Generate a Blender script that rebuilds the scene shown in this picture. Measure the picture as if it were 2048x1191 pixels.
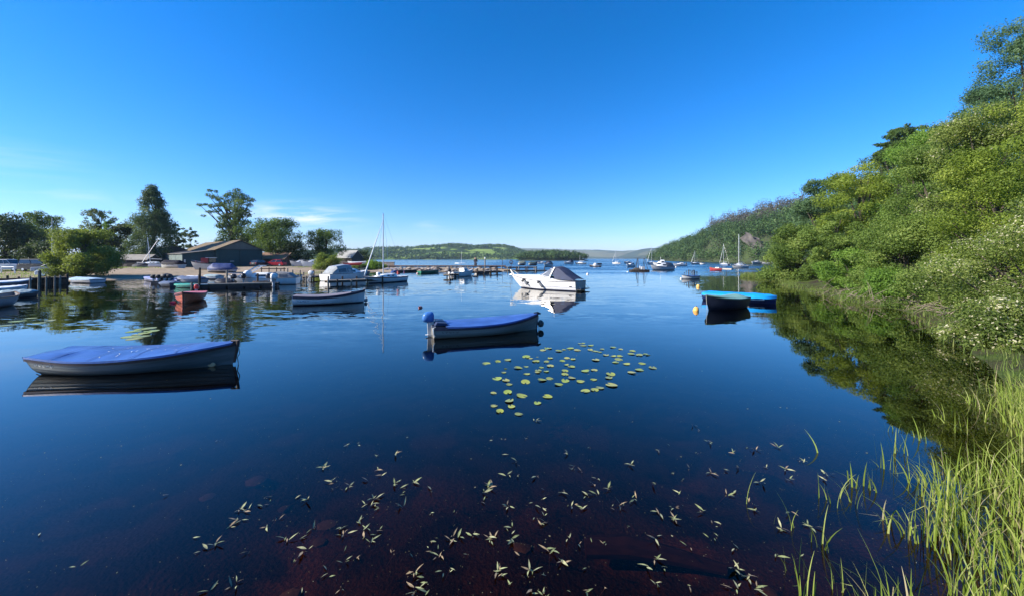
import bpy, bmesh, math, random
import numpy as np
from mathutils import Vector, Matrix

for _o in list(bpy.data.objects):
    bpy.data.objects.remove(_o, do_unlink=True)
SC = bpy.context.scene
COL = SC.collection
random.seed(7)
RNG = np.random.default_rng(11)

# ------------------------------------------------------------------ camera
F, CX, HY, H = 740.0, 1024.0, 517.0, 2.8      # focal length in photo pixels, centre column, horizon row, eye height
cam_d = bpy.data.cameras.new('camera')
cam_d.sensor_width = 36.0
cam_d.lens = 36.0 * F / 2048.0
cam_d.shift_y = -(595.5 - HY) / 2048.0
cam_d.clip_start = 0.05
cam_d.clip_end = 20000
cam = bpy.data.objects.new('camera', cam_d)
cam.location = (0, 0, H)
cam.rotation_euler = (math.radians(90), 0, 0)
COL.objects.link(cam)
SC.camera = cam

# ------------------------------------------------------------------ sky and sun
SUN_EL = math.radians(30.0)
SUN_AZ = math.radians(-105.0)                  # measured from +Y towards +X: the sun stands to the left
SD = Vector((math.sin(SUN_AZ) * math.cos(SUN_EL), math.cos(SUN_AZ) * math.cos(SUN_EL), math.sin(SUN_EL)))
world = bpy.data.worlds.new('World')
SC.world = world
world.use_nodes = True
wn, wl = world.node_tree.nodes, world.node_tree.links
wn.clear()
wout = wn.new('ShaderNodeOutputWorld')
wbg = wn.new('ShaderNodeBackground')
wbg.inputs['Strength'].default_value = 0.083
sky = wn.new('ShaderNodeTexSky')
sky.sky_type = 'NISHITA'
sky.sun_disc = False
sky.sun_elevation = SUN_EL
sky.sun_rotation = SUN_AZ
sky.altitude = 0
sky.air_density = 1.0
sky.dust_density = 0.25
sky.ozone_density = 4.5
hs = wn.new('ShaderNodeHueSaturation')
hs.inputs['Saturation'].default_value = 1.22
wl.new(sky.outputs[0], hs.inputs['Color'])
# the phone's vivid rendering of a clear sky, the same over the whole dome: less red, more blue
sps = wn.new('ShaderNodeSeparateColor'); wl.new(hs.outputs[0], sps.inputs[0])
def wm0(op, a, b, c=0.0):
    n = wn.new('ShaderNodeMath'); n.operation = op
    for i, x in enumerate((a, b, c)):
        if isinstance(x, (int, float)): n.inputs[i].default_value = x
        else: wl.new(x, n.inputs[i])
    return n.outputs[0]
spc = wn.new('ShaderNodeCombineColor')
wl.new(wm0('MAXIMUM', wm0('MULTIPLY_ADD', sps.outputs[2], -0.10, sps.outputs[0]), 0.0), spc.inputs[0])
wl.new(sps.outputs[1], spc.inputs[1])
wl.new(wm0('MULTIPLY', sps.outputs[2], 1.42), spc.inputs[2])
# thin cirrus wisps low over the far shore
tc = wn.new('ShaderNodeTexCoord')
def wmath(op, a, b=None, clamp=False):
    n = wn.new('ShaderNodeMath'); n.operation = op; n.use_clamp = clamp
    for i, x in enumerate((a, b)):
        if x is None: continue
        if isinstance(x, (int, float)): n.inputs[i].default_value = x
        else: wl.new(x, n.inputs[i])
    return n.outputs[0]
sep = wn.new('ShaderNodeSeparateXYZ'); wl.new(tc.outputs['Generated'], sep.inputs[0])
azim = wmath('ARCTAN2', sep.outputs[0], sep.outputs[1])
elev = wmath('ARCSINE', sep.outputs[2])
cmb = wn.new('ShaderNodeCombineXYZ')
tilt = wmath('ADD', elev, wmath('MULTIPLY', azim, -0.06))
wl.new(wmath('MULTIPLY', azim, 9.0), cmb.inputs[0]); wl.new(wmath('MULTIPLY', tilt, 70.0), cmb.inputs[1])
cn = wn.new('ShaderNodeTexNoise'); cn.inputs['Scale'].default_value = 1.0; cn.inputs['Detail'].default_value = 6
cn.inputs['Distortion'].default_value = 0.7
wl.new(cmb.outputs[0], cn.inputs['Vector'])
wisp = wmath('MULTIPLY', wmath('SUBTRACT', cn.outputs['Fac'], 0.38), 3.2, True)
total = None
for (az, el, sa, se, amt) in ((-0.520, 0.100, 0.105, 0.022, 0.95), (-0.22, 0.088, 0.035, 0.008, 0.30), (-0.20, 0.068, 0.05, 0.007, 0.22),
                              (-0.70, 0.095, 0.05, 0.010, 0.22), (-0.86, 0.11, 0.10, 0.010, 0.22), (-0.95, 0.155, 0.10, 0.03, 0.14), (0.9, 0.2, .2, .02, .0)):
    dx = wmath('DIVIDE', wmath('SUBTRACT', azim, az), sa)
    dy = wmath('DIVIDE', wmath('SUBTRACT', elev, el), se)
    r2 = wmath('ADD', wmath('MULTIPLY', dx, dx), wmath('MULTIPLY', dy, dy))
    g = wmath('MULTIPLY', wmath('POWER', 2.718, wmath('MULTIPLY', r2, -1.0)), amt)
    total = g if total is None else wmath('ADD', total, g)
cfac = wmath('MULTIPLY', total, wisp, True)
cmix = wn.new('ShaderNodeMixRGB')
cmix.inputs['Color2'].default_value = (7.2, 7.4, 7.6, 1)
wl.new(cfac, cmix.inputs['Fac']); wl.new(spc.outputs[0], cmix.inputs['Color1'])
wl.new(cmix.outputs[0], wbg.inputs['Color'])
wl.new(wbg.outputs[0], wout.inputs['Surface'])

sun_d = bpy.data.lights.new('sun', 'SUN')
sun_d.energy = 5.0
sun_d.angle = math.radians(0.53)
sun_d.color = (1.0, 0.93, 0.82)
sun = bpy.data.objects.new('sun', sun_d)
sun.rotation_euler = SD.to_track_quat('Z', 'Y').to_euler()
sun.location = (-60, 5, 60)
COL.objects.link(sun)

SC.view_settings.view_transform = 'Standard'
SC.view_settings.look = 'None'
SC.view_settings.gamma = 1.0
SC.view_settings.use_curve_mapping = False
SC.view_settings.exposure = 1.0
SC.cycles.max_bounces = 8
SC.cycles.transparent_max_bounces = 12
SC.cycles.volume_bounces = 0
SC.cycles.caustics_reflective = False
SC.cycles.caustics_refractive = False
SC.cycles.use_denoising = True

# ------------------------------------------------------------------ helpers
def GP(px, py, z=0.0):
    """point of the horizontal plane z seen at a photo pixel"""
    Y = F * (H - z) / (py - HY)
    return Vector(((px - CX) * Y / F, Y, z))
def AT(px, py, Y):
    return Vector(((px - CX) * Y / F, Y, H - (py - HY) * Y / F))
def XA(px, Y):
    return (px - CX) * Y / F
def lerp(a, b, t): return a + (b - a) * t
def sstep(a, b, x):
    t = min(1.0, max(0.0, (x - a) / (b - a))); return t * t * (3 - 2 * t)

MATS = {}
def nodes_of(name):
    m = bpy.data.materials.new(name); m.use_nodes = True
    return m, m.node_tree.nodes, m.node_tree.links, m.node_tree.nodes['Principled BSDF']
def M(name, col, rough=0.55, metal=0.0, var=0.18, vscale=4.0, bump=0.0, bscale=30.0, spec=0.3, stretch=None, coat=0.0):
    if name in MATS: return MATS[name]
    m, n, l, b = nodes_of(name)
    t = n.new('ShaderNodeTexCoord')
    src = t.outputs['Object']
    if stretch:
        mp = n.new('ShaderNodeMapping'); mp.inputs['Scale'].default_value = stretch
        l.new(src, mp.inputs[0]); src = mp.outputs[0]
    nz = n.new('ShaderNodeTexNoise'); nz.inputs['Scale'].default_value = vscale; nz.inputs['Detail'].default_value = 5
    l.new(src, nz.inputs['Vector'])
    r = n.new('ShaderNodeValToRGB')
    r.color_ramp.elements[0].position = 0.3; r.color_ramp.elements[1].position = 0.7
    r.color_ramp.elements[0].color = tuple(c * (1 - var) for c in col) + (1,)
    r.color_ramp.elements[1].color = tuple(min(0.95, c * (1 + var)) for c in col) + (1,)
    l.new(nz.outputs['Fac'], r.inputs[0]); l.new(r.outputs[0], b.inputs['Base Color'])
    b.inputs['Roughness'].default_value = rough
    b.inputs['Metallic'].default_value = metal
    b.inputs['Specular IOR Level'].default_value = spec
    b.inputs['Coat Weight'].default_value = coat
    if bump > 0:
        nb = n.new('ShaderNodeTexNoise'); nb.inputs['Scale'].default_value = bscale; nb.inputs['Detail'].default_value = 4
        l.new(src, nb.inputs['Vector'])
        bp = n.new('ShaderNodeBump'); bp.inputs['Strength'].default_value = bump; bp.inputs['Distance'].default_value = 0.02
        l.new(nb.outputs['Fac'], bp.inputs['Height']); l.new(bp.outputs[0], b.inputs['Normal'])
    MATS[name] = m
    return m
def MH(name, top, low, zs, rough=0.35, band=None, bw=0.05, grime=0.35):
    """hull paint: topsides colour above the boot line, bottom paint below, weed-stained just over the water"""
    if name in MATS: return MATS[name]
    m, n, l, b = nodes_of(name)
    t = n.new('ShaderNodeTexCoord'); s = n.new('ShaderNodeSeparateXYZ'); l.new(t.outputs['Object'], s.inputs[0])
    nz = n.new('ShaderNodeTexNoise'); nz.inputs['Scale'].default_value = 5; nz.inputs['Detail'].default_value = 6
    mp = n.new('ShaderNodeMapping'); mp.inputs['Scale'].default_value = (1, 1, 0.35); l.new(t.outputs['Object'], mp.inputs[0]); l.new(mp.outputs[0], nz.inputs['Vector'])
    mixv = n.new('ShaderNodeMixRGB'); mixv.inputs[1].default_value = tuple(c * 0.8 for c in top) + (1,); mixv.inputs[2].default_value = tuple(min(.9, c * 1.1) for c in top) + (1,)
    l.new(nz.outputs['Fac'], mixv.inputs[0])
    cur = mixv.outputs[0]
    def step(z0, wob, col, soft, amt=1.0):
        nonlocal cur
        a = n.new('ShaderNodeMath'); a.operation = 'MULTIPLY_ADD'; a.inputs[1].default_value = wob; l.new(nz.outputs['Fac'], a.inputs[0]); l.new(s.outputs[2], a.inputs[2])
        mr = n.new('ShaderNodeMapRange'); mr.inputs[1].default_value = z0 - soft; mr.inputs[2].default_value = z0 + soft
        mr.inputs[3].default_value = amt; mr.inputs[4].default_value = 0
        l.new(a.outputs[0], mr.inputs[0])
        mx = n.new('ShaderNodeMixRGB'); mx.inputs[2].default_value = tuple(col) + (1,)
        l.new(mr.outputs[0], mx.inputs[0]); l.new(cur, mx.inputs[1]); cur = mx.outputs[0]
    if grime > 0: step(zs + 0.12, 0.2, tuple(c * 0.45 + 0.02 for c in top), 0.16, grime)
    if band: step(zs + bw, 0.0, band, 0.006)
    step(zs, 0.0, low, 0.006)
    l.new(cur, b.inputs['Base Color'])
    b.inputs['Roughness'].default_value = rough
    MATS[name] = m
    return m
def LEAF(name, dark, mid, light, transl=0.35, rough=0.5, flower=None):
    if name in MATS: return MATS[name]
    m, n, l, b = nodes_of(name)
    a = n.new('ShaderNodeAttribute'); a.attribute_name = 'tint'
    r = n.new('ShaderNodeValToRGB')
    e = r.color_ramp.elements
    e[0].position = 0.0; e[0].color = tuple(dark) + (1,)
    e[1].position = 0.5; e[1].color = tuple(mid) + (1,)
    x = e.new(0.93); x.color = tuple(light) + (1,)
    if flower:
        x = e.new(0.955); x.color = tuple(flower) + (1,)
    l.new(a.outputs['Fac'], r.inputs[0])
    l.new(r.outputs[0], b.inputs['Base Color'])
    b.inputs['Roughness'].default_value = rough
    b.inputs['Specular IOR Level'].default_value = 0.14
    tr = n.new('ShaderNodeBsdfTranslucent')
    hue = n.new('ShaderNodeMixRGB'); hue.blend_type = 'MULTIPLY'; hue.inputs[0].default_value = 1; hue.inputs[2].default_value = (1.25, 1.2, 0.55, 1)
    l.new(r.outputs[0], hue.inputs[1]); l.new(hue.outputs[0], tr.inputs['Color'])
    mx = n.new('ShaderNodeMixShader'); mx.inputs[0].default_value = transl
    l.new(b.outputs[0], mx.inputs[1]); l.new(tr.outputs[0], mx.inputs[2])
    l.new(mx.outputs[0], n['Material Output'].inputs['Surface'])
    MATS[name] = m
    return m
def GLASS(name='dark_window_glass', col=(0.02, 0.025, 0.03)):
    return M(name, col, rough=0.08, var=0.1, spec=0.8)

def put(o, parent=None, label=None, cat=None, group=None, kind=None):
    COL.objects.link(o)
    if parent is not None: o.parent = parent
    if label: o['label'] = label
    if cat: o['category'] = cat
    if group: o['group'] = group
    if kind: o['kind'] = kind
    return o
def root(name, label, cat, loc=(0, 0, 0), rz=0.0, group=None):
    o = bpy.data.objects.new(name, None)
    o.empty_display_size = 0.3
    o.location = loc; o.rotation_euler = (0, 0, rz)
    return put(o, None, label, cat, group)

class MB:
    def __init__(s): s.v = []; s.f = []
    def add(s, vs, fs):
        k = len(s.v); s.v += [tuple(p) for p in vs]; s.f += [tuple(i + k for i in q) for q in fs]; return s
    def box(s, c, d, rz=0.0, ry=0.0, rx=0.0):
        m = Matrix.Translation(c) @ Matrix.Rotation(rz, 4, 'Z') @ Matrix.Rotation(ry, 4, 'Y') @ Matrix.Rotation(rx, 4, 'X')
        x, y, z = d[0] / 2, d[1] / 2, d[2] / 2
        vs = [m @ Vector(p) for p in ((-x, -y, -z), (x, -y, -z), (x, y, -z), (-x, y, -z), (-x, -y, z), (x, -y, z), (x, y, z), (-x, y, z))]
        return s.add(vs, [(0, 3, 2, 1), (4, 5, 6, 7), (0, 1, 5, 4), (1, 2, 6, 5), (2, 3, 7, 6), (3, 0, 4, 7)])
    def loft(s, rings, closed=True, cap=True):
        n = len(rings[0]); k = len(s.v)
        for r in rings: s.v += [tuple(p) for p in r]
        m = n if closed else n - 1
        for i in range(len(rings) - 1):
            for j in range(m):
                a = k + i * n + j; b = k + i * n + (j + 1) % n
                s.f.append((a, b, b + n, a + n))
        if cap and closed:
            s.f.append(tuple(range(k + n - 1, k - 1, -1)))
            e = k + (len(rings) - 1) * n
            s.f.append(tuple(range(e, e + n)))
        return s
    def tube(s, pts, r, n=6, cap=True):
        pts = [Vector(p) for p in pts]
        if not hasattr(r, '__len__'): r = [r] * len(pts)
        rings = []
        for i, p in enumerate(pts):
            d = (pts[min(i + 1, len(pts) - 1)] - pts[max(i - 1, 0)])
            d = d.normalized() if d.length > 1e-9 else Vector((0, 0, 1))
            u = d.cross(Vector((0, 0, 1)) if abs(d.z) < 0.95 else Vector((1, 0, 0))).normalized()
            w = d.cross(u)
            rings.append([p + (u * math.cos(2 * math.pi * j / n) + w * math.sin(2 * math.pi * j / n)) * r[i] for j in range(n)])
        return s.loft(rings, True, cap)
    def lathe(s, prof, c=(0, 0, 0), n=14, axis='Z', sx=1.0, sy=1.0):
        rings = []
        for r, h in prof:
            ring = []
            for j in range(n):
                a = 2 * math.pi * j / n
                p = (r * math.cos(a) * sx, r * math.sin(a) * sy, h)
                if axis == 'X': p = (p[2], p[0], p[1])
                if axis == 'Y': p = (p[0], p[2], p[1])
                ring.append((p[0] + c[0], p[1] + c[1], p[2] + c[2]))
            rings.append(ring)
        return s.loft(rings, True, True)
    def prism(s, poly, axis, a, b):
        """extrude a 2-D outline along an axis; poly gives the two other coordinates in order"""
        def mk(p, t):
            return {'X': (t, p[0], p[1]), 'Y': (p[0], t, p[1]), 'Z': (p[0], p[1], t)}[axis]
        return s.loft([[mk(p, a) for p in poly], [mk(p, b) for p in poly]], True, True)
    def build(s, name, mat, parent=None, smooth=True, angle=35, bevel=0.0, **kw):
        me = bpy.data.meshes.new(name)
        bm = bmesh.new()
        vs = [bm.verts.new(p) for p in s.v]
        for q in s.f:
            if len(set(q)) >= 3:
                try: bm.faces.new([vs[i] for i in q])
                except ValueError: pass
        bmesh.ops.remove_doubles(bm, verts=bm.verts, dist=1e-5)
        bmesh.ops.recalc_face_normals(bm, faces=bm.faces)
        if bevel > 0:
            es = [e for e in bm.edges if len(e.link_faces) == 2 and e.calc_face_angle(0) > 0.6]
            bmesh.ops.bevel(bm, geom=es, offset=bevel, segments=2, affect='EDGES', clamp_overlap=True)
        bm.to_mesh(me); bm.free()
        if smooth:
            me.polygons.foreach_set('use_smooth', [True] * len(me.polygons))
            me.set_sharp_from_angle(angle=math.radians(angle))
        me.materials.append(mat)
        o = bpy.data.objects.new(name, me)
        return put(o, parent, **kw)

def quads_mesh(name, V, tint, mat, nv=4):
    """V: (N, nv, 3) leaf faces, tint: (N,) value per leaf"""
    N = V.shape[0]
    me = bpy.data.meshes.new(name)
    me.vertices.add(N * nv); me.loops.add(N * nv); me.polygons.add(N)
    me.vertices.foreach_set('co', V.astype(np.float32).ravel())
    me.loops.foreach_set('vertex_index', np.arange(N * nv, dtype=np.int32))
    me.polygons.foreach_set('loop_start', np.arange(0, N * nv, nv, dtype=np.int32))
    me.polygons.foreach_set('loop_total', np.full(N, nv, dtype=np.int32))
    at = me.attributes.new('tint', 'FLOAT', 'FACE')
    at.data.foreach_set('value', np.clip(tint, 0, 1).astype(np.float32))
    me.update(calc_edges=True)
    me.materials.append(mat)
    return me
def grid_mesh(name, xs, ys, zf, mat, smooth=True):
    X, Y = np.meshgrid(xs, ys)
    Z = zf(X, Y)
    nx, ny = len(xs), len(ys)
    co = np.stack([X, Y, Z], -1).reshape(-1, 3)
    i = np.arange((ny - 1) * (nx - 1)); r = i // (nx - 1); c = i % (nx - 1)
    a = r * nx + c
    fc = np.stack([a, a + 1, a + 1 + nx, a + nx], -1)
    me = bpy.data.meshes.new(name)
    me.vertices.add(len(co)); me.loops.add(fc.size); me.polygons.add(len(fc))
    me.vertices.foreach_set('co', co.astype(np.float32).ravel())
    me.loops.foreach_set('vertex_index', fc.astype(np.int32).ravel())
    me.polygons.foreach_set('loop_start', np.arange(0, fc.size, 4, dtype=np.int32))
    me.polygons.foreach_set('loop_total', np.full(len(fc), 4, dtype=np.int32))
    me.polygons.foreach_set('use_smooth', np.full(len(fc), smooth))
    me.update(calc_edges=True)
    me.materials.append(mat)
    return bpy.data.objects.new(name, me)
def vnoise(X, Y, s, seed=0):
    """smooth value noise on arrays"""
    X = np.asarray(X) / s; Y = np.asarray(Y) / s
    xi = np.floor(X).astype(np.int64); yi = np.floor(Y).astype(np.int64)
    fx = X - xi; fy = Y - yi
    fx = fx * fx * (3 - 2 * fx); fy = fy * fy * (3 - 2 * fy)
    def h(a, b):
        n = (a * 374761393 + b * 668265263 + seed * 974711) & 0x7fffffff
        n = ((n ^ (n >> 13)) * 1274126177) & 0x7fffffff
        return ((n ^ (n >> 16)) & 0xffff) / 65535.0
    return (h(xi, yi) * (1 - fx) + h(xi + 1, yi) * fx) * (1 - fy) + (h(xi, yi + 1) * (1 - fx) + h(xi + 1, yi + 1) * fx) * fy
def sdist(X, Y, poly):
    """distance to a polygon's edge, positive inside"""
    X = np.asarray(X, float); Y = np.asarray(Y, float)
    d = np.full(X.shape, 1e9); ins = np.zeros(X.shape, bool)
    n = len(poly)
    for i in range(n):
        ax, ay = poly[i]; bx, by = poly[(i + 1) % n]
        ex, ey = bx - ax, by - ay
        t = np.clip(((X - ax) * ex + (Y - ay) * ey) / (ex * ex + ey * ey + 1e-12), 0, 1)
        d = np.minimum(d, np.hypot(X - ax - t * ex, Y - ay - t * ey))
        cond = ((ay > Y) != (by > Y)) & (X < (bx - ax) * (Y - ay) / (by - ay + 1e-12) + ax)
        ins ^= cond
    return np.where(ins, d, -d)

# ================================================================== THE SETTING
# ---- water
def water_material():
    m = bpy.data.materials.new('loch_water'); m.use_nodes = True
    n, l = m.node_tree.nodes, m.node_tree.links
    n.clear()
    out = n.new('ShaderNodeOutputMaterial')
    geo = n.new('ShaderNodeNewGeometry')
    s = n.new('ShaderNodeSeparateXYZ'); l.new(geo.outputs['Position'], s.inputs[0])
    def mth(op, a, b=None, c=None):
        q = n.new('ShaderNodeMath'); q.operation = op
        for i, x in enumerate((a, b, c)):
            if x is None: continue
            if isinstance(x, (int, float)): q.inputs[i].default_value = x
            else: l.new(x, q.inputs[i])
        return q.outputs[0]
    def noise(scale, detail, sx=1.0, sy=1.0, rough=0.5, dist=0.0):
        mp = n.new('ShaderNodeMapping'); mp.inputs['Scale'].default_value = (sx, sy, 1); mp.inputs['Rotation'].default_value = (0, 0, 0.25)
        l.new(geo.outputs['Position'], mp.inputs[0])
        q = n.new('ShaderNodeTexNoise'); q.inputs['Scale'].default_value = scale; q.inputs['Detail'].default_value = detail
        q.inputs['Roughness'].default_value = rough; q.inputs['Distortion'].default_value = dist
        l.new(mp.outputs[0], q.inputs['Vector']); return q.outputs['Fac']
    # wind: calm in the lee of the shore, ruffled out on the open loch, in patches
    def mrange(x, a, b, c, d, smooth=True):
        q = n.new('ShaderNodeMapRange'); q.interpolation_type = 'SMOOTHSTEP' if smooth else 'LINEAR'
        for i, v in enumerate((a, b, c, d)): q.inputs[i + 1].default_value = v
        l.new(x, q.inputs[0]); return q.outputs[0]
    far = mrange(s.outputs[1], 26, 130, 0.0, 1.0)
    patch = mrange(noise(0.035, 3, 0.5, 1.6), 0.42, 0.62, 0.45, 1.0)
    east = mrange(s.outputs[0], -22, 4, 0.45, 1.0)
    amp_far = mth('MULTIPLY', mth('MULTIPLY', far, patch), east)
    near_patch = mrange(noise(0.13, 3, 0.5, 1.7), 0.4, 0.62, 0.22, 1.0)
    # slopes of the ripples, taken straight from noise so that they keep their size with distance
    def slopes(scale, detail, sx, sy):
        mp = n.new('ShaderNodeMapping'); mp.inputs['Scale'].default_value = (sx, sy, 1); mp.inputs['Rotation'].default_value = (0, 0, 0.25)
        l.new(geo.outputs['Position'], mp.inputs[0])
        q = n.new('ShaderNodeTexNoise'); q.inputs['Scale'].default_value = scale; q.inputs['Detail'].default_value = detail
        l.new(mp.outputs[0], q.inputs['Vector'])
        c = n.new('ShaderNodeSeparateColor'); l.new(q.outputs['Color'], c.inputs[0])
        return mth('SUBTRACT', c.outputs[0], 0.5), mth('SUBTRACT', c.outputs[1], 0.5)
    ax, ay = slopes(0.9, 3, 0.55, 1.5)
    fx_, fy_ = slopes(3.2, 3, 0.7, 1.4)
    lee = mrange(s.outputs[0], -6, 16, 1.0, 0.30)                     # the right shore lies in the lee
    amp_near = mth('MULTIPLY', mth('MULTIPLY', mrange(s.outputs[1], 9, 20, 0.02, 1.0), lee), near_patch)
    amp_a = mth('MULTIPLY_ADD', amp_far, 0.8, mth('MULTIPLY_ADD', amp_near, 0.15, 0.0015))
    amp_b = mth('MULTIPLY_ADD', amp_far, 0.6, mth('MULTIPLY_ADD', amp_near, 0.14, 0.0012))
    # wavelets out on the loch lean one way with the breeze
    lean_a = mth('MULTIPLY', mth('ABSOLUTE', ay), mth('MULTIPLY', amp_far, -1.45))
    lean_b = mth('MULTIPLY', mth('ABSOLUTE', fy_), mth('MULTIPLY', amp_far, -1.25))
    cx_ = n.new('ShaderNodeCombineXYZ')
    l.new(mth('ADD', mth('MULTIPLY', ax, mth('MULTIPLY', amp_a, 0.5)), mth('MULTIPLY', fx_, mth('MULTIPLY', amp_b, 0.5))), cx_.inputs[0])
    near_y = mth('ADD', mth('MULTIPLY', ay, mth('SUBTRACT', amp_a, mth('MULTIPLY', amp_far, 0.7))), mth('MULTIPLY', fy_, mth('SUBTRACT', amp_b, mth('MULTIPLY', amp_far, 0.5))))
    l.new(mth('ADD', near_y, mth('ADD', lean_a, lean_b)), cx_.inputs[1])
    cx_.inputs[2].default_value = 1.0
    bp = n.new('ShaderNodeVectorMath'); bp.operation = 'NORMALIZE'; l.new(cx_.outputs[0], bp.inputs[0])
    # Fresnel reflectance, the same from either side of the surface so that sunlight reaches the bed
    dt = n.new('ShaderNodeVectorMath'); dt.operation = 'DOT_PRODUCT'; l.new(geo.outputs['Incoming'], dt.inputs[0]); l.new(bp.outputs[0], dt.inputs[1])
    inv = mth('SUBTRACT', 1.0, mth('MINIMUM', mth('ABSOLUTE', dt.outputs['Value']), 1.0))
    frv = mth('MULTIPLY_ADD', mth('POWER', inv, 3.9), 0.99, 0.006)
    gl = n.new('ShaderNodeBsdfGlossy'); gl.inputs['Roughness'].default_value = 0.015
    gl.inputs['Color'].default_value = (0.98, 0.95, 0.90, 1)
    l.new(bp.outputs[0], gl.inputs['Normal'])
    tr = n.new('ShaderNodeBsdfTransparent')
    # peat-stained water: what passes through falls off as the bed drops away from the near shore
    dep = mrange(s.outputs[1], 2.8, 11.0, 0.0, 1.0, False)
    tcol = n.new('ShaderNodeMixRGB'); tcol.inputs[1].default_value = (0.245, 0.15, 0.105, 1); tcol.inputs[2].default_value = (0.030, 0.018, 0.016, 1)
    l.new(dep, tcol.inputs[0]); l.new(tcol.outputs[0], tr.inputs['Color'])
    mx = n.new('ShaderNodeMixShader')
    l.new(frv, mx.inputs[0]); l.new(tr.outputs[0], mx.inputs[1]); l.new(gl.outputs[0], mx.inputs[2])
    l.new(mx.outputs[0], out.inputs['Surface'])
    return m
wm = water_material()
w = MB().add([(-7000, -400, 0), (7000, -400, 0), (7000, 7600, 0), (-7000, 7600, 0)], [(0, 1, 2, 3)]).build('water', wm, smooth=False, kind='structure')
w['label'] = 'still dark peaty loch water reflecting the blue sky'

# ---- shores (plan outlines in metres)
YARD = [(-200, 43), (-75, 43), (-60, 46), (-53.0, 46.5), (-52.5, 49), (-50.7, 51.5), (-45, 55.5), (-39, 57), (-35, 60.5), (-30, 68), (-27.5, 77),
        (-18, 79), (-8, 80.5), (1, 82), (2.5, 84), (-6, 86), (-20, 88), (-30, 92), (-41, 112), (-62, 190), (-120, 330), (-600, 340), (-600, 43)]
BANK = [(33.4, 53.0), (36.2, 50.5), (35.0, 46), (28.5, 38.5), (25.5, 30), (22.5, 24), (22.2, 21), (19.8, 16.8), (15.2, 11.8), (11.6, 8.0), (9.6, 5.2), (8.4, 3.0), (6.5, -2),
        (5, -30), (90, -30), (160, 40), (170, 140), (118, 130), (75, 85), (45, 60), (36, 57.5)]
def yard_z(X, Y):
    d = sdist(X, Y, YARD)
    n = vnoise(X, Y, 6, 3) - 0.5; n2 = vnoise(X, Y, 1.7, 5) - 0.5
    spit = np.clip((np.asarray(X) + 30) / 6, 0, 1)
    top = np.minimum(0.95, 0.10 + 0.05 * np.maximum(d, 0)) * (1 - spit) + np.minimum(0.75, 0.02 + 0.30 * np.maximum(d, 0)) * spit
    return np.where(d > 0, top + n * 0.12 * np.clip(d / 3, 0, 1) + n2 * (0.04 + 0.16 * spit), 0.10 + np.maximum(d, -9) * 0.16 + n2 * 0.05)
def bank_z(X, Y):
    d = sdist(X, Y, BANK)
    n = vnoise(X, Y, 4, 9) - 0.5; n2 = vnoise(X, Y, 1.1, 15) - 0.5
    return np.where(d > 0, 0.12 + np.minimum(9.0, 0.33 * np.maximum(d - 1.5, 0)) + n * 0.5 * np.clip(d / 3, 0, 1) + n2 * 0.12, 0.12 + np.maximum(d, -6) * 0.22 + n2 * 0.05)
def zyard(x, y): return float(yard_z(np.array([x]), np.array([y]))[0])
def zbank(x, y): return float(bank_z(np.array([x]), np.array([y]))[0])

def ground_mat(name, c1, c2, c3, sc, t2=0.52, t3=0.62):
    m, n, l, b = nodes_of(name)
    t = n.new('ShaderNodeTexCoord')
    def nz(s, d=6):
        q = n.new('ShaderNodeTexNoise'); q.inputs['Scale'].default_value = s; q.inputs['Detail'].default_value = d
        l.new(t.outputs['Object'], q.inputs['Vector']); return q
    a, f, p = nz(sc), nz(sc * 14), nz(sc * 0.45)
    def mix(fac, c, d):
        q = n.new('ShaderNodeMixRGB'); l.new(fac, q.inputs[0])
        for i, x in ((1, c), (2, d)):
            if isinstance(x, tuple): q.inputs[i].default_value = x + (1,)
            else: l.new(x, q.inputs[i])
        return q.outputs[0]
    def ramp(x, lo, hi):
        q = n.new('ShaderNodeMapRange'); q.inputs[1].default_value = lo; q.inputs[2].default_value = hi; l.new(x.outputs['Fac'], q.inputs[0]); return q.outputs[0]
    c = mix(ramp(f, 0.3, 0.7), tuple(x * 0.75 for x in c1), tuple(x * 1.2 for x in c1))
    c = mix(ramp(a, t2 - .05, t2 + .05), c, mix(ramp(f, .3, .7), tuple(x * 0.7 for x in c2), tuple(x * 1.3 for x in c2)))
    c = mix(ramp(p, t3 - .03, t3 + .03), c, mix(ramp(f, .3, .7), tuple(x * 0.6 for x in c3), tuple(x * 1.4 for x in c3)))
    l.new(c, b.inputs['Base Color'])
    b.inputs['Roughness'].default_value = 0.95; b.inputs['Specular IOR Level'].default_value = 0.1
    bp = n.new('ShaderNodeBump'); bp.inputs['Distance'].default_value = 0.06; bp.inputs['Strength'].default_value = 0.7
    l.new(f.outputs['Fac'], bp.inputs['Height']); l.new(bp.outputs[0], b.inputs['Normal'])
    return m
yard_m = ground_mat('yard_gravel', (0.33, 0.255, 0.18), (0.27, 0.215, 0.15), (0.13, 0.15, 0.045), 0.12, 0.5, 0.60)
bank_m = ground_mat('bank_soil', (0.05, 0.05, 0.022), (0.06, 0.085, 0.02), (0.04, 0.032, 0.02), 0.8)
yo = put(grid_mesh('yard_ground', np.concatenate([np.arange(-600, -130, 10.0), np.arange(-130, 12, 1.0)]), np.concatenate([np.arange(34, 120, 0.75), np.arange(120, 345, 5.0)]), yard_z, yard_m), kind='structure')
yo['label'] = 'gravel boatyard ground with grass patches sloping to the water'
bo = put(grid_mesh('wooded_bank', np.concatenate([np.arange(2, 48, 0.5), np.arange(48, 175, 4.0)]), np.concatenate([np.arange(-30, 0, 3.0), np.arange(0, 62, 0.5), np.arange(62, 150, 4.0)]), bank_z, bank_m), kind='structure')
bo['label'] = 'sloping earth bank under the trees on the right'

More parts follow.
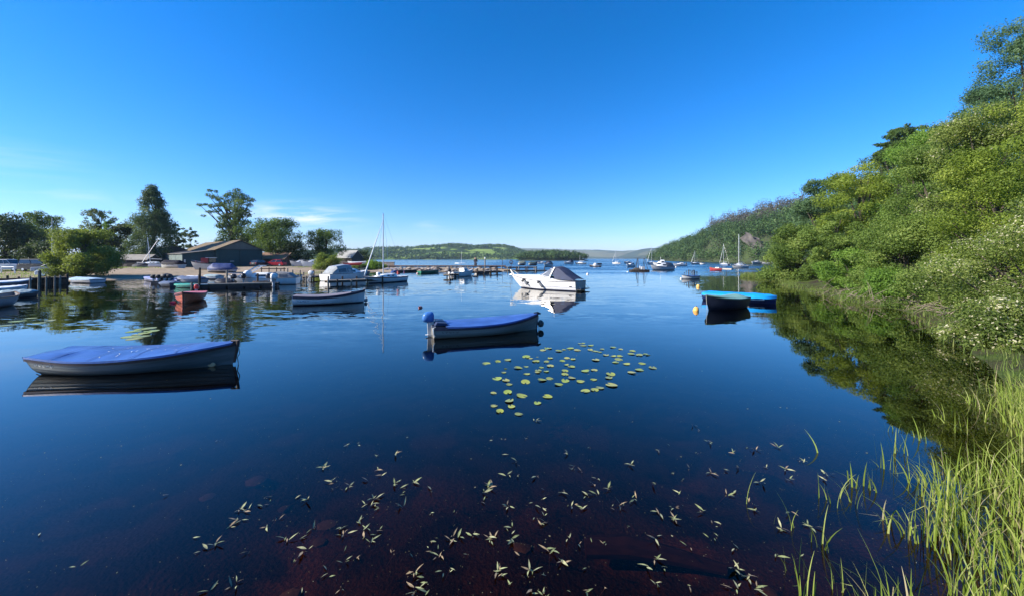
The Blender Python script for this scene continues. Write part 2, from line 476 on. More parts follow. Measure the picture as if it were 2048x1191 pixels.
# ---- lake bed
bed_m = ground_mat('peaty_bed', (0.15, 0.085, 0.045), (0.07, 0.045, 0.025), (0.24, 0.12, 0.055), 1.7, 0.50, 0.58)
def bed_z(X, Y):
    base = -0.42 - 0.05 * np.clip(Y - 3.5, 0, 22) - 0.02 * np.clip(-X - 2, 0, 20)
    return base + 0.30 * (vnoise(X, Y, 1.3, 21) - 0.5) + 0.12 * (vnoise(X, Y, 0.45, 22) - 0.5)
lb = put(grid_mesh('lake_bed', np.arange(-26, 27, 0.28), np.arange(-3, 30, 0.28), bed_z, bed_m), kind='structure')
lb['label'] = 'brown peaty lake bed faintly visible through the water'
MB().add([(-7000, -400, -2.6), (7000, -400, -2.6), (7000, 7600, -2.6), (-7000, 7600, -2.6)], [(0, 1, 2, 3)]).build('deep_lake_bed', M('deep_silt', (0.05, 0.03, 0.02), 1.0), smooth=False, kind='structure')

# ---- hills
def hill_mat(name, wood, field, rock, fscale, ft, zfield=1e9):
    m, n, l, b = nodes_of(name)
    geo = n.new('ShaderNodeNewGeometry')
    mp = n.new('ShaderNodeMapping'); mp.inputs['Scale'].default_value = (1, 1.0, 2.5); l.new(geo.outputs['Position'], mp.inputs[0])
    vo = n.new('ShaderNodeTexVoronoi'); vo.inputs['Scale'].default_value = fscale; vo.inputs['Randomness'].default_value = 1
    l.new(mp.outputs[0], vo.inputs['Vector'])
    nz = n.new('ShaderNodeTexNoise'); nz.inputs['Scale'].default_value = fscale * 0.45; nz.inputs['Detail'].default_value = 3; l.new(mp.outputs[0], nz.inputs['Vector'])
    fz = n.new('ShaderNodeTexNoise'); fz.inputs['Scale'].default_value = fscale * 7; fz.inputs['Detail'].default_value = 6; l.new(geo.outputs['Position'], fz.inputs['Vector'])
    sp = n.new('ShaderNodeSeparateColor'); l.new(vo.outputs['Color'], sp.inputs[0])
    ad = n.new('ShaderNodeMath'); ad.operation = 'MULTIPLY_ADD'; ad.inputs[1].default_value = 0.45; l.new(sp.outputs[0], ad.inputs[0]); l.new(nz.outputs['Fac'], ad.inputs[2])
    mr = n.new('ShaderNodeMapRange'); mr.inputs[1].default_value = ft; mr.inputs[2].default_value = ft + 0.02; l.new(ad.outputs[0], mr.inputs[0])
    w1 = n.new('ShaderNodeMixRGB'); w1.inputs[1].default_value = tuple(c * 0.5 for c in wood) + (1,); w1.inputs[2].default_value = tuple(c * 1.5 for c in wood) + (1,); l.new(fz.outputs['Fac'], w1.inputs[0])
    f1 = n.new('ShaderNodeMixRGB'); f1.inputs[1].default_value = tuple(field) + (1,); f1.inputs[2].default_value = tuple(rock) + (1,); l.new(sp.outputs[1], f1.inputs[0])
    mx = n.new('ShaderNodeMixRGB'); l.new(mr.outputs[0], mx.inputs[0]); l.new(w1.outputs[0], mx.inputs[1]); l.new(f1.outputs[0], mx.inputs[2])
    l.new(mx.outputs[0], b.inputs['Base Color']); b.inputs['Roughness'].default_value = 1; b.inputs['Specular IOR Level'].default_value = 0
    return m
def skyline(pts, x):
    xs = [p[0] for p in pts]; ys = [p[1] for p in pts]
    return np.interp(x, xs, ys)
def far_hill(name, label, Y0, Y1, pxr, sky_pts, mat, rough, step, seed, base=0.0):
    """a ridge whose crest runs at distance Y1 and whose foot stands in the water at Y0"""
    xs = np.arange((pxr[0] - CX) * Y1 / F, (pxr[1] - CX) * Y1 / F, step)
    ys = np.concatenate([np.linspace(Y0, Y1, 26), np.linspace(Y1 * 1.03, Y1 * 1.25, 6)])
    def zf(X, Y):
        px = CX + X * F / Y1
        crest = (HY - skyline(sky_pts, px)) * Y1 / F + H
        t = (Y - Y0) / (Y1 - Y0)
        prof = np.where(t < 1, 1 - (1 - np.clip(t, 0, 1)) ** 1.7, 1 - (t - 1) * 2.0)
        n = (vnoise(X, Y, rough * 6, seed) - 0.5) * 1.6 + (vnoise(X, Y, rough * 2, seed + 1) - 0.5) + (vnoise(X, Y, rough * .8, seed + 2) - 0.5) * 0.7
        edge = np.clip((crest - 2) / 14.0, 0, 1)
        return np.maximum(crest, -4) * prof + n * rough * 0.16 * edge * np.clip(t * 5, 0.1, 1) - 1.5 + 1.5 * np.clip(t * 40, 0, 1)
    o = put(grid_mesh(name, xs, ys, zf, mat), kind='structure'); o['label'] = label
    return zf
hm1 = hill_mat('near_farmland', (0.034, 0.060, 0.024), (0.15, 0.235, 0.05), (0.23, 0.28, 0.085), 0.011, 0.66)
hm2 = hill_mat('far_moor', (0.05, 0.075, 0.045), (0.12, 0.15, 0.08), (0.14, 0.13, 0.09), 0.0035, 0.70)
hm3 = hill_mat('blue_hill', (0.035, 0.055, 0.040), (0.09, 0.10, 0.06), (0.13, 0.12, 0.09), 0.006, 0.82)
z_farm = far_hill('farmland_hill', 'low wooded hill with pale green fields across the loch', 900, 1500, (420, 1120),
    [(420, 508), (600, 506), (700, 504), (735, 502), (790, 501), (830, 499), (870, 496), (900, 495), (925, 493), (960, 496), (985, 494), (1005, 495), (1030, 501), (1050, 509), (1085, 517), (1110, 523)], hm1, 30, 7, 31)
far_hill('moorland_ridge', 'distant pale moorland ridge beyond the island', 3000, 4600, (940, 1420),
    [(940, 512), (1000, 506), (1040, 499), (1085, 498), (1120, 500), (1180, 501), (1240, 503), (1270, 501), (1330, 499), (1420, 498)], hm2, 80, 34, 41)
far_hill('blue_hill', 'hazy blue wooded hill at the far end of the loch', 2300, 3100, (1180, 1460),
    [(1180, 519), (1235, 514), (1255, 505), (1280, 498), (1296, 495), (1315, 498), (1330, 500), (1360, 499), (1460, 500)], hm3, 60, 24, 51)

# the steep wooded hill on the right
HSH = [(205, 560), (188, 470), (172, 380), (158, 290), (150, 240), (140, 195), (118, 150), (150, 60), (700, 60), (700, 640), (300, 640)]
def crag_z(X, Y):
    d = sdist(X, Y, HSH)
    cap = np.interp(Y, [60, 200, 300, 350, 430, 520, 600], [26, 29, 34, 47, 36, 20, 12])
    slp = np.interp(Y, [280, 430], [1.8, 1.0])
    h = np.where(d > 0, cap * (1 - np.exp(-np.maximum(d - 2, 0) * slp / cap)), np.maximum(d, -6) * 0.4)
    return h + np.where(d > 2, (vnoise(X, Y, 22, 61) - 0.5) * 6 * np.clip(d / 15, 0, 1), 0)
rockm = ground_mat('crag_rock', (0.05, 0.06, 0.03), (0.05, 0.07, 0.025), (0.04, 0.04, 0.03), 0.05)
co = put(grid_mesh('wooded_hill', np.arange(112, 460, 4.0), np.arange(90, 640, 5.0), crag_z, rockm), kind='structure')
co['label'] = 'steep wooded hill falling to the loch'
# low island
ISL = [(GP(1032, 521.2).x, 490), (20, 478), (55, 474), (92, 480), (103, 496), (92, 520), (50, 530), (12, 520)]
def isl_z(X, Y):
    d = sdist(X, Y, ISL); return np.where(d > 0, np.minimum(6.0, 0.25 + d * 0.28), d * 0.2)
io = put(grid_mesh('island', np.arange(-12, 122, 4.0), np.arange(460, 546, 4.0), isl_z, rockm), kind='structure')
io['label'] = 'low wooded island in the loch'

# ---- haze: real air between here and the far hills
hz = MB().box((0, 3600, 68), (14400, 8200, 146))
hm = bpy.data.materials.new('haze_air'); hm.use_nodes = True
hn, hl = hm.node_tree.nodes, hm.node_tree.links
hn.clear()
ho = hn.new('ShaderNodeOutputMaterial'); pv = hn.new('ShaderNodeVolumePrincipled')
pv.inputs['Color'].default_value = (0.62, 0.80, 1.0, 1)
pv.inputs['Density'].default_value = 0.00010
pv.inputs['Anisotropy'].default_value = 0.0
hl.new(pv.outputs[0], ho.inputs['Volume'])
hz.build('haze', hm, smooth=False, kind='stuff', label='thin blue haze over the loch')

# ================================================================== VEGETATION
def leaf_faces(clumps, n, size, rng, outward=0.8, droop=0.0, ctint=0.22, shell=0.55, asp=0.55, flower=0.0, fdir=None):
    """leaf-shaped faces spread through ellipsoid clumps [(x,y,z, rx,ry,rz)]"""
    C = np.asarray(clumps, float)
    vol = (C[:, 3] * C[:, 4] * C[:, 5]) ** (2 / 3.0)
    k = rng.choice(len(C), n, p=vol / vol.sum())
    d = rng.normal(size=(n, 3)); d /= np.linalg.norm(d, axis=1, keepdims=True)
    r = shell + (1 - shell) * rng.random(n) ** 0.6
    r *= 1 + 0.20 * rng.normal(size=n)
    P = C[k, :3] + d * C[k, 3:6] * r[:, None]
    nrm = d * outward + rng.normal(size=(n, 3)) * 0.55 + np.array([0, 0, 0.25])
    nrm /= np.linalg.norm(nrm, axis=1, keepdims=True)
    t = rng.normal(size=(n, 3)); t[:, 2] -= droop
    t -= nrm * (t * nrm).sum(1, keepdims=True); t /= np.linalg.norm(t, axis=1, keepdims=True)
    b = np.cross(nrm, t)
    s = size * rng.uniform(0.6, 1.35, n)
    L = t * s[:, None]; Wd = b * (s * asp)[:, None]
    V = np.stack([P - L * 0.5, P + Wd * 0.5 - L * 0.05, P + L * 0.5, P - Wd * 0.5 - L * 0.05], 1)
    ct = rng.random(len(C))
    tint = 0.46 + (ct[k] - 0.5) * 2 * ctint + rng.normal(size=n) * 0.12
    tint = np.clip(tint, 0.0, 0.93)
    if flower > 0:
        up = d[:, 2] * 0.5 + 0.6
        fl = rng.random(n) < flower * up * (0.4 + 1.2 * (ct[k] > 0.5))
        tint[fl] = 1.0
    return V, tint

def crown_clumps(kind, Hh, R, rng):
    out = []
    if kind == 'bush':            # foliage down to the ground, dome outline
        n = 58
        for i in range(n):
            a = rng.uniform(0, 2 * math.pi); u = rng.uniform(0.02, 1.0)
            z = Hh * (0.08 + 0.86 * u)
            prof = math.sqrt(max(0.03, 1 - abs((u - 0.32) / 0.72) ** 2.4))
            rr = R * prof * rng.uniform(0.55, 0.95) * (1 if rng.random() < 0.75 else 0.4)
            cr = R * rng.uniform(0.15, 0.34)
            out.append((math.cos(a) * rr, math.sin(a) * rr, z, cr, cr, cr * rng.uniform(0.6, 0.9)))
    elif kind == 'round':         # clear trunk below, rounded crown
        n = 85
        for i in range(n):
            a = rng.uniform(0, 2 * math.pi); u = rng.uniform(0, 1.0)
            z = Hh * (0.17 + 0.80 * u)
            prof = math.sqrt(max(0.05, 1 - abs((u - 0.42) / 0.64) ** 2.2))
            rr = R * prof * rng.uniform(0.15, 0.95)
            cr = R * rng.uniform(0.11, 0.25)
            out.append((math.cos(a) * rr, math.sin(a) * rr, z, cr, cr, cr * rng.uniform(0.6, 0.95)))
    elif kind == 'airy':          # thin crown with gaps
        n = 70
        for i in range(n):
            a = rng.uniform(0, 2 * math.pi); u = rng.uniform(0, 1.0)
            z = Hh * (0.30 + 0.68 * u)
            prof = math.sqrt(max(0.05, 1 - abs((u - 0.4) / 0.64) ** 2.0))
            rr = R * prof * rng.uniform(0.3, 0.98)
            cr = R * rng.uniform(0.09, 0.20)
            out.append((math.cos(a) * rr, math.sin(a) * rr, z, cr, cr, cr * rng.uniform(0.6, 1.0)))
    elif kind == 'cone':
        n = 130
        for i in range(n):
            u = rng.uniform(0, 1) ** 1.25
            a = rng.uniform(0, 2 * math.pi)
            z = Hh * (0.06 + 0.92 * u)
            rr = R * (1 - u) ** 0.75 * rng.uniform(0.45, 0.85)
            cr = R * (0.10 + 0.24 * (1 - u)) * rng.uniform(0.7, 1.2)
            out.append((math.cos(a) * rr, math.sin(a) * rr, z, cr, cr, cr * 0.75))
    elif kind == 'column':        # broad column narrowing to a spire
        n = 190
        for i in range(n):
            u = rng.uniform(0, 1)
            a = rng.uniform(0, 2 * math.pi)
            z = Hh * (0.05 + 0.94 * u)
            prof = 1.0 if u < 0.55 else max(0.12, 1 - ((u - 0.55) / 0.45) ** 1.1 * 0.9)
            if 0.68 < u < 0.74: prof *= 0.75
            rr = R * prof * rng.uniform(0.4, 0.85)
            cr = R * rng.uniform(0.20, 0.34) * (0.5 + 0.5 * prof)
            out.append((math.cos(a) * rr, math.sin(a) * rr, z, cr, cr, cr * 0.95))
    return out

def trunk_mesh(mb, Hh, r, clumps, rng, nl=9, top=0.78, lean=0.03):
    tp = [Vector((0, 0, -0.3)), Vector((r * .2, 0, Hh * .12)), Vector((lean * Hh, -lean * .5 * Hh, Hh * .35)), Vector((lean * 1.3 * Hh, lean * Hh, Hh * .58)), Vector((lean * Hh, 0, Hh * top))]
    mb.tube(tp, [r * 1.35, r, r * .8, r * .5, r * .12], 8)
    idx = rng.permutation(len(clumps))[:nl]
    for i in idx:
        c = Vector(clumps[i][:3])
        zb = max(Hh * .10, min(Hh * top * .9, c.z * rng.uniform(0.4, 0.7)))
        k = zb / (Hh * top) * 4
        j = min(3, int(k)); base = tp[j].lerp(tp[j + 1], k - j) if j < 4 else tp[4]
        mid = base.lerp(c, 0.5) + Vector((0, 0, -0.04 * Hh * rng.random()))
        mb.tube([base, mid, c], [r * .42, r * .26, r * .07], 5)

BARK = M('bark', (0.075, 0.06, 0.045), 0.95, var=0.4, vscale=6, bump=0.6, bscale=18, stretch=(1, 1, 0.25))
BARKD = M('bark_dark', (0.04, 0.034, 0.028), 0.95, var=0.4, vscale=6, bump=0.6, bscale=18, stretch=(1, 1, 0.25))
def tree(name, label, cat, X, Y, base, Hh, R, kind, leaf, n, size, seed, group=None, clumps=None, r=None, bark=None, flower=0.0, nl=10, shell=0.55, outward=0.8, squash=(1, 1), droop=0.0):
    rng = np.random.default_rng(seed)
    t = root(name, label, cat, (X, Y, base), 0, group)
    cl = clumps if clumps is not None else crown_clumps(kind, Hh, R, rng)
    if squash != (1, 1): cl = [(c[0] * squash[0], c[1] * squash[1], c[2], c[3], c[4], c[5]) for c in cl]
    mb = MB(); trunk_mesh(mb, Hh, r or max(0.10, Hh * 0.024), cl, rng, nl, 0.8)
    mb.build('trunk', bark or BARK, t)
    V, tint = leaf_faces(cl, n, size, rng, flower=flower, shell=shell, outward=outward, droop=droop, ctint=0.30)
    me = quads_mesh('crown', V, tint, leaf)
    put(bpy.data.objects.new('crown', me), t)
    return t

L_OAK = LEAF('leaf_oak', (0.034, 0.064, 0.02), (0.088, 0.148, 0.038), (0.17, 0.24, 0.066), 0.42)
L_DARK = LEAF('leaf_dark', (0.018, 0.034, 0.016), (0.042, 0.07, 0.028), (0.085, 0.125, 0.045), 0.32)
L_CYP = LEAF('leaf_cypress', (0.04, 0.07, 0.038), (0.098, 0.15, 0.072), (0.18, 0.24, 0.11), 0.34)
L_PALE = LEAF('leaf_pale', (0.055, 0.085, 0.035), (0.10, 0.145, 0.06), (0.17, 0.21, 0.10), 0.40)
L_WILLOW = LEAF('leaf_willow', (0.08, 0.12, 0.028), (0.18, 0.24, 0.055), (0.31, 0.36, 0.1), 0.48)
L_BRIGHT = LEAF('leaf_bright', (0.06, 0.125, 0.022), (0.15, 0.265, 0.042), (0.27, 0.39, 0.08), 0.5)
L_LIME = LEAF('leaf_lime', (0.09, 0.135, 0.02), (0.22, 0.295, 0.042), (0.37, 0.42, 0.09), 0.5)
L_OLIVE = LEAF('leaf_olive', (0.066, 0.112, 0.024), (0.165, 0.245, 0.052), (0.3, 0.37, 0.1), 0.5)
L_BLUE = LEAF('leaf_bluegreen', (0.046, 0.092, 0.045), (0.105, 0.185, 0.085), (0.19, 0.28, 0.13), 0.46)
L_THORN = LEAF('leaf_hawthorn', (0.07, 0.108, 0.024), (0.175, 0.235, 0.055), (0.3, 0.35, 0.1), 0.5, flower=(0.62, 0.58, 0.40))
L_HILL = LEAF('leaf_hill', (0.016, 0.038, 0.012), (0.055, 0.108, 0.032), (0.125, 0.195, 0.06), 0.3)
L_PINE = LEAF('leaf_larch', (0.05, 0.052, 0.046), (0.1, 0.096, 0.082), (0.165, 0.15, 0.12), 0.25)

def tree_px(name, label, cat, px, Y, top, hw, kind, leaf, n, size, seed, zf=zyard, base=None, **kw):
    X = XA(px, Y); b = (zf(X, Y) if base is None else base) - 0.08
    Hh = AT(px, top, Y).z - b
    return tree(name, label, cat, X, Y, b, Hh, hw * Y / F, kind, leaf, int(n * 1.6), size * .88, seed, **kw)

# ---- trees round the boatyard
tree_px('dark_broadleaf_tree', 'dark broadleaf tree at the left edge behind the parked van', 'tree', 8, 84, 428, 62, 'bush', L_DARK, 9000, 0.5, 1, squash=(1, .7))
tree_px('broadleaf_tree', 'mid green tree with thin top behind the pale flagpole', 'tree', 84, 98, 424, 44, 'round', L_OAK, 8000, 0.42, 2)
tree_px('evergreen_shrub', 'low black-green shrub behind the dark van', 'shrub', 92, 80, 482, 48, 'bush', L_DARK, 5000, 0.45, 3, squash=(1, .5))
tree_px('broadleaf_tree', 'olive tree between the dark tree and the flagpole', 'tree', 52, 92, 442, 34, 'bush', L_OAK, 5000, 0.42, 4, squash=(1, .6))
tree_px('round_bush', 'big round willow bush at the water edge by the parked cars', 'bush', 166, 50.5, 458, 58, 'bush', L_WILLOW, 28000, 0.22, 5, r=0.22, squash=(1, .8), nl=16, shell=.35)
tree_px('pale_tree', 'pale airy tree top above the dark narrow conifer', 'tree', 196, 105, 418, 34, 'airy', L_PALE, 4200, 0.40, 6)
tree_px('narrow_conifer', 'dark narrow conifer right behind the round willow bush', 'conifer', 196, 88, 437, 20, 'cone', L_DARK, 6000, 0.36, 7)
tree_px('slim_tree', 'slim bright green tree between two dark trees', 'tree', 219, 96, 442, 17, 'round', L_BRIGHT, 3500, 0.36, 8)
tree_px('dark_tree', 'dark spreading tree behind the small brown shed', 'tree', 246, 92, 443, 30, 'bush', L_DARK, 7000, 0.4, 9)
tree_px('spire_tree', 'tall grey-green spire tree left of the green boathouse', 'tree', 304, 86, 373, 39, 'column', L_CYP, 26000, 0.33, 10, r=0.4)
tree_px('slender_tree', 'slender dark tree beside the spire tree', 'tree', 349, 98, 447, 17, 'airy', L_CYP, 3600, 0.34, 11)
tree_px('birch_tree', 'pale thin birch left of the boathouse roof', 'tree', 377, 108, 454, 17, 'airy', L_PALE, 2800, 0.34, 12, r=0.12)
tree_px('dark_shrub', 'dark shrub under the slender tree behind the boathouse', 'shrub', 340, 94, 488, 26, 'bush', L_DARK, 3000, 0.4, 13, squash=(1, .6))
# the tall open-crowned oak with its bare reaching limb
def oak_clumps():
    P = 112 / F
    def c(px, py, rx, rz, dy=0): return ((px - 463) * P, dy, (505 - py) * P, rx * P, rx * P * .9, rz * P)
    L = [c(474, 381, 8, 5), c(463, 388, 9, 6), c(480, 390, 10, 6), c(452, 392, 6, 5), c(490, 396, 9, 6), c(468, 398, 12, 7, 1), c(502, 400, 8, 5), c(484, 406, 12, 7, -1),
         c(458, 403, 8, 6), c(499, 410, 7, 5), c(419, 381, 5, 3.5), c(432, 383, 4, 3), c(416, 390, 5, 3.5), c(428, 394, 8, 5), c(440, 398, 7, 5), c(399, 410, 6, 3.5), c(410, 409, 5, 3),
         c(424, 412, 8, 4), c(438, 410, 8, 5), c(448, 408, 7, 5), c(420, 424, 8, 3), c(408, 432, 5, 2.5), c(435, 421, 6, 4),
         c(460, 414, 12, 7), c(476, 418, 12, 8), c(490, 422, 10, 7), c(468, 428, 14, 8, 1), c(484, 432, 13, 8, -1), c(452, 432, 9, 6), c(497, 430, 7, 5), c(445, 438, 10, 6),
         c(474, 444, 15, 9), c(492, 446, 11, 7), c(455, 448, 13, 8), c(441, 452, 10, 6), c(466, 458, 16, 9, 1), c(486, 460, 14, 9, -1), c(448, 466, 13, 8), c(472, 472, 18, 10),
         c(452, 480, 17, 9), c(490, 476, 13, 9), c(470, 488, 20, 10), c(440, 486, 12, 8), c(494, 492, 13, 9), c(455, 496, 18, 9)]
    return L
_oc = oak_clumps()
tree('tall_oak', 'tall open-crowned oak with a bare limb reaching left above the boathouse', 'tree', XA(463, 112), 112, AT(463, 505, 112).z, 20, 7, 'oak', L_OAK, 15000, 0.42, 14, clumps=_oc, r=0.62, bark=BARKD, nl=34, shell=0.5)
tree_px('spreading_oak', 'broad dark green oak right of the boathouse', 'tree', 552, 100, 439, 62, 'round', L_OAK, 17000, 0.40, 15, r=0.5, squash=(1, .8))
tree_px('dark_tree', 'dark low tree filling the gap behind the boathouse gable', 'tree', 512, 114, 458, 30, 'bush', L_DARK, 5000, 0.45, 16)
tree_px('dark_shrub', 'shadowy shrub behind the red car', 'shrub', 585, 96, 486, 34, 'bush', L_DARK, 4500, 0.4, 17, squash=(1, .5))
tree_px('open_oak', 'smaller rounded oak nearest the open water of the yard', 'tree', 649, 104, 459, 43, 'round', L_OAK, 9000, 0.36, 18, r=0.4)
tree_px('willow_bush', 'pale yellow-green willow bush by the canopied motorboat', 'bush', 655, 74, 508, 26, 'bush', L_WILLOW, 6000, 0.24, 19, r=0.12)
tree_px('dark_hedge_tree', 'dark low tree by the far grey-roofed house', 'tree', 722, 128, 501, 24, 'bush', L_DARK, 4000, 0.4, 20)
tree_px('low_green_bush', 'low green bush behind the moored yacht bow', 'bush', 748, 82, 522, 22, 'bush', L_BRIGHT, 4000, 0.24, 21, r=0.08, base=0.3)
tree_px('low_green_bush', 'low dark bush between the kayaks and the yacht mast', 'bush', 722, 80, 530, 20, 'bush', L_OAK, 3000, 0.24, 22, r=0.08, base=0.4)

# ---- trees and bushes along the right bank
def rt(name, label, cat, px, Y, top, hw, kind, leaf, n, seed, bot=None, size=None, **kw):
    X = XA(px, Y)
    b = zbank(X, Y) - 0.1
    if bot is not None: b = AT(px, bot, Y).z
    Hh = AT(px, top, Y).z - b
    return tree(name, label, cat, X, Y, b, Hh, hw * Y / F, kind, leaf, int(n * 1.18), (size or 0.0036 * Y + 0.037), seed, **kw)
_r = random.Random(12); SKY_CL = []
_hz = AT(1800, 246, 54).z - (zbank(XA(1800, 54), 54) - .1)
for _i in range(130):
    _u = _r.uniform(-1, 1); _v = _r.random()
    SKY_CL.append((_u * 3.7 * (1 - .55 * _v) + .5, _r.uniform(-1.5, 1.5), _hz - .3 - 4.2 * (1 - _v) - .9 * abs(_u), _r.uniform(.3, .7), _r.uniform(.3, .7), _r.uniform(.16, .36)))
_r = random.Random(21); TOP_CL = []
_R = 104 * 36 / F; _Hh = AT(2048, 40, 36).z - AT(2048, 400, 36).z
for _i in range(120):
    _u = _r.random(); _a = _r.uniform(0, 6.28); _p = math.sqrt(max(.05, 1 - abs((_u - .35) / .68) ** 2.2)); _q = _R * _p * _r.uniform(.1, .95); _c = _R * _r.uniform(.13, .26)
    TOP_CL.append((math.cos(_a) * _q, math.sin(_a) * _q, _Hh * (.04 + .93 * _u), _c, _c, _c * _r.uniform(.8, 1.1)))
rt('willow_shrub', 'rounded olive willow shrub behind the grassy spit', 'shrub', 1592, 45, 448, 58, 'bush', L_OLIVE, 26000, 101, nl=22, bot=566)
rt('bluegreen_tree', 'blue-green tree standing tall behind the olive willow shrub', 'tree', 1642, 55, 350, 52, 'bush', L_BLUE, 26000, 102, nl=14)
rt('leafy_shrub', 'vivid green shrub overhanging the water beside the blue boat', 'shrub', 1706, 31, 500, 62, 'bush', L_BRIGHT, 26000, 103, nl=20, bot=600)
rt('lime_tree', 'lime-yellow tree halfway up the tree line', 'tree', 1716, 47, 318, 64, 'bush', L_LIME, 30000, 104, nl=16)
rt('skyline_tree', 'open dark tree with bare twigs breaking the skyline', 'tree', 1800, 54, 246, 48, 'airy', L_OAK, 15000, 105, nl=60, bark=BARKD, r=0.2, clumps=SKY_CL)
rt('olive_shrub', 'broad olive shrub with dead twigs at its foot', 'shrub', 1806, 27, 430, 84, 'bush', L_OLIVE, 34000, 106, nl=22, bot=608)
rt('ash_tree', 'full mid green tree below the open skyline tree', 'tree', 1838, 42, 262, 76, 'bush', L_BRIGHT, 34000, 107, nl=16)
rt('grey_willow', 'dull grey-olive willow in the middle of the right bank', 'tree', 1872, 32, 280, 80, 'bush', L_OLIVE, 32000, 108, nl=18)
rt('tall_bluegreen_tree', 'tallest blue-green tree in the top right corner', 'tree', 2048, 36, 40, 104, 'bush', L_BLUE, 52000, 109, nl=30, bot=400, shell=.3, bark=BARKD, clumps=TOP_CL)
rt('bluegreen_sapling', 'blue-green tree crown left of the tallest tree', 'tree', 1976, 40, 165, 64, 'bush', L_BLUE, 32000, 110, nl=20, shell=.4)
rt('hawthorn_tree', 'tall hawthorn dotted with cream blossom under the tallest tree', 'tree', 1952, 26, 205, 96, 'bush', L_THORN, 40000, 111, nl=16, flower=0.05)
rt('low_leafy_shrub', 'low bright shrub above the dark root hollow at the water edge', 'shrub', 1768, 24.5, 545, 66, 'bush', L_BRIGHT, 16000, 112, nl=14, bot=612)
rt('leafy_tree', 'green-yellow tree behind the blossoming hawthorn', 'tree', 1990, 20, 275, 105, 'bush', L_LIME, 40000, 113, nl=16)
rt('overhanging_shrub', 'olive shrub overhanging the sedge beside the hawthorn', 'shrub', 1888, 19.5, 520, 80, 'bush', L_OLIVE, 24000, 114, nl=20, bot=645)
rt('blossoming_hawthorn', 'hawthorn thick with cream blossom at the right edge', 'tree', 2068, 14.5, 390, 135, 'bush', L_THORN, 42000, 115, nl=20, flower=0.14, bot=700)
rt('low_hawthorn', 'low hawthorn bough with white blossom drooping to the water', 'bush', 2010, 11.5, 610, 92, 'bush', L_THORN, 30000, 116, nl=26, flower=0.20, bot=745)
rt('edge_tree', 'yellow-green tree cut by the right edge of the view', 'tree', 2130, 22, 95, 120, 'bush', L_LIME, 24000, 117, nl=16)
rt('back_tree', 'plain green tree on the rise between lime tree and skyline tree', 'tree', 1765, 60, 300, 48, 'bush', L_OAK, 16000, 118, nl=10)
rt('back_tree', 'green tree on the rise under the top right corner', 'tree', 1905, 46, 232, 62, 'bush', L_OAK, 20000, 119, nl=12)
rt('bank_thicket', 'green thicket in the gap left of the lime tree', 'bush', 1668, 40, 420, 46, 'bush', L_OLIVE, 18000, 120, nl=10)

# ---- wood on the steep hill, the island and the farmland hill (far-off woods)
def wood(name, label, pts, hs, rs, leaf, per, size, seed, tints=None, cone=None):
    rng = np.random.default_rng(seed)
    cl = []; own = []
    for i, (p, hh, rr) in enumerate(zip(pts, hs, rs)):
        for j in range(2):
            a = rng.uniform(0, 6.28); q = rng.uniform(0.0, .35)
            cl.append((p[0] + math.cos(a) * rr * q, p[1] + math.sin(a) * rr * q, p[2] + hh * rng.uniform(.45, .75), rr * .8, rr * .8, hh * .36)); own.append(i)
    V, t = leaf_faces(cl, per * len(pts), size, rng, ctint=0.34, shell=0.85, outward=2.2, asp=0.8)
    if tints is not None: t = np.clip(t + tints, 0, .93)
    me = quads_mesh(name, V, t, leaf)
    o = put(bpy.data.objects.new(name, me), None, label, None, None, 'stuff')
    return o
rg = np.random.default_rng(77)
def scatter(n, x0, x1, y0, y1, test, minz=0.3):
    out = []
    while len(out) < n:
        X = rg.uniform(x0, x1, n * 3); Y = rg.uniform(y0, y1, n * 3)
        ok = test(X, Y)
        out += list(zip(X[ok], Y[ok]))
    return np.array(out[:n])
pp = scatter(1900, 118, 330, 140, 600, lambda X, Y: (sdist(X, Y, HSH) > -1.0) & (sdist(X, Y, HSH) < 95))
pz = crag_z(pp[:, 0], pp[:, 1])
keep = ~((np.abs(CX + F * pp[:, 0] / pp[:, 1] - 1518) < 9) & (np.abs((HY - F * (pz + 3 - H) / pp[:, 1]) - 490) < 15))
pp, pz = pp[keep], pz[keep]
high = pz > 27 + 8 * (vnoise(pp[:, 0], pp[:, 1], 30, 5) - .5)
low = ~high
p3 = np.column_stack([pp, np.maximum(pz, 0) - 0.5])
wood('hillside_wood', 'green broadleaf wood covering the steep hill', p3[low], rg.uniform(7, 14, low.sum()), rg.uniform(3.6, 7.0, low.sum()), L_HILL, 95, 1.0, 201)
wood('hilltop_larches', 'grey-brown larch wood on the hilltop', p3[high], (6 + 16 * vnoise(pp[high][:, 0], pp[high][:, 1], 9, 66)), rg.uniform(2.4, 4.8, high.sum()), L_PINE, 75, 0.95, 202)
ip = scatter(300, -6, 108, 470, 530, lambda X, Y: sdist(X, Y, ISL) > 0.5)
iz = isl_z(ip[:, 0], ip[:, 1])
wood('island_wood', 'dense green wood covering the island', np.column_stack([ip, iz - .4]), rg.uniform(6, 10, 300), rg.uniform(3.5, 6, 300), L_HILL, 80, 1.3, 203)
# woods of the farmland hill: along its foot, on its crest and in belts between the fields
fx = rg.uniform(-760, 120, 5200); fy = rg.uniform(905, 1520, 5200)
fn = vnoise(fx, fy, 130, 33) + 0.5 * vnoise(fx, fy, 45, 34)
fk = (fn > 0.92) | (fy < 960 + 30 * vnoise(fx, fy, 60, 8)) | (fy > 1420)
fx, fy = fx[fk], fy[fk]; fz = z_farm(fx, fy); ok = fz > 0.5
wood('far_shore_wood', 'belts of woodland on the far farmland hill', np.column_stack([fx[ok], fy[ok], fz[ok] - 1]), rg.uniform(7, 13, ok.sum()), rg.uniform(6, 11, ok.sum()), L_HILL, 18, 4.0, 204)

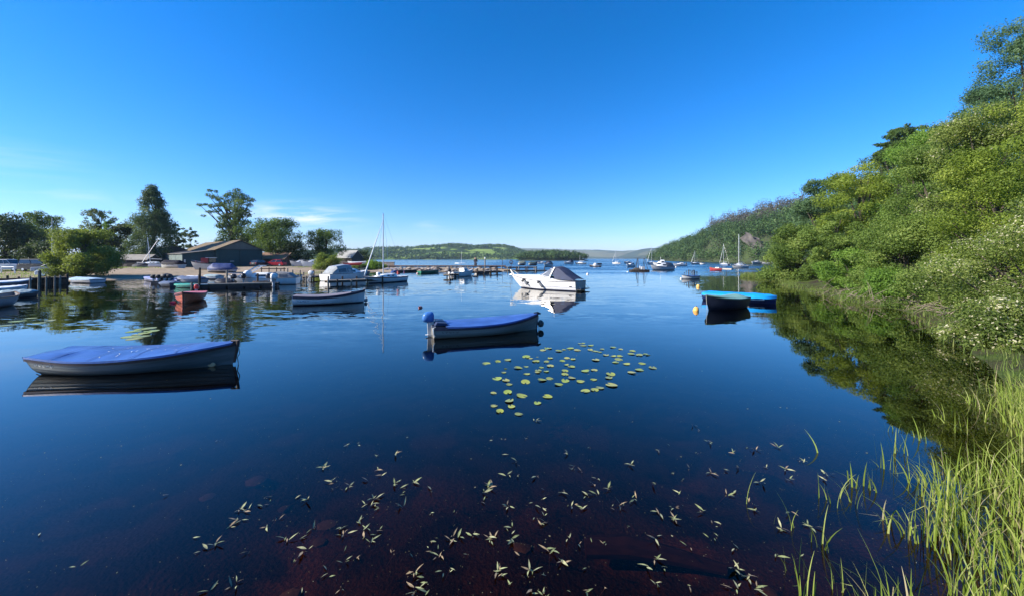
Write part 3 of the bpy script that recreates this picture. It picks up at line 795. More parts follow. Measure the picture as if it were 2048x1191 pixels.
# rock face on the hill: a rough outcrop with ledges
def rock_face():
    Y = 150.0
    while True:
        p = AT(1518, 492, Y)
        if p.z < crag_z(np.array([p.x]), np.array([Y]))[0] + 1.5 or Y > 500: break
        Y += 1.0
    Y -= 2.0
    ctr = Vector((XA(1518, Y), Y, AT(1518, 492, Y).z))
    rng = np.random.default_rng(5)
    mb = MB(); nu, nv = 22, 16
    pts = []
    for i in range(nu):
        row = []
        for j in range(nv):
            u = i / (nu - 1) - .5; v = j / (nv - 1) - .5
            x = u * 10 + 3.0 * (vnoise(np.array([v * 9 + 60]), np.array([u * 9 + 50]), 2.0, 6)[0] - .5); z = v * 19 - abs(u) * 8 * (1 if v > 0 else -.7); x -= z * .35
            y = (x * .2) + z * 0.9 + 4.5 * (vnoise(np.array([x + 40]), np.array([z + 40]), 3.0, 3)[0] - .5) + 3.5 * (vnoise(np.array([x + 40]), np.array([z * .4 + 40]), 1.5, 4)[0] - .5) + 8 * (u * u * 2.2 + v * v * 1.2)
            row.append(ctr + Vector((x, y - 2.5, z)))
        pts.append(row)
    mb.loft(pts, closed=False, cap=False)
    o = mb.build('rock_face', M('bare_rock', (0.085, 0.076, 0.07), 0.95, var=0.5, vscale=0.25, bump=0.8, bscale=1.2), smooth=False, kind='structure')
    o['label'] = 'bare grey-pink rock face showing among the hillside trees'
rock_face()

# ---- reeds, sedge and grass
def blades(name, label, base, hts, wid, mat, seed, lean=(0, 0), bend=0.5, seg=5, parent=None):
    rng = np.random.default_rng(seed)
    n = len(base)
    az = rng.uniform(0, 2 * math.pi, n)
    dirx = np.cos(az) * rng.uniform(.2, 1, n) + lean[0]; diry = np.sin(az) * rng.uniform(.2, 1, n) + lean[1]
    bd = np.minimum(np.abs(rng.normal(size=n)) * bend + 0.08, 1.0)
    br = rng.random(n) < 0.12
    V = []; 
    wx = -np.sin(az + rng.normal(size=n)); wy = np.cos(az + rng.normal(size=n))
    prevL = prevR = None
    w = wid * rng.uniform(.6, 1.4, n)
    for k in range(seg + 1):
        t = k / seg
        off = bd * t ** 2 * hts
        drop = np.where(br & (t > .6), (t - .6) * hts * 1.1, 0)
        x = base[:, 0] + dirx * off; y = base[:, 1] + diry * off; z = base[:, 2] + hts * (t - .18 * bd * t * t) - drop
        ww = w * (1 - t ** 2.2) * .5 + 0.0004
        Lp = np.stack([x - wx * ww, y - wy * ww, z], -1); Rp = np.stack([x + wx * ww, y + wy * ww, z], -1)
        if prevL is not None: V.append(np.stack([prevL, prevR, Rp, Lp], 1))
        prevL, prevR = Lp, Rp
    V = np.concatenate(V, 0)
    tint = np.tile(np.clip(rng.normal(.5, .2, n), 0, .93), seg)
    return put(bpy.data.objects.new(name, quads_mesh(name, V, tint, mat)), parent, label, None, None, 'stuff')
L_REED = LEAF('reed_blade', (0.1, 0.14, 0.02), (0.235, 0.31, 0.05), (0.44, 0.45, 0.15), 0.42, rough=0.4)
L_SEDGE = LEAF('sedge_blade', (0.055, 0.088, 0.018), (0.13, 0.19, 0.04), (0.27, 0.29, 0.1), 0.4, rough=0.45)
L_DRY = LEAF('dry_reed', (0.20, 0.17, 0.08), (0.33, 0.28, 0.15), (0.46, 0.40, 0.24), 0.3)
def reed_bed():
    n = 60000
    X = rg.uniform(1.2, 14, n); Y = rg.uniform(1.6, 9.0, n)
    px = CX + F * X / Y; py = HY + F * H / Y
    left = np.interp(py, [760, 800, 840, 900, 960, 1030, 1100, 1160, 1191, 1300, 1500], [1985, 1930, 1890, 1845, 1805, 1760, 1705, 1690, 1680, 1650, 1640])
    cl = vnoise(X, Y, 0.55, 71) * .6 + vnoise(X, Y, 0.22, 72) * .4
    edge = np.clip((px - left) / 150, 0, 1)
    ok = (px > left) & (px < 2350) & (cl > 0.68 - 0.26 * edge) & (rg.random(n) < 0.13 + .32 * edge)
    X, Y, e = X[ok], Y[ok], edge[ok]
    return X, Y, e
rx, ry, re = reed_bed()
rz = np.maximum(-0.35, -0.05 * np.ones_like(rx))
blades('reed_bed', 'thick bed of bright green reeds at the near right water edge', np.column_stack([rx, ry, rz]), rg.uniform(.30, .72, len(rx)) * (.55 + .45 * re), 0.0105, L_REED, 301, (-0.10, .05), .5)
k = rg.random(len(rx)) < .16
blades('dry_reeds', 'scattered straw-coloured dead reeds among the green ones', np.column_stack([rx, ry, rz])[k] + np.array([.03, .02, 0]), rg.uniform(.2, .65, k.sum()), 0.009, L_DRY, 302, (-.2, .05), .75)
# loose reed stems standing in open water left of the bed
ox, oy = [], []
for (px, py, c) in ((1795, 905, 10), (1850, 880, 10), (1700, 965, 6), (1655, 1000, 7), (1648, 1100, 6), (1610, 1190, 10), (1595, 1150, 6), (1600, 1065, 5), (1562, 1050, 1), (1468, 1005, 1), (1640, 905, 1), (1790, 860, 7), (1875, 835, 9), (1668, 1180, 8), (1740, 975, 12), (1780, 940, 10), (1830, 960, 14), (1715, 1010, 8)):
    q = GP(px, py)
    for i in range(c): ox.append(q.x + rg.normal() * .06); oy.append(q.y + rg.normal() * .06)
ox, oy = np.array(ox), np.array(oy)
blades('loose_reeds', 'loose reed stems standing singly in the open water', np.column_stack([ox, oy, np.full(len(ox), -.05)]), rg.uniform(.12, .45, len(ox)), 0.009, L_REED, 303, (-.15, .0), .4)
# sedge fringe along the bank
sx, sy, sh = [], [], []
for i in range(len(BANK)):
    if i > 10: break
    a = np.array(BANK[i]); b = np.array(BANK[i + 1]); Ld = np.hypot(*(b - a))
    m = int(Ld * (120 if i < 8 else 40))
    t = rg.random(m)[:, None]; p = a + (b - a) * t + rg.normal(size=(m, 2)) * .45
    sx += list(p[:, 0]); sy += list(p[:, 1]); sh += list(rg.uniform(.25, .75, m) * (.6 if i > 2 else .6))
sx, sy, sh = map(np.array, (sx, sy, sh))
cl = vnoise(sx, sy, 1.6, 81); ok = cl > .36
blades('bank_sedge', 'fringe of yellow-green sedge along the right bank', np.column_stack([sx, sy, np.full(len(sx), 0.0)])[ok], (sh * (.6 + .8 * cl))[ok], 0.022, L_SEDGE, 304, (-.1, 0), .45)
# rough grass over the near bank between the reeds and the hawthorn
n = 26000
X = rg.uniform(6, 24, n); Y = rg.uniform(1, 24, n); dd = sdist(X, Y, BANK); ok = (dd > -.4) & (dd < 3.2) & (rg.random(n) < .75)
X, Y = X[ok], Y[ok]
blades('bank_grass', 'rough grass over the near right bank under the hawthorn', np.column_stack([X, Y, bank_z(X, Y) - .04]), rg.uniform(.12, .42, len(X)), 0.014, L_SEDGE, 307, (-.15, 0), .6, seg=4)
# grassy spit at the end of the bank
n = 12000
X = rg.uniform(27, 42, n); Y = rg.uniform(44, 58, n); ok = sdist(X, Y, BANK) > -.5
X, Y = X[ok], Y[ok]
blades('spit_grass', 'pale tufted grass covering the low spit', np.column_stack([X, Y, np.maximum(0, bank_z(X, Y)) - .05]), rg.uniform(.2, .85, len(X)), 0.04, L_SEDGE, 305, (-.1, 0), .5)
# grass patches in the yard and on the left bank
n = 42000
X = rg.uniform(-80, -26, n); Y = rg.uniform(44, 92, n)
z = yard_z(X, Y); q = vnoise(X, Y, 7, 91) * .6 + vnoise(X, Y, 2.2, 92) * .4
pxg = CX + F * X / Y
ok = (sdist(X, Y, YARD) > .3) & (((q > .72) & (Y > 66)) | ((pxg < 130) & (q > .35)) | ((pxg > 200) & (pxg < 400) & (Y > 71) & (Y < 75) & (q > .45)) | ((Y > 87) & (q > .4)) | ((X > -46) & (Y < 63) & (sdist(X, Y, YARD) < 3) & (q > .4)))
blades('yard_grass', 'rough grass tufts about the boatyard', np.column_stack([X, Y, z - .03])[ok], rg.uniform(.08, .32, ok.sum()), 0.035, L_BRIGHT, 306, (0, 0), .5, seg=3)
# dead twigs in the hollow under the bank shrubs
mb = MB()
rr = random.Random(4)
for i in range(150):
    px = rr.uniform(1640, 1960); Yb = np.interp(px, [1640, 1700, 1780, 1880, 1960], [29.5, 24.2, 21.6, 17.3, 13.5])
    p = Vector((XA(px, Yb) + rr.uniform(-.2, .6), Yb + rr.uniform(-.3, .5), rr.uniform(.05, .6)))
    d = Vector((rr.uniform(-1, .6), rr.uniform(-.8, .2), rr.uniform(-.35, .5))).normalized() * rr.uniform(.5, 1.3)
    mb.tube([p, p + d * .5 + Vector((0, 0, rr.uniform(-.1, .15))), p + d], [.018, .012, .004], 4)
o = mb.build('dead_twigs', M('dead_wood', (0.20, 0.16, 0.12), .9, var=.4), label='tangle of dead twigs in the root hollow at the water edge', kind='stuff')

# ================================================================== BOATS
PR_ROUND = [(1.0, 0.0), (1.0, .16), (.985, .32), (.94, .48), (.85, .63), (.68, .77), (.40, .90), (0.0, 1.0)]
PR_MOTOR = [(1.0, 0.0), (.985, .18), (.955, .36), (.915, .52), (.87, .64), (.845, .685), (.46, .85), (0.0, 1.0)]
class Hull:
    """half sections from the sheer (k=0) to the keel; x forward, z=0 at the water"""
    def __init__(s, L, B, fb, dr=.18, bow=.55, stern=.12, tr=.75, rake=.35, srake=.06, prof=PR_ROUND, nt=20, p=2.2, mid=.42, bv=.75):
        s.L, s.B, s.fb, s.dr, s.bow, s.stern, s.tr, s.rake, s.srake, s.prof, s.nt, s.p, s.mid, s.bv = L, B, fb, dr, bow, stern, tr, rake, srake, prof, nt, p, mid, bv
        s.T = [i / nt for i in range(nt + 1)]
        s.R = [[s.pt(t, k) for k in range(len(prof))] for t in s.T]
    def beam(s, t):
        if t < s.mid: return s.B / 2 * (s.tr + (1 - s.tr) * math.sin(math.pi / 2 * t / s.mid))
        return s.B / 2 * max(0.0, 1 - ((t - s.mid) / (1 - s.mid)) ** s.p)
    def sheer(s, t):
        u = max(0, (t - .35) / .65); w = max(0, (.35 - t) / .35)
        return s.fb * (1 + s.bow * u ** 1.9 + s.stern * w ** 1.6)
    def keel(s, t): return -s.dr * (1 - .55 * sstep(.82, 1.0, t))
    def sec(s, t, yf, sf, off=0.0):
        v = s.bv * sstep(.45, 1.0, t)
        y = s.beam(t) * (yf * (1 - v) + (1 - sf) ** .9 * v) 
        z0, z1 = s.sheer(t), s.keel(t)
        x = -s.L / 2 + s.L * t - s.rake * (sf ** 1.25) * sstep(.45, 1.0, t) + s.srake * sf * (1 - t) ** 5
        return Vector((x, y + (off if t < .995 else off * .6), z0 + (z1 - z0) * sf))
    def pt(s, t, k): return s.sec(t, *s.prof[k])
    def mesh(s, mb=None, transom=True):
        mb = mb or MB()
        n = len(s.prof)
        rings = [[p for p in r] + [Vector((p.x, -p.y, p.z)) for p in reversed(r[:-1])] for r in s.R]
        mb.loft(rings, closed=False, cap=False)
        if transom: mb.f.append(tuple(range(len(mb.v) - len(rings) * len(rings[0]), len(mb.v) - (len(rings) - 1) * len(rings[0]))))
        return mb
    def transom(s, th=.03):
        r = s.R[0]; ring = [p for p in r] + [Vector((p.x, -p.y, p.z)) for p in reversed(r[:-1])]
        a = [p + Vector((-th, 0, 0)) for p in ring]; b = [p + Vector((.01, 0, 0)) for p in ring]
        return MB().loft([a, b], True, True)
    def strakes(s, root_, mats, n=7, lap=.020):
        """overlapping planks, one object each side"""
        K = 60
        def prof_at(f):
            xs = [p[1] for p in s.prof]; ys = [p[0] for p in s.prof]
            return float(np.interp(f, xs, ys))
        fr = [0, .14, .28, .42, .56, .70, .84, 1.0] if n == 7 else [i / n for i in range(n + 1)]
        for side in (1, -1):
            for k in range(len(fr) - 1):
                a, b = fr[k], fr[k + 1]
                mb = MB(); rings = []
                for t in s.T:
                    row = []
                    for f, off in ((a, 0.0), ((a + b) / 2, lap * .5), (b, lap), (b, -.004)):
                        p = s.sec(t, prof_at(f), f, off if f < .99 else 0)
                        row.append(Vector((p.x, p.y * side, p.z)))
                    rings.append(row)
                mb.loft(rings, False, False)
                mb.build('strake', mats[k % len(mats)], root_, angle=50)
    def gunwale(s, r=.03, dz=0.0, out=.012, t0=0.0, t1=1.0, transom=True, flat=1.0):
        mb = MB()
        ts = [t for t in s.T if t0 - 1e-6 <= t <= t1 + 1e-6]
        pts = [s.sec(t, 1, 0) + Vector((0, out if t < .99 else 0, dz)) for t in ts]
        full = [Vector((p.x, -p.y, p.z)) for p in reversed(pts)]
        for line in (pts, [Vector((p.x, -p.y, p.z)) for p in pts]):
            rings = []
            for i, p in enumerate(line):
                d = (line[min(i + 1, len(line) - 1)] - line[max(0, i - 1)]).normalized(); u = Vector((-d.y, d.x, 0)).normalized()
                rings.append([p + u * r * .8 + Vector((0, 0, -r * flat)), p + u * r * .8 + Vector((0, 0, r * flat)), p - u * r * .8 + Vector((0, 0, r * flat)), p - u * r * .8 + Vector((0, 0, -r * flat))])
            mb.loft(rings, True, True)
        if transom and t0 == 0:
            p = pts[0]; mb.box((p.x, 0, p.z), (r * 1.9, p.y * 2 - r, r * 1.9 * flat))
        return mb
    def cover(s, t0, t1, ridge, over=.03, skirt=.08, seed=0, wr=.012, nu=14, peak=None, dz=.025, ridge_exp=1.3):
        """cloth stretched over the hull from side to side"""
        mb = MB(); rings = []
        rr = np.random.default_rng(seed)
        m = 26
        for i in range(m + 1):
            t = lerp(t0, t1, i / m)
            p = s.sec(t, 1, 0); hb = p.y + over; z = p.z + dz
            e = min(1, (i / m) / .12) * 1.0; e2 = min(1, (1 - i / m) / .2)
            rz = ridge * (e ** .7) * (e2 ** .8)
            if peak: rz *= 1 + peak[1] * math.exp(-((i / m - peak[0]) / .16) ** 2)
            row = []
            if skirt: row.append(Vector((p.x, hb + .006, z - skirt * (1 + .10 * math.sin(i * 1.1 + seed)))))
            for j in range(nu + 1):
                u = 1 - 2 * j / nu
                w = wr * (float(vnoise(np.array([i * .55 + seed * 9]), np.array([u * 2.2 + 9]), 1, seed)[0]) - .5) * 2
                row.append(Vector((p.x, hb * u, z + rz * (1 - abs(u) ** ridge_exp) + w * (1 - abs(u) ** 6))))
            if skirt: row.append(Vector((p.x, -hb - .006, z - skirt * (1 + .10 * math.sin(i * .9 + seed)))))
            rings.append(row)
        mb.loft(rings, False, False)
        if skirt:
            a = [Vector((v.x - .012, v.y, v.z)) for v in rings[0]]
            mb.f.append(tuple(len(mb.v) + q for q in range(len(a)))); mb.v += [tuple(v) for v in a]
        return mb
    def deck(s, t0=0.0, t1=1.0, drop=.02, crown=.04, inset=.01):
        mb = MB(); rings = []
        m = 22
        for i in range(m + 1):
            t = lerp(t0, t1, i / m); p = s.sec(t, 1, 0); hb = max(0, p.y - inset)
            rings.append([Vector((p.x, hb * u, p.z - drop + crown * (1 - u * u))) for u in (1, .6, .2, -.2, -.6, -1)])
        return mb.loft(rings, False, False)

def heading(stern, bow): return math.atan2(bow[1] - stern[1], bow[0] - stern[0])
def boat_at(name, label, cat, ps, pb, group=None, z=0.0, along=.5):
    """Empty midway between stern and bow points given on the water"""
    a, b = Vector(ps), Vector(pb); c = a.lerp(b, along)
    return root(name, label, cat, (c.x, c.y, z), heading(a, b), group), (b - a).length

def outboard(par, x, z, y=0, s=1.0, cowl=None, leg=None, tilt=0.0, name='outboard_motor'):
    cowl = cowl or M('cowl_black', (0.02, 0.02, 0.022), .3); leg = leg or M('motor_grey', (.35, .36, .37), .4)
    if par is None: raise ValueError
    mt = Matrix.Translation((x, y, z)) @ Matrix.Rotation(tilt, 4, 'Y') @ Matrix.Scale(s, 4)
    def tf(mb): mb.v = [tuple(mt @ Vector(p)) for p in mb.v]; return mb
    # rounded cowl, longer than wide, shoulders rising to the front
    rings = []
    for zz, lx, ly, ox in ((.16, .13, .10, -.10), (.18, .19, .13, -.12), (.30, .22, .15, -.13), (.42, .20, .14, -.12), (.50, .15, .11, -.10), (.53, .07, .05, -.09)):
        rings.append([(ox + lx * math.copysign(abs(math.cos(a)) ** .7, math.cos(a)), ly * math.copysign(abs(math.sin(a)) ** .7, math.sin(a)), zz) for a in [2 * math.pi * j / 14 for j in range(14)]])
    c = tf(MB().loft(rings)).build(name, cowl, par, angle=60)
    lg = MB()
    lg.loft([[(-.16, -.05, .17), (-.02, -.05, .17), (-.02, .05, .17), (-.16, .05, .17)], [(-.14, -.035, -.30), (-.03, -.035, -.30), (-.03, .035, -.30), (-.14, .035, -.30)], [(-.16, -.03, -.45), (-.02, -.03, -.45), (-.02, .03, -.45), (-.16, .03, -.45)]])
    lg.box((-.09, 0, -.30), (.26, .12, .015)); lg.lathe([(.005, -.20), (.04, -.15), (.045, 0), (.02, .10)], (-.06, 0, -.47), 8, 'X')
    lg.box((.03, 0, .08), (.07, .16, .20)); lg.tube([(.02, 0, .16), (.22, .02, .20), (.36, .03, .22)], .018, 6)
    tf(lg).build('motor_leg', leg, c if c.parent is None else par)
    return c

def fender(par, p, L=.5, r=.09, tilt=(0, 0), mat=None):
    mb = MB(); ax = Vector((tilt[0], tilt[1], -1)).normalized(); p = Vector(p)
    prof = [(.01, 0), (r * .5, .03), (r * .95, .10), (r, .2), (r, L - .2), (r * .95, L - .1), (r * .5, L - .03), (.01, L)]
    mb.tube([p + ax * h for _, h in prof], [a for a, _ in prof], 10)
    return mb.build('fender', mat or M('fender_grey', (.16, .165, .17), .5), par)

def marks(par, pts, size, mat, name='hull_lettering', seed=1, n=5, normal=(0, -1, 0)):
    """short painted strokes: the worn, unreadable lettering on the bow or quarter"""
    rr = random.Random(seed); mb = MB()
    a, b = Vector(pts[0]), Vector(pts[1]); nrm = Vector(normal).normalized()
    d = (b - a); up = Vector((0, 0, 1))
    for i in range(n):
        q = a + d * ((i + .5) / n); w = d.length / n * .62; h = size
        u = d.normalized()
        def stroke(x0, z0, x1, z1, th=.16):
            p0 = q + u * (x0 * w) + up * (z0 * h) + nrm * .004; p1 = q + u * (x1 * w) + up * (z1 * h) + nrm * .004
            e = (p1 - p0).normalized(); s_ = nrm.cross(e) * h * th * .5
            mb.add([p0 - s_, p1 - s_, p1 + s_, p0 + s_, p0 - s_ + nrm * .003, p1 - s_ + nrm * .003, p1 + s_ + nrm * .003, p0 + s_ + nrm * .003], [(0, 1, 2, 3), (4, 5, 6, 7), (0, 1, 5, 4), (1, 2, 6, 5), (2, 3, 7, 6), (3, 0, 4, 7)])
        # worn away beyond reading: only stumps of strokes are left
        stroke(-.35 + rr.uniform(-.1, .1), rr.uniform(0, .3), -.30 + rr.uniform(-.1, .1), rr.uniform(.45, .9), .22)
        if rr.random() < .7: stroke(-.3, rr.uniform(.0, .2), rr.uniform(0, .4), rr.uniform(0, .15), .2)
        if rr.random() < .5: stroke(.3, rr.uniform(.1, .4), .32, rr.uniform(.5, .9), .2)
    return mb.build(name, mat, par, smooth=False, kind='stuff')

WHITE = M('gelcoat_white', (.78, .78, .76), .25, var=.05, vscale=2)
CREAM = M('gelcoat_cream', (.66, .64, .58), .35, var=.08)
BLUEC = M('cover_blue', (.052, .112, .31), .33, var=.28, vscale=1.6, bump=.6, bscale=4)
NAVY = M('cover_navy', (.010, .015, .040), .65, var=.2, bump=.3, bscale=8)
ROPE = M('rope', (.42, .40, .34), .9, var=.3, vscale=30)
STEEL = M('stainless', (.55, .56, .58), .25, metal=.9, var=.1)
ALU = M('mast_alloy', (.52, .53, .55), .4, metal=.6, var=.1)
BLACK = M('black_rubber', (.015, .015, .016), .6)

# ---- 1. front-left rowing boat under a blue cover
t, Lw = boat_at('rowing_boat', 'large clinker rowing boat under a flat blue cover, nearest on the left', 'boat', GP(112, 738), GP(462, 728))
h = Hull(4.38, 1.60, .36, dr=.16, bow=.62, stern=.24, tr=.66, rake=.10, srake=.30, p=2.6, mid=.40)
PL = [M('plank_grey_a', (.085, .108, .112), .45, var=.14, vscale=3, stretch=(.4, 2, 3)), M('plank_grey_b', (.072, .095, .10), .45, var=.14, vscale=3, stretch=(.4, 2, 3)), M('plank_grey_c', (.096, .118, .12), .45, var=.16, vscale=4, stretch=(.4, 2, 3))]
h.strakes(t, PL)
h.transom().build('transom', PL[0], t)
h.gunwale(.028, -.045, .012, flat=1.3).build('rubbing_strake', M('strake_dark', (.030, .018, .020), .35, var=.3), t)
cv = h.cover(0.0, .985, .07, over=.045, skirt=.045, seed=3, wr=.026).build('boat_cover', BLUEC, t, angle=60)
mb = MB(); 
mb.tube([h.sec(1, 1, 0) + Vector((-.12, 0, .05)), h.sec(1, 1, 0) + Vector((.05, 0, .05)), h.sec(1, .0, .35) + Vector((.04, 0, 0)), h.sec(1, 0, .8) + Vector((.03, 0, 0))], [.03, .045, .035, .03], 8)
mb.build('stem', M('stem_wood', (.05, .035, .03), .5), t)
rl = MB(); rl.tube([h.sec(1, 0, .15) + Vector((.06, 0, 0)), h.sec(1, 0, .4) + Vector((.12, 0, -.02)), h.sec(1, 0, .62) + Vector((.07, .02, 0)), h.sec(1, 0, .8) + Vector((.12, .02, -.05))], .012, 6)
rl.build('mooring_rope', ROPE, t)
rk = MB(); rk.tube([(-2.28, 0, .16), (-2.42, 0, .14), (-2.50, 0, .10)], .012, 5); rk.tube([(-2.22, .0, .06), (-2.34, 0, .05)], .012, 5); rk.build('rudder_pintle', M('iron', (.04, .04, .04), .6), t)
pl = MB(); c = h.sec(.90, .9, .72); pl.lathe([(.004, -.01), (.09, -.008), (.10, 0), (.09, .01), (.004, .016)], (0, 0, 0), 14, 'Y', 1.0, .55)
pl.v = [(x + c.x, y * .8 - c.y - .015, z + c.z) for x, y, z in pl.v]; pl.build('wooden_patch', M('patch_tan', (.42, .30, .17), .6), t)
p0, p1 = h.sec(.035, 1, .30), h.sec(.17, 1, .30)
marks(t, ((p0.x, -p0.y - .012, p0.z), (p1.x, -p1.y - .012, p1.z)), .055, M('letter_white', (.72, .72, .68), .4), n=5, seed=3, normal=(.12, -1, 0))
dr = random.Random(8)                              # bird-lime streaks lying on the cover
mb = MB()
def on_cover(u, v):
    p = h.sec(u, 1, 0); return Vector((p.x, (p.y + .045) * v, p.z + .025 + .07 * (1 - abs(v) ** 1.3) + .016))
for i in range(18):
    u = dr.uniform(.25, .78); v = dr.uniform(-.7, .3); du = dr.uniform(.005, .022); dv = -dr.uniform(.03, .14)
    a, b = on_cover(u, v), on_cover(u + du, v + dv); s_ = Vector((dr.uniform(.004, .010), .004, 0))
    mb.add([a - s_, a + s_, b + s_ * .5, b - s_ * .5], [(0, 1, 2, 3)])
mb.build('bird_lime', M('lime_white', (.70, .70, .68), .8), cv, smooth=False, kind='stuff')

for u in (.16, .36, .56, .76):                     # webbing seams sewn across the cover
    mb = MB()
    mb.loft([[on_cover(u, v) + Vector((-.012, 0, .006)), on_cover(u, v) + Vector((.012, 0, .006))] for v in [1.0 - .1 * k for k in range(21)]], False, False)
    mb.build('cover_seam', M('seam_blue', (.035, .078, .22), .6), cv)

# ---- 2. middle outboard boat under a blue cover
t, Lw = boat_at('outboard_boat', 'grey boat with blue cover and blue outboard motor behind the lily pads', 'boat', GP(868, 671), GP(1073, 657))
h = Hull(4.15, 1.62, .40, dr=.16, bow=.55, stern=.06, tr=.80, rake=.06, srake=.02, p=2.5, mid=.40)
PG = [M('plank_moss_a', (.175, .20, .19), .42, var=.12, stretch=(.4, 2, 3)), M('plank_moss_b', (.16, .185, .175), .42, var=.12, stretch=(.4, 2, 3))]
h.strakes(t, PG)
h.transom().build('transom', M('transom_wood', (.20, .19, .165), .5, var=.25), t)
h.gunwale(.035, -.05, .012, flat=1.6).build('rubbing_strake', M('strake_navy', (.018, .022, .045), .4), t)
h.cover(.10, .985, .035, over=.042, skirt=.05, seed=6, wr=.010).build('boat_cover', M('cover_blue_b', (.040, .098, .31), .42, var=.28, vscale=1.6, bump=.6, bscale=4), t, angle=60)
ap = MB(); p = h.sec(.0, 1, 0); ap.loft([[(p.x + x, y, p.z + z) for x, z in ((.02, .02), (.10, .13), (.42, .10), (.5, .02))] for y in (-.5, -.3, .0, .3, .5)], True, True)
ap.build('motor_well_cover', M('well_cover', (.02, .035, .085), .6), t)
outboard(t, p.x - .03, .36, s=1.0, cowl=M('cowl_blue', (.05, .16, .42), .3), leg=M('motor_white', (.55, .55, .53), .35))
ra = MB(); ra.tube([h.sec(1, 1, 0) + Vector((-.16, 0, .00)), h.sec(1, 1, 0) + Vector((.0, 0, .01)), h.sec(1, 1, 0) + Vector((.13, 0, -.02))], [.045, .06, .025], 8); ra.tube([h.sec(1, 1, 0), h.sec(1, 0, .4), h.sec(1, 0, .9)], .03, 8)
ra.build('stem', M('stem_navy', (.02, .025, .04), .5), t)
q = h.sec(1, 0, .45)
ra = MB(); ra.lathe([(.01, -.14), (.09, -.11), (.13, -.03), (.13, .04), (.08, .12), (.02, .15)], (q.x + .16, .02, .20), 12); ra.build('bow_fender', M('fender_teal', (.03, .055, .06), .5), t)
ra = MB(); ra.tube([h.sec(1, 1, 0) + Vector((.04, 0, -.1)), (q.x + .07, .0, .36), (q.x + .05, 0, .15), (q.x + .1, 0, -.05)], .012, 6); ra.build('mooring_rope', ROPE, t)
p0, p1 = h.sec(.05, 1, .34), h.sec(.20, 1, .34)
marks(t, ((p0.x, -p0.y - .014, p0.z), (p1.x, -p1.y - .014, p1.z)), .06, M('letter_black', (.015, .015, .015), .5), n=5, seed=9, normal=(0.08, -1, 0))
mb = MB()
for x in (.0,): mb.tube([(p.x + .01, -.62, p.z + .02), (p.x - .06, -.64, p.z - .02), (p.x - .05, -.66, p.z - .24), (p.x, -.66, p.z - .32)], [.028, .028, .03, .02], 8)
mb.build('grab_handle', M('chrome_rail', (.75, .75, .72), .2, metal=.4), t)

# ---- 3. white rowing boat with mauve-brown cover
t, Lw = boat_at('rowing_boat', 'white rowing boat with brown cover and open white bow', 'boat', GP(597, 609), GP(722, 604))
h = Hull(3.95, 1.50, .50, dr=.16, bow=.62, stern=.14, tr=.78, rake=.05, srake=0.0, p=2.4)
h.strakes(t, [MH('white_plank', (.60, .62, .62), (.02, .025, .05), .06, .35, grime=.5)], n=5)
h.transom().build('transom', WHITE, t)
h.gunwale(.05, -.06, .012, flat=1.4).build('rubbing_strake', M('strake_navy', (.018, .022, .045), .4), t)
h.cover(.0, .80, .05, over=.045, skirt=.05, seed=9).build('boat_cover', M('cover_mauve', (.185, .165, .185), .6, var=.14, bump=.3, bscale=9), t, angle=60)
h.deck(.80, .995, drop=.10, crown=.02).build('foredeck', WHITE, t)
mb = MB(); q = h.sec(1, 0, .6); mb.lathe([(.01, -.12), (.09, -.08), (.11, 0), (.07, .10), (.02, .12)], (q.x + .10, 0, .12), 12); mb.build('bow_fender', M('fender_grey', (.16, .165, .17), .5), t)
mb = MB(); mb.tube([h.sec(1, 1, 0), (q.x + .09, 0, .35), (q.x + .1, 0, .2)], .012, 5); mb.build('mooring_rope', ROPE, t)
mb = MB(); mb.tube([h.sec(1, 1, 0) + Vector((-.1, 0, .02)), h.sec(1, 1, 0) + Vector((.06, 0, .06))], [.03, .02], 6); mb.tube([h.sec(1, 1, 0), h.sec(1, 0, .9)], .028, 6); mb.build('stem', CREAM, t)
p0, p1 = h.sec(.06, 1, .42), h.sec(.22, 1, .42)
marks(t, ((p0.x, -p0.y - .014, p0.z), (p1.x, -p1.y - .014, p1.z)), .09, M('letter_blue', (.05, .07, .16), .5), n=5, seed=12, normal=(0, -1, 0))

# ---- 4. small orange-red boat with red motor
bw = GP(366, 607); st = bw + Vector((-1.55, 2.75, 0))
t, Lw = boat_at('red_rowing_boat', 'small orange-red boat with pink-red cover and red outboard', 'boat', st, bw)
h = Hull(3.3, 1.45, .50, dr=.15, bow=.42, stern=.05, tr=.80, rake=.08, p=2.2)
h.strakes(t, [M('plank_orange', (.46, .105, .04), .4, var=.2, vscale=4), M('plank_orange_b', (.40, .09, .035), .4, var=.2, vscale=4)], n=5)
h.transom().build('transom', M('plank_orange', (.46, .105, .04)), t)
h.gunwale(.04, -.05, .012, flat=1.3).build('rubbing_strake', M('strake_maroon', (.10, .02, .02), .4), t)
h.cover(.06, .985, .05, over=.03, skirt=.04, seed=12).build('boat_cover', M('cover_rose', (.46, .14, .16), .55, var=.12), t, angle=60)
outboard(t, -1.68, .50, s=.95, cowl=M('cowl_red', (.40, .04, .035), .3))
mb = MB(); mb.tube([h.sec(1, 1, 0) + Vector((0, 0, .04)), h.sec(1, 0, .9)], .035, 8); mb.build('stem', M('stem_maroon', (.07, .02, .02), .5), t)

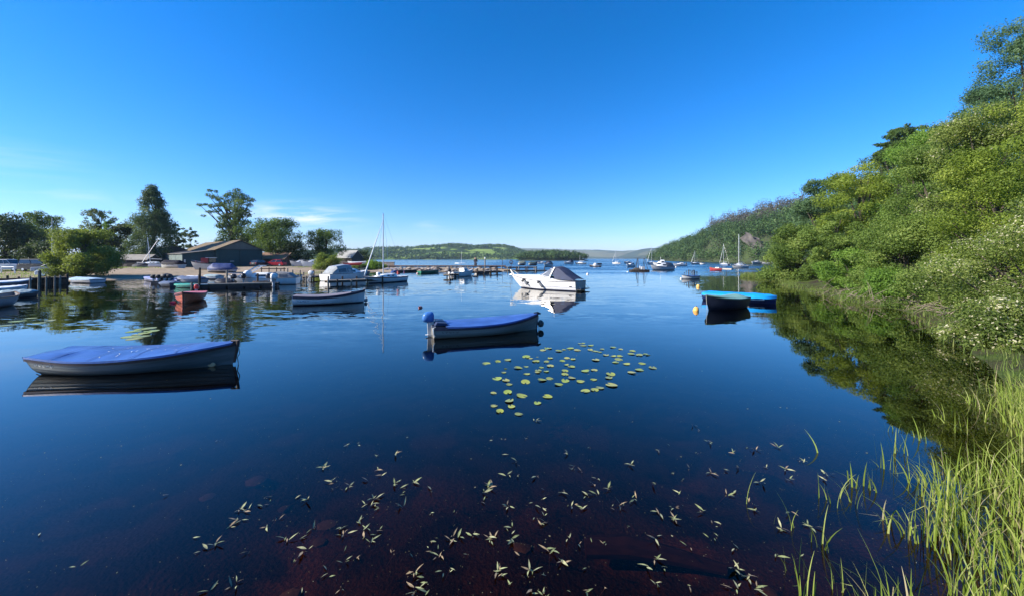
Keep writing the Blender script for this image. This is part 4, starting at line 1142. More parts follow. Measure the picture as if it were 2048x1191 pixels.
# ---- 5. dark boat with sea-green cover
t, Lw = boat_at('rowing_boat', 'dark navy boat under a pale sea-green cover near the orange buoy', 'boat', GP(1482, 612.5), GP(1411, 620))
h = Hull(3.2, 1.55, .58, dr=.16, bow=.42, stern=.02, tr=.72, rake=.22, p=2.2, bv=.6)
h.mesh(transom=False).build('hull', M('hull_ink', (.012, .016, .030), .35, var=.25), t)
h.transom().build('transom', M('hull_ink', (.012, .016, .03)), t)
h.gunwale(.03, -.03, .01).build('rubbing_strake', M('strake_green', (.03, .055, .05), .5), t)
h.cover(.0, .985, .09, over=.03, skirt=.035, seed=15, wr=.02, peak=(.18, 1.0)).build('boat_cover', M('cover_seagreen', (.155, .30, .26), .6, var=.14, bump=.3, bscale=8), t, angle=60)
mb = MB(); mb.tube([h.sec(1, 1, 0) + Vector((.0, 0, .02)), h.sec(1, 0, .5) + Vector((.05, 0, 0)), h.sec(1, 0, .9) + Vector((.1, 0, 0))], .012, 6); mb.build('mooring_rope', ROPE, t)

# ---- 6. bright blue tarpaulin boat
t, Lw = boat_at('tarpaulin_boat', 'boat wrapped in bright azure tarpaulin with a white name strip', 'boat', GP(1419, 598.5), GP(1541, 606.5))
h = Hull(4.1, 1.5, .44, dr=.16, bow=.10, stern=.10, tr=.85, rake=.05, p=4.2, mid=.5)
h.mesh(transom=False).build('hull', M('hull_midnight', (.02, .035, .12), .3, var=.2), t)
h.transom().build('transom', M('hull_midnight', (.02, .035, .12)), t)
h.cover(.0, 1.0, .13, over=.05, skirt=.17, seed=18, wr=.02, ridge_exp=1.1).build('tarpaulin', M('tarp_azure', (.012, .30, .78), .38, var=.14, vscale=2, bump=.5, bscale=6), t, angle=60)
p0, p1 = h.sec(.62, 1, .30), h.sec(.86, 1, .30)
mb = MB(); off = .02
a = Vector((p0.x, -p0.y - off, p0.z)); b = Vector((p1.x, -p1.y - off, p1.z))
mb.add([a + Vector((0, 0, -.07)), b + Vector((0, 0, -.07)), b + Vector((0, 0, .07)), a + Vector((0, 0, .07)), a + Vector((0, .012, -.07)), b + Vector((0, .012, -.07)), b + Vector((0, .012, .07)), a + Vector((0, .012, .07))], [(0, 1, 2, 3), (4, 5, 6, 7), (0, 1, 5, 4), (1, 2, 6, 5), (2, 3, 7, 6), (3, 0, 4, 7)])
ns = mb.build('name_strip', M('name_white', (.80, .78, .76), .5), t, smooth=False)
marks(ns, (a + (b - a) * .08 + Vector((0, 0, -.03)), a + (b - a) * .72 + Vector((0, 0, -.03))), .06, M('letter_grey', (.45, .42, .42), .5), n=7, seed=21)
mb = MB(); q = a + (b - a) * .86; mb.lathe([(.003, -.008), (.05, -.006), (.05, .0), (.003, .004)], (q.x, q.y - .004, q.z + .02), 12, 'Y'); mb.build('round_badge', M('badge_red', (.35, .06, .07), .5), ns)

# ---- 7. white cabin cruiser with navy canopy
def cabin_cruiser():
    ps = Vector((6.0, 32.4, 0)); pb = Vector((1.05, 35.75, 0)); d = (pb - ps).normalized()
    L = 7.3
    c = ps + d * (L / 2)
    t = root('cabin_cruiser', 'white cabin cruiser with navy tent canopy moored in mid channel', 'boat', (c.x, c.y, 0), heading(ps, pb))
    h = Hull(L, 2.55, .80, dr=.35, bow=.58, stern=.03, tr=.90, rake=1.35, srake=0, prof=PR_MOTOR, p=2.3, mid=.36, nt=26, bv=.7)
    hm_ = MH('cruiser_hull', (.80, .79, .77), (.025, .03, .06), .07, .22, band=(.30, .31, .36), bw=.035, grime=.12)
    h.mesh(transom=False).build('hull', hm_, t)
    h.transom(.02).build('transom', M('transom_grey', (.42, .42, .40), .35, var=.15), t)
    h.gunwale(.028, -.0, .012).build('rubbing_strake', M('strake_greybrown', (.24, .225, .215), .5), t)
    g2 = MB()
    for side in (1, -1):
        for z0, rr in ((.42, .016),):
            pts = []
            for tt in h.T:
                if tt > .96: break
                p = h.sec(tt, float(np.interp(z0, [q[1] for q in h.prof], [q[0] for q in h.prof])), z0, .008); pts.append((p.x, p.y * side, p.z))
            g2.tube(pts, rr, 5)
    g2.build('spray_rail', M('rail_greyviolet', (.34, .32, .36), .4), t)
    # deck and coachroof lofted as one moulding
    def hb(x): return h.sec((x + L / 2) / L, 1, 0)
    rings = []
    for x, rz, w in ((-3.6, .00, 1.0), (-1.7, .10, .98), (-1.2, .30, .95), (.1, .42, .88), (1.1, .34, .86), (2.3, .18, .9), (3.2, .05, .95), (3.62, .0, 1)):
        p = hb(x); b = p.y * w
        rings.append([Vector((x, yy * b, p.z + .01 + rz * zz)) for yy, zz in ((1, 0), (.92, .55), (.72, .95), (.3, 1.05), (-.3, 1.05), (-.72, .95), (-.92, .55), (-1, 0))])
    MB().loft(rings, False, False).build('coachroof', WHITE, t, angle=50)
    # windscreen frame and panes
    zs = hb(.3).z + .36
    base = [(.32, .0), (.15, .62), (-.25, .98), (-1.15, 1.06)]; top = [(-.80, .0), (-.92, .50), (-1.15, .80), (-1.4, .90)]
    fr = MB(); panes = []
    for side in (1, -1):
        for i in range(3):
            a = Vector((base[i][0], base[i][1] * side, zs + .05)); b = Vector((base[i + 1][0], base[i + 1][1] * side, zs + .03 - .10 * (i == 2)))
            c1 = Vector((top[i + 1][0], top[i + 1][1] * side, zs + .62)); d1 = Vector((top[i][0], top[i][1] * side, zs + .66))
            panes.append((a, b, c1, d1)); fr.tube([a, b], .028, 5); fr.tube([d1, c1], .022, 5); fr.tube([b, c1], .03, 5)
    fr.tube([(base[0][0], 0, zs + .05), (top[0][0], 0, zs + .66)], .022, 5)
    for q in panes:
        n_ = (q[1] - q[0]).cross(q[2] - q[0]).normalized() * .006
        MB().add([p + n_ for p in q] + [p - n_ for p in q], [(0, 1, 2, 3), (7, 6, 5, 4), (0, 1, 5, 4), (1, 2, 6, 5), (2, 3, 7, 6), (3, 0, 4, 7)]).build('windscreen_pane', M('screen_glass', (.12, .13, .14), .08, var=.15, spec=.9), t, smooth=False)
    fr.build('windscreen_frame', M('frame_white', (.70, .70, .69), .35), t)
    # canopy: from the windscreen top over the hoop and down to the stern
    can = MB(); rings = []
    for x, zt, wt, wb, zb in ((-.82, zs + .66, .48, .60, zs + .56), (-1.15, zs + .80, .72, .86, zs + .60), (-1.72, zs + .84, .82, 1.10, zs - .22), (-2.05, zs + .72, .86, 1.18, .98), (-2.8, zs + .18, 1.0, 1.18, .94), (-3.5, .97, 1.08, 1.14, .92)):
        rings.append([Vector((x, yy, zz)) for yy, zz in ((wb, zb), (lerp(wb, wt, .55), lerp(zb, zt, .5)), (wt, zt - .05), (wt * .6, zt + .03), (0, zt + .05), (-wt * .6, zt + .03), (-wt, zt - .05), (-lerp(wb, wt, .55), lerp(zb, zt, .5)), (-wb, zb))])
    can.loft(rings, False, False).build('canopy', M('canopy_navy', (.040, .048, .085), .75, var=.18, vscale=2, bump=.3, bscale=7), t, angle=25)
    hoop = MB()
    for side in (1, -1):
        hoop.loft([[Vector((x0, y0 * side, z0)) + Vector(o) for o in ((-.05, 0, 0), (.05, 0, 0), (.05, .03, 0), (-.05, .03, 0))] for x0, y0, z0 in ((-1.12, 1.13, zs - .30), (-1.20, 1.05, zs + .05), (-1.50, .88, zs + .72), (-1.56, .84, zs + .82))])
    hoop.build('canopy_hoop', M('frame_white', (.7, .7, .69)), t)
    mb = MB()
    for tt in (.745, .60):
        p = h.sec(tt, .97, .24); q = h.sec(tt + .03, .97, .24)
        mb.lathe([(.003, -.012), (.15, -.010), (.16, .0), (.12, .012), (.003, .012)], (0, 0, 0), 14, 'Y', 1.0, .5)
    for side in (1, -1):
        for tt in (.79, .665):
            p = h.sec(tt, .97, .24)
            w_ = MB().lathe([(.003, -.012), (.15, -.010), (.16, .0), (.12, .012), (.003, .012)], (0, 0, 0), 14, 'Y', 1.0, .5)
            ang = math.atan2(h.sec(tt + .03, .97, .24).y - h.sec(tt - .03, .97, .24).y, .06 * L) * side
            R = Matrix.Rotation(ang, 4, 'Z')
            w_.v = [tuple(R @ Vector(v) + Vector((p.x, (p.y + .012) * side, p.z))) for v in w_.v]
            w_.build('porthole', GLASS(), t)
    p = h.sec(.04, .97, .36)
    for side in (1, -1):
        MB().box((p.x + .15, (p.y + .015) * side, p.z), (.22, .02, .07)).build('engine_vent', M('vent_black', (.02, .02, .02), .5), t)
    marks(t, ((h.sec(.2, .96, .36).x, h.sec(.2, .96, .36).y + .018, h.sec(.2, .96, .36).z - .03), (h.sec(.29, .96, .36).x, h.sec(.29, .96, .36).y + .018, h.sec(.29, .96, .36).z - .03)), .07, M('letter_pale', (.50, .49, .50), .5), n=6, seed=5, normal=(0, 1, 0))
    for tt in (.72, .47):
        p = h.sec(tt, 1, .10); fender(t, (p.x, p.y + .10, p.z - .02), .60, .105, (-.85, 0))
        b_ = MB().lathe([(.01, -.15), (.11, -.10), (.15, 0), (.11, .10), (.01, .15)], (p.x + .05, p.y + .12, p.z + .0), 12); b_.build('ball_fender', M('fender_dark', (.10, .10, .105), .5), t)
    # pulpit, anchor roller, swim platform, stern ladder rails
    r_ = MB(); bx_ = h.sec(1, 1, 0)
    r_.tube([(bx_.x - .55, .38, bx_.z), (bx_.x - .20, .26, bx_.z + .30), (bx_.x + .16, 0, bx_.z + .46), (bx_.x - .20, -.26, bx_.z + .30), (bx_.x - .55, -.38, bx_.z)], .024, 6)
    r_.tube([(bx_.x - .12, .0, bx_.z), (bx_.x + .16, 0, bx_.z + .46)], [.05, .032], 6)
    r_.build('pulpit_rail', M('rail_cream', (.70, .68, .60), .3), t)
    MB().tube([(bx_.x - .05, 0, bx_.z - .01), (bx_.x + .12, 0, bx_.z - .05)], [.05, .06], 8).build('anchor_roller', STEEL, t)
    MB().tube([(bx_.x + .05, 0, bx_.z - .08), (bx_.x - .02, .05, .7), (bx_.x + .10, .08, -.05)], .014, 5).build('mooring_chain', M('chain', (.18, .18, .18), .6), t)
    s_ = MB(); s_.box((-L / 2 - .24, 0, .16), (.46, 2.0, .05)); s_.build('swim_platform', M('platform_dark', (.05, .05, .055), .6), t)
    s_ = MB()
    for y in (-.85, .85): s_.tube([(-L / 2 - .02, y, .62), (-L / 2 - .42, y, .20)], .016, 5)
    s_.build('platform_stay', STEEL, t)
cabin_cruiser()

# ---- generic small craft ----------------------------------------------------
def motorboat(label, ps, pb, L=None, B=None, fb=.55, hull=(.74, .74, .72), low=(.03, .04, .08), cabin=(.42, .80, .55), canopy=None, roof=None, name='motorboat', cat='boat', group='motorboats on the moorings', rails=True, motor=None, z=0.0, stripe=None, pane=None, open_aft=True, bowf=.5):
    ps, pb = Vector(ps), Vector(pb)
    t, Lw = boat_at(name, label, cat, ps, pb, group, z)
    L = L or Lw; B = B or L * .37
    h = Hull(L, B, fb, dr=.28, bow=bowf, stern=.02, tr=.88, rake=L * .12, prof=PR_MOTOR, p=2.3, nt=14)
    key = 'hull_%d_%d_%d_%d' % tuple(int(99 * c) for c in hull + (low[2],))
    h.mesh().build('hull', MH(key, hull, low, .06, .3, band=stripe, bw=.05, grime=.2), t)
    h.deck(0, 1, .03, .03).build('deck', WHITE if min(hull) > .3 else CREAM, t)
    h.gunwale(.025, 0, .01).build('rubbing_strake', M('strake_greybrown', (.24, .225, .215), .5), t)
    top = h.sheer(.5)
    if cabin:
        x0, x1, ch = cabin[0] * L - L / 2, cabin[1] * L - L / 2, cabin[2]
        w0, w1 = h.beam(cabin[0]) * .82, h.beam(cabin[1]) * .7
        rings = []
        for x, zz, ww, in ((x0, ch, w0), (lerp(x0, x1, .45), ch, lerp(w0, w1, .4)), (lerp(x0, x1, .70), ch * .52, lerp(w0, w1, .7)), (x1, .06, w1)):
            b = top - .05
            rings.append([(x, ww, b), (x, ww * .88, b + zz * .75), (x, ww * .78, b + zz), (x, 0, b + zz * 1.06), (x, -ww * .78, b + zz), (x, -ww * .88, b + zz * .75), (x, -ww, b)])
        MB().loft(rings, True, True).build('cabin', WHITE, t, angle=40)
        gm = pane or GLASS()
        for side in (1, -1):
            xa, xb = lerp(x0, x1, .06), lerp(x0, x1, .42)
            wa, wb = lerp(w0, w1, .05) + .012, lerp(w0, w1, .38) + .012
            b = top - .05
            MB().add([(xa, side * wa * .965, b + ch * .34), (xb, side * wb * .965, b + ch * .34), (xb, side * wb * .885, b + ch * .72), (xa, side * wa * .885, b + ch * .72),
                      (xa, side * (wa * .965 - .02), b + ch * .34), (xb, side * (wb * .965 - .02), b + ch * .34), (xb, side * (wb * .885 - .02), b + ch * .72), (xa, side * (wa * .885 - .02), b + ch * .72)],
                     [(0, 1, 2, 3), (4, 7, 6, 5), (0, 4, 5, 1), (1, 5, 6, 2), (2, 6, 7, 3), (3, 7, 4, 0)]).build('side_window', gm, t, smooth=False)
        xm, xn = lerp(x0, x1, .47), lerp(x0, x1, .68); wm = lerp(w0, w1, .45) * .72; wn_ = lerp(w0, w1, .68) * .74
        b = top - .05
        MB().add([(xm, wm, b + ch * .98), (xn, wn_, b + ch * .62), (xn, -wn_, b + ch * .62), (xm, -wm, b + ch * .98), (xm + .03, wm, b + ch * 1.03), (xn + .03, wn_, b + ch * .67), (xn + .03, -wn_, b + ch * .67), (xm + .03, -wm, b + ch * 1.03)],
                 [(0, 1, 2, 3), (4, 7, 6, 5), (0, 4, 5, 1), (1, 5, 6, 2), (2, 6, 7, 3), (3, 7, 4, 0)]).build('windscreen', gm, t, smooth=False)
    if canopy:
        cm, c0, c1, chh = canopy
        x0, x1 = c0 * L - L / 2, c1 * L - L / 2; rings = []
        for x, zz, k in ((x0, .12, .98), (lerp(x0, x1, .25), chh * .82, .92), (lerp(x0, x1, .7), chh, .86), (x1, chh * .9, .80)):
            w_ = h.beam((x + L / 2) / L); b = h.sheer((x + L / 2) / L)
            rings.append([(x, w_ * .98, b), (x, w_ * k * .92, b + zz * .7), (x, w_ * k * .7, b + zz), (x, 0, b + zz * 1.07), (x, -w_ * k * .7, b + zz), (x, -w_ * k * .92, b + zz * .7), (x, -w_ * .98, b)])
        cnp = MB().loft(rings, True, True).build('canopy', cm, t, angle=30)
        sm_ = M('clear_vinyl', (.085, .09, .095), .15, var=.2, spec=.6)
        R_ = [[Vector(p) for p in r] for r in rings]
        def band(a, b, c, d):
            n_ = (b - a).cross(d - a).normalized() * .012
            for sg in (1, -1):
                q = [p + n_ * sg for p in (a, b, c, d)]
                if sg == 1: mbq = q
                else: mbq = mbq + q
            MB().add(mbq, [(0, 1, 2, 3), (7, 6, 5, 4), (0, 1, 5, 4), (1, 2, 6, 5), (2, 3, 7, 6), (3, 0, 4, 7)]).build('canopy_window', sm_, cnp, smooth=False)
        for i0, i1 in ((1, 2), (2, 3)):
            for lo, hi in ((0, 1), (6, 5)):
                A, B_, C_, D_ = R_[i0][lo], R_[i1][lo], R_[i1][hi], R_[i0][hi]
                band(A.lerp(D_, .30).lerp(B_.lerp(C_, .30), .08), A.lerp(D_, .30).lerp(B_.lerp(C_, .30), .92), A.lerp(D_, .93).lerp(B_.lerp(C_, .93), .92), A.lerp(D_, .93).lerp(B_.lerp(C_, .93), .08))
        band(R_[0][1].lerp(R_[1][1], .2) * 1.0, R_[0][5].lerp(R_[1][5], .2), R_[0][5].lerp(R_[1][5], .85), R_[0][1].lerp(R_[1][1], .85))
    if roof:
        rm, r0, r1, rz = roof
        x0, x1 = r0 * L - L / 2, r1 * L - L / 2; w_ = B * .36
        MB().loft([[(x, w_, rz), (x, w_ * .6, rz + .06), (x, -w_ * .6, rz + .06), (x, -w_, rz), (x, -w_, rz - .03), (x, w_, rz - .03)] for x in (x0, x1)]).build('hardtop', rm, t)
        pp_ = MB()
        for x in (x0 + .1, x1 - .05):
            for s_ in (1, -1): pp_.tube([(x, w_ * .95 * s_, top - .05), (x, w_ * .9 * s_, rz)], .025, 5)
        pp_.build('hardtop_post', STEEL, t)
    if rails:
        r_ = MB()
        for s_ in (1, -1):
            pts = [h.sec(tt, 1, 0) + Vector((0, -.04, .28)) for tt in (.62, .75, .88)] + [h.sec(1, 1, 0) + Vector((.02, 0, .30))]
            r_.tube([(p.x, p.y * s_, p.z) for p in pts], .014, 4)
            for p in pts[:-1]: r_.tube([(p.x, p.y * s_, p.z - .28), (p.x, p.y * s_, p.z)], .011, 4)
        r_.build('guard_rail', STEEL, t)
    if motor: outboard(t, -L / 2 - .02, fb * .9, s=motor[0], cowl=motor[1])
    return t, h

def yacht(label, ps, pb, mast, L=None, hull=(.72, .73, .73), low=(.02, .03, .07), furl=True, sailcover=None, z=0.0, group='yachts on the moorings', name='sailing_yacht', stays=True, fb=.55, lean=0.0, mr=.055):
    ps, pb = Vector(ps), Vector(pb)
    t, Lw = boat_at(name, label, 'yacht', ps, pb, group, z)
    L = L or Lw
    h = Hull(L, L * .32, fb, dr=.35, bow=.30, stern=.05, tr=.55, rake=L * .13, srake=L * .03, p=2.1, nt=16)
    key = 'yhull_%d_%d_%d_%d' % tuple(int(99 * c) for c in hull + (low[2],))
    h.mesh().build('hull', MH(key, hull, low, .10, .3, band=None, grime=.15), t)
    h.gunwale(.035, -.05, .012, flat=1.4).build('rubbing_strake', M('strake_navy', (.018, .022, .045), .4), t)
    h.deck(0, 1, .015, .05).build('deck', CREAM, t)
    top = h.sheer(.5); rings = []
    for u, zz, ww in ((.30, .30, .62), (.34, .36, .62), (.58, .34, .60), (.74, .16, .5), (.78, .0, .45)):
        x = u * L - L / 2; w_ = h.beam(u) * ww
        rings.append([(x, w_, top - .03), (x, w_ * .85, top + zz * .85), (x, w_ * .5, top + zz), (x, -w_ * .5, top + zz), (x, -w_ * .85, top + zz * .85), (x, -w_, top - .03)])
    MB().loft(rings, True, True).build('coachroof', WHITE, t, angle=40)
    for side in (1, -1):
        for u in (.40, .50):
            x = u * L - L / 2; w_ = h.beam(u) * .62
            MB().box((x, side * (w_ * .93), top + .17), (L * .06, .03, .11)).build('cabin_window', GLASS(), t)
    mx = .56 * L - L / 2
    mt = Vector((mx + lean, 0, mast))
    mm = MB().tube([(mx, 0, top + .25), mt], [mr, mr * .75], 8); m_ = mm.build('mast', ALU, t)
    MB().box((mx + lean + .04, 0, mast + .05), (.30, .03, .02)).build('wind_vane', BLACK, m_)
    s_ = MB(); cz = lerp(top, mast, .58)
    s_.tube([(mx + lean * .55, -.55, cz), (mx + lean * .55, .55, cz)], .018, 5); s_.build('spreader', ALU, m_)
    bm_ = MB().tube([(mx, 0, top + .95), (mx - L * .38, 0, top + .85)], .05, 6)
    bm_.build('boom', ALU, t)
    if sailcover:
        MB().tube([(mx - .05, 0, top + 1.10), (mx - L * .12, 0, top + 1.08), (mx - L * .25, 0, top + 1.0), (mx - L * .37, 0, top + .93)], [.13, .16, .13, .06], 8).build('sail_cover', sailcover, t)
    if furl:
        b = h.sec(.985, 1, 0); a = Vector((b.x, 0, b.z + .10)); e = Vector((mx + lean + .10, 0, mast * .88))
        MB().tube([a, a.lerp(e, .08), a.lerp(e, .45), a.lerp(e, .8), e], [.02, .07, .06, .035, .012], 6).build('furled_sail', M('sailcloth', (.70, .70, .68), .8), t)
    if stays:
        s_ = MB()
        for side in (1, -1): s_.tube([(mx - .1, side * h.beam(.53), top), (mx + lean * .55, side * .55, cz), (mt.x, 0, mast * .93)], .012, 4)
        s_.tube([(-L / 2 + .05, 0, h.sheer(0)), mt], .008, 4)
        s_.build('rigging', STEEL, t)
    return t, h

# ---- the moored yacht by the jetty
t, h = yacht('white sailing yacht with navy stripe and tall mast beside the jetty', GP(806, 562), GP(733, 567), 8.05, L=6.1, sailcover=None, group=None, fb=.62, mr=.07)
MB().box((-.9, .35, 1.22), (.55, .5, .24), ry=.1).build('cockpit_cover', M('cover_blue', (.06, .115, .42)), t, bevel=.05)
MB().lathe([(.01, -.2), (.2, -.16), (.25, 0), (.2, .16), (.01, .2)], (1.35, .35, 1.05), 10).build('white_fender', WHITE, t)
MB().tube([(-2.6, 0, .7), (-2.85, 0, 1.35)], .02, 5).build('flagstaff', STEEL, t)
MB().box((-2.86, 0, 1.12), (.10, .03, .42), rx=.1).build('ensign', M('flag_red', (.45, .04, .05), .8), t)
MB().box((-1.75, .2, 1.05), (.3, .3, .45)).build('red_bundle', M('bundle_red', (.28, .05, .05), .7), t, bevel=.04)

# ---- canopied motorboat at the jetty
motorboat('white motorboat with clear canopy stern-on at the wooden jetty', (-23.2, 45.6, 0), (-20.0, 51.6, 0), L=6.6, B=2.35, fb=.85, cabin=(.42, .86, .62), canopy=(M('canopy_smoke', (.30, .31, .30), .3, var=.2), .06, .5, 1.15), group=None, low=(.02, .02, .02), rails=True)
# ---- big white cruiser with raked radar arch behind the dark pontoon
t, h = motorboat('white sports cruiser with raked arch behind the dark pontoon', (-23.6, 41.0, 0), (-30.2, 38.9, 0), L=6.8, B=2.4, fb=.72, cabin=(.40, .80, .58), canopy=(M('canopy_grey', (.20, .195, .19), .7), .04, .34, .62), group=None, rails=True)
ar = MB()
for y in (.85, -.85): ar.loft([[Vector((x - .1, y - .05, z)), Vector((x + .12, y - .05, z)), Vector((x + .12, y + .05, z)), Vector((x - .1, y + .05, z))] for x, z in ((2.0, .9), (1.1, 1.45), (.35, 1.95), (.05, 2.02))])
ar.box((.05, 0, 2.02), (.26, 1.8, .07)); ar.build('radar_arch', WHITE, t)

# ---- left-hand craft
def covered(label, ps, pb, B, fb, hull, cov, ridge=.12, low=(.02, .025, .04), name='covered_boat', group=None, z=0.0, seed=1, peak=None, bow=.3, motor=None, skirt=.1, L=None, t0=0.0):
    t, Lw = boat_at(name, label, 'boat', ps, pb, group, z)
    L = L or Lw
    h = Hull(L, B, fb, dr=.2, bow=bow, stern=.05, tr=.82, rake=.15, p=2.3, nt=14)
    h.mesh().build('hull', MH('chull_%d_%d_%d' % tuple(int(99 * c) for c in hull), hull, low, .05, .4, grime=.3), t)
    h.gunwale(.03, -.02, .01).build('rubbing_strake', M('strake_dark', (.03, .018, .02)), t)
    h.cover(t0, .985, ridge, over=.04, skirt=skirt, seed=seed, wr=.03, peak=peak).build('boat_cover', cov, t, angle=60)
    if motor: outboard(t, -L / 2 - .02, fb * .95, s=motor[0], cowl=motor[1], tilt=motor[2] if len(motor) > 2 else 0)
    return t, h
def dinghy(label, ps, pb, B, fb, hull, inner=(.55, .55, .53), name='open_dinghy', group=None, motor=None, z=0.0, bow=.3):
    t, Lw = boat_at(name, label, 'boat', ps, pb, group, z)
    h = Hull(Lw, B, fb, dr=.16, bow=bow, stern=.05, tr=.8, rake=.15, p=2.3, nt=14)
    h.mesh().build('hull', MH('dhull_%d_%d_%d' % tuple(int(99 * c) for c in hull), hull, tuple(c * .3 for c in hull), .05, .4, grime=.3), t)
    h2 = Hull(Lw * .94, B * .9, fb, dr=.10, bow=bow, stern=.05, tr=.8, rake=.15, p=2.3, nt=14)
    im = M('dinner_%d_%d_%d' % tuple(int(99 * c) for c in inner), inner, .6)
    h2.mesh().build('inner_skin', im, t)
    h.gunwale(.04, 0, -.02).build('gunwale', M('gunwale_wood', (.22, .14, .08), .5), t)
    for u in (.22, .5, .76):
        x = u * Lw - Lw / 2; MB().box((x, 0, fb * .62), (.2, h.beam(u) * 1.8, .03)).build('thwart', M('thwart_wood', (.30, .22, .14), .6), t)
    if motor: outboard(t, -Lw / 2 - .02, fb * .95, s=motor[0], cowl=motor[1])
    return t, h
WC = M('cover_white', (.66, .68, .70), .55, bump=.2)
covered('white-topped grey launch furthest back at the left edge', GP(-30, 577), GP(36, 573), 1.9, .55, (.10, .10, .12), WC, .05, seed=31, L=4.8)
covered('long white boat at the left edge beside the posts', GP(-45, 590), GP(56, 585), 1.7, .5, (.62, .64, .66), WC, .06, seed=32)
covered('grey-hulled boat with pale green-grey cover lowest of the left edge row', GP(-5, 596), GP(78, 592), 1.6, .34, (.07, .08, .09), M('cover_greygreen', (.27, .34, .34), .6, bump=.4), .18, seed=33, bow=.1)
dinghy('small weathered grey dinghy cut by the left edge', GP(-42, 618), GP(30, 606), 1.4, .55, (.16, .17, .19), (.2, .2, .2))
covered('small boat with pale blue cover under the round willow bush', GP(196, 566), GP(140, 564.5), 1.7, .42, (.42, .42, .44), M('cover_ice', (.34, .46, .54), .55, bump=.4), .20, seed=34, bow=.1)
# row of boats on the near side of the yard slip
covered('long boat with lavender-blue cover by the slipway', GP(372, 566), GP(288, 561), 2.0, .38, (.30, .30, .38), M('cover_lavender', (.24, .27, .46), .6, bump=.3), .12, seed=35)
t = root('outboard_cluster_raft', 'dark motor raft crowded with black outboards beside the lavender boat', 'raft', (XA(330, 42), 42, 0), .2)
MB().box((0, 0, .12), (2.0, 1.2, .3)).build('raft_deck', M('raft_black', (.03, .03, .035), .7), t, bevel=.03)
for i, (x, y) in enumerate(((-.7, -.5), (-.2, -.55), (.35, -.5), (.75, -.45))): outboard(t, x, .42, y, s=1.1, cowl=M('cowl_black', (.02, .02, .022)))
MB().lathe([(.05, 0), (.62, .05), (.66, .4), (.45, .75), (.1, .85)], (.05, .15, .25), 14).build('black_cover', M('cover_black', (.012, .014, .022), .6), t)
covered('green inflatable tender beside the black outboards', GP(395, 575), GP(350, 574), 1.4, .30, (.05, .28, .20), M('cover_jade', (.06, .30, .22), .5), .06, seed=36, bow=.05)
covered('low boat with dark blue-grey cover behind the green tender', GP(408, 566), GP(352, 566), 1.6, .5, (.20, .22, .26), M('cover_slate', (.10, .13, .20), .6, bump=.4), .25, seed=37)
for i, (lab, px, py, cw, s) in enumerate((('white outboard standing upright on the dark pontoon', 500, 570, (.70, .71, .72), 1.9), ('black outboard on the pontoon left of the white motor', 487, 571, (.02, .02, .022), 1.4), ('short black outboard in the middle of the pontoon', 464, 572, (.03, .03, .035), 1.3),
                                    ('tall white outboard at the right end of the pontoon', 544, 574, (.72, .72, .70), 1.5), ('dark outboard beside the tall white one', 536, 573, (.04, .04, .05), 1.4), ('grey outboard tilted up left of the canopied motorboat', 621, 561, (.55, .56, .55), 1.5))):
    q = GP(px, py)
    t = root('outboard_motor', lab, 'outboard motor', (q.x, q.y, .45 if i < 5 else .35), 1.2 + i, None)
    outboard(t, 0, .1, s=s, cowl=M('cowl_%d' % int(cw[0] * 100), cw, .3), name='cowling', tilt=.5 if i == 5 else 0)
covered('long boat under a bright green cover on the stony edge', GP(522, 558, .1), GP(568, 557, .1), 1.5, .42, (.03, .10, .07), M('cover_emerald', (.05, .30, .22), .55, bump=.3), .10, seed=38, bow=.45, z=.25)
dinghy('open launch with black motors at the pontoon end', GP(508, 573), GP(552, 572), 1.4, .5, (.30, .30, .30), motor=None)
# more of the crowd along the slip and the pontoon
covered('low white-sheeted dinghy behind the green tender', GP(400, 563), GP(368, 562.5), 1.5, .40, (.45, .45, .46), WC, .28, seed=71, bow=.1)
covered('small dark dinghy nosed in beside the lavender boat', GP(352, 573), GP(322, 572), 1.3, .36, (.05, .06, .08), M('cover_slate', (.10, .13, .20)), .16, seed=72, bow=.1)
covered('black speedboat with humped cover alongside the pontoon', GP(470, 571.5), GP(428, 572.5), 1.6, .42, (.03, .03, .04), M('cover_black', (.012, .014, .022)), .35, seed=73, bow=.15)
covered('grey boat with charcoal hood behind the pontoon end', GP(520, 566), GP(482, 567), 1.7, .55, (.30, .31, .33), M('cover_charcoal', (.06, .06, .065), .7, bump=.4), .5, seed=74, bow=.1)
dinghy('teal open dinghy between the hooded boat and the green-covered boat', GP(524, 563), GP(560, 562), 1.4, .40, (.04, .16, .15), (.16, .17, .16))
covered('pale grey dinghy on the foreshore below the blue tarpaulin', GP(440, 558.5), GP(408, 558), 1.4, .40, (.48, .49, .50), M('cover_greygreen', (.27, .34, .34)), .18, seed=75, bow=.15, z=.05)
dinghy('small white tender hauled up beside the timber rail', GP(600, 556), GP(572, 555.5), 1.3, .42, (.60, .60, .58), z=.05)
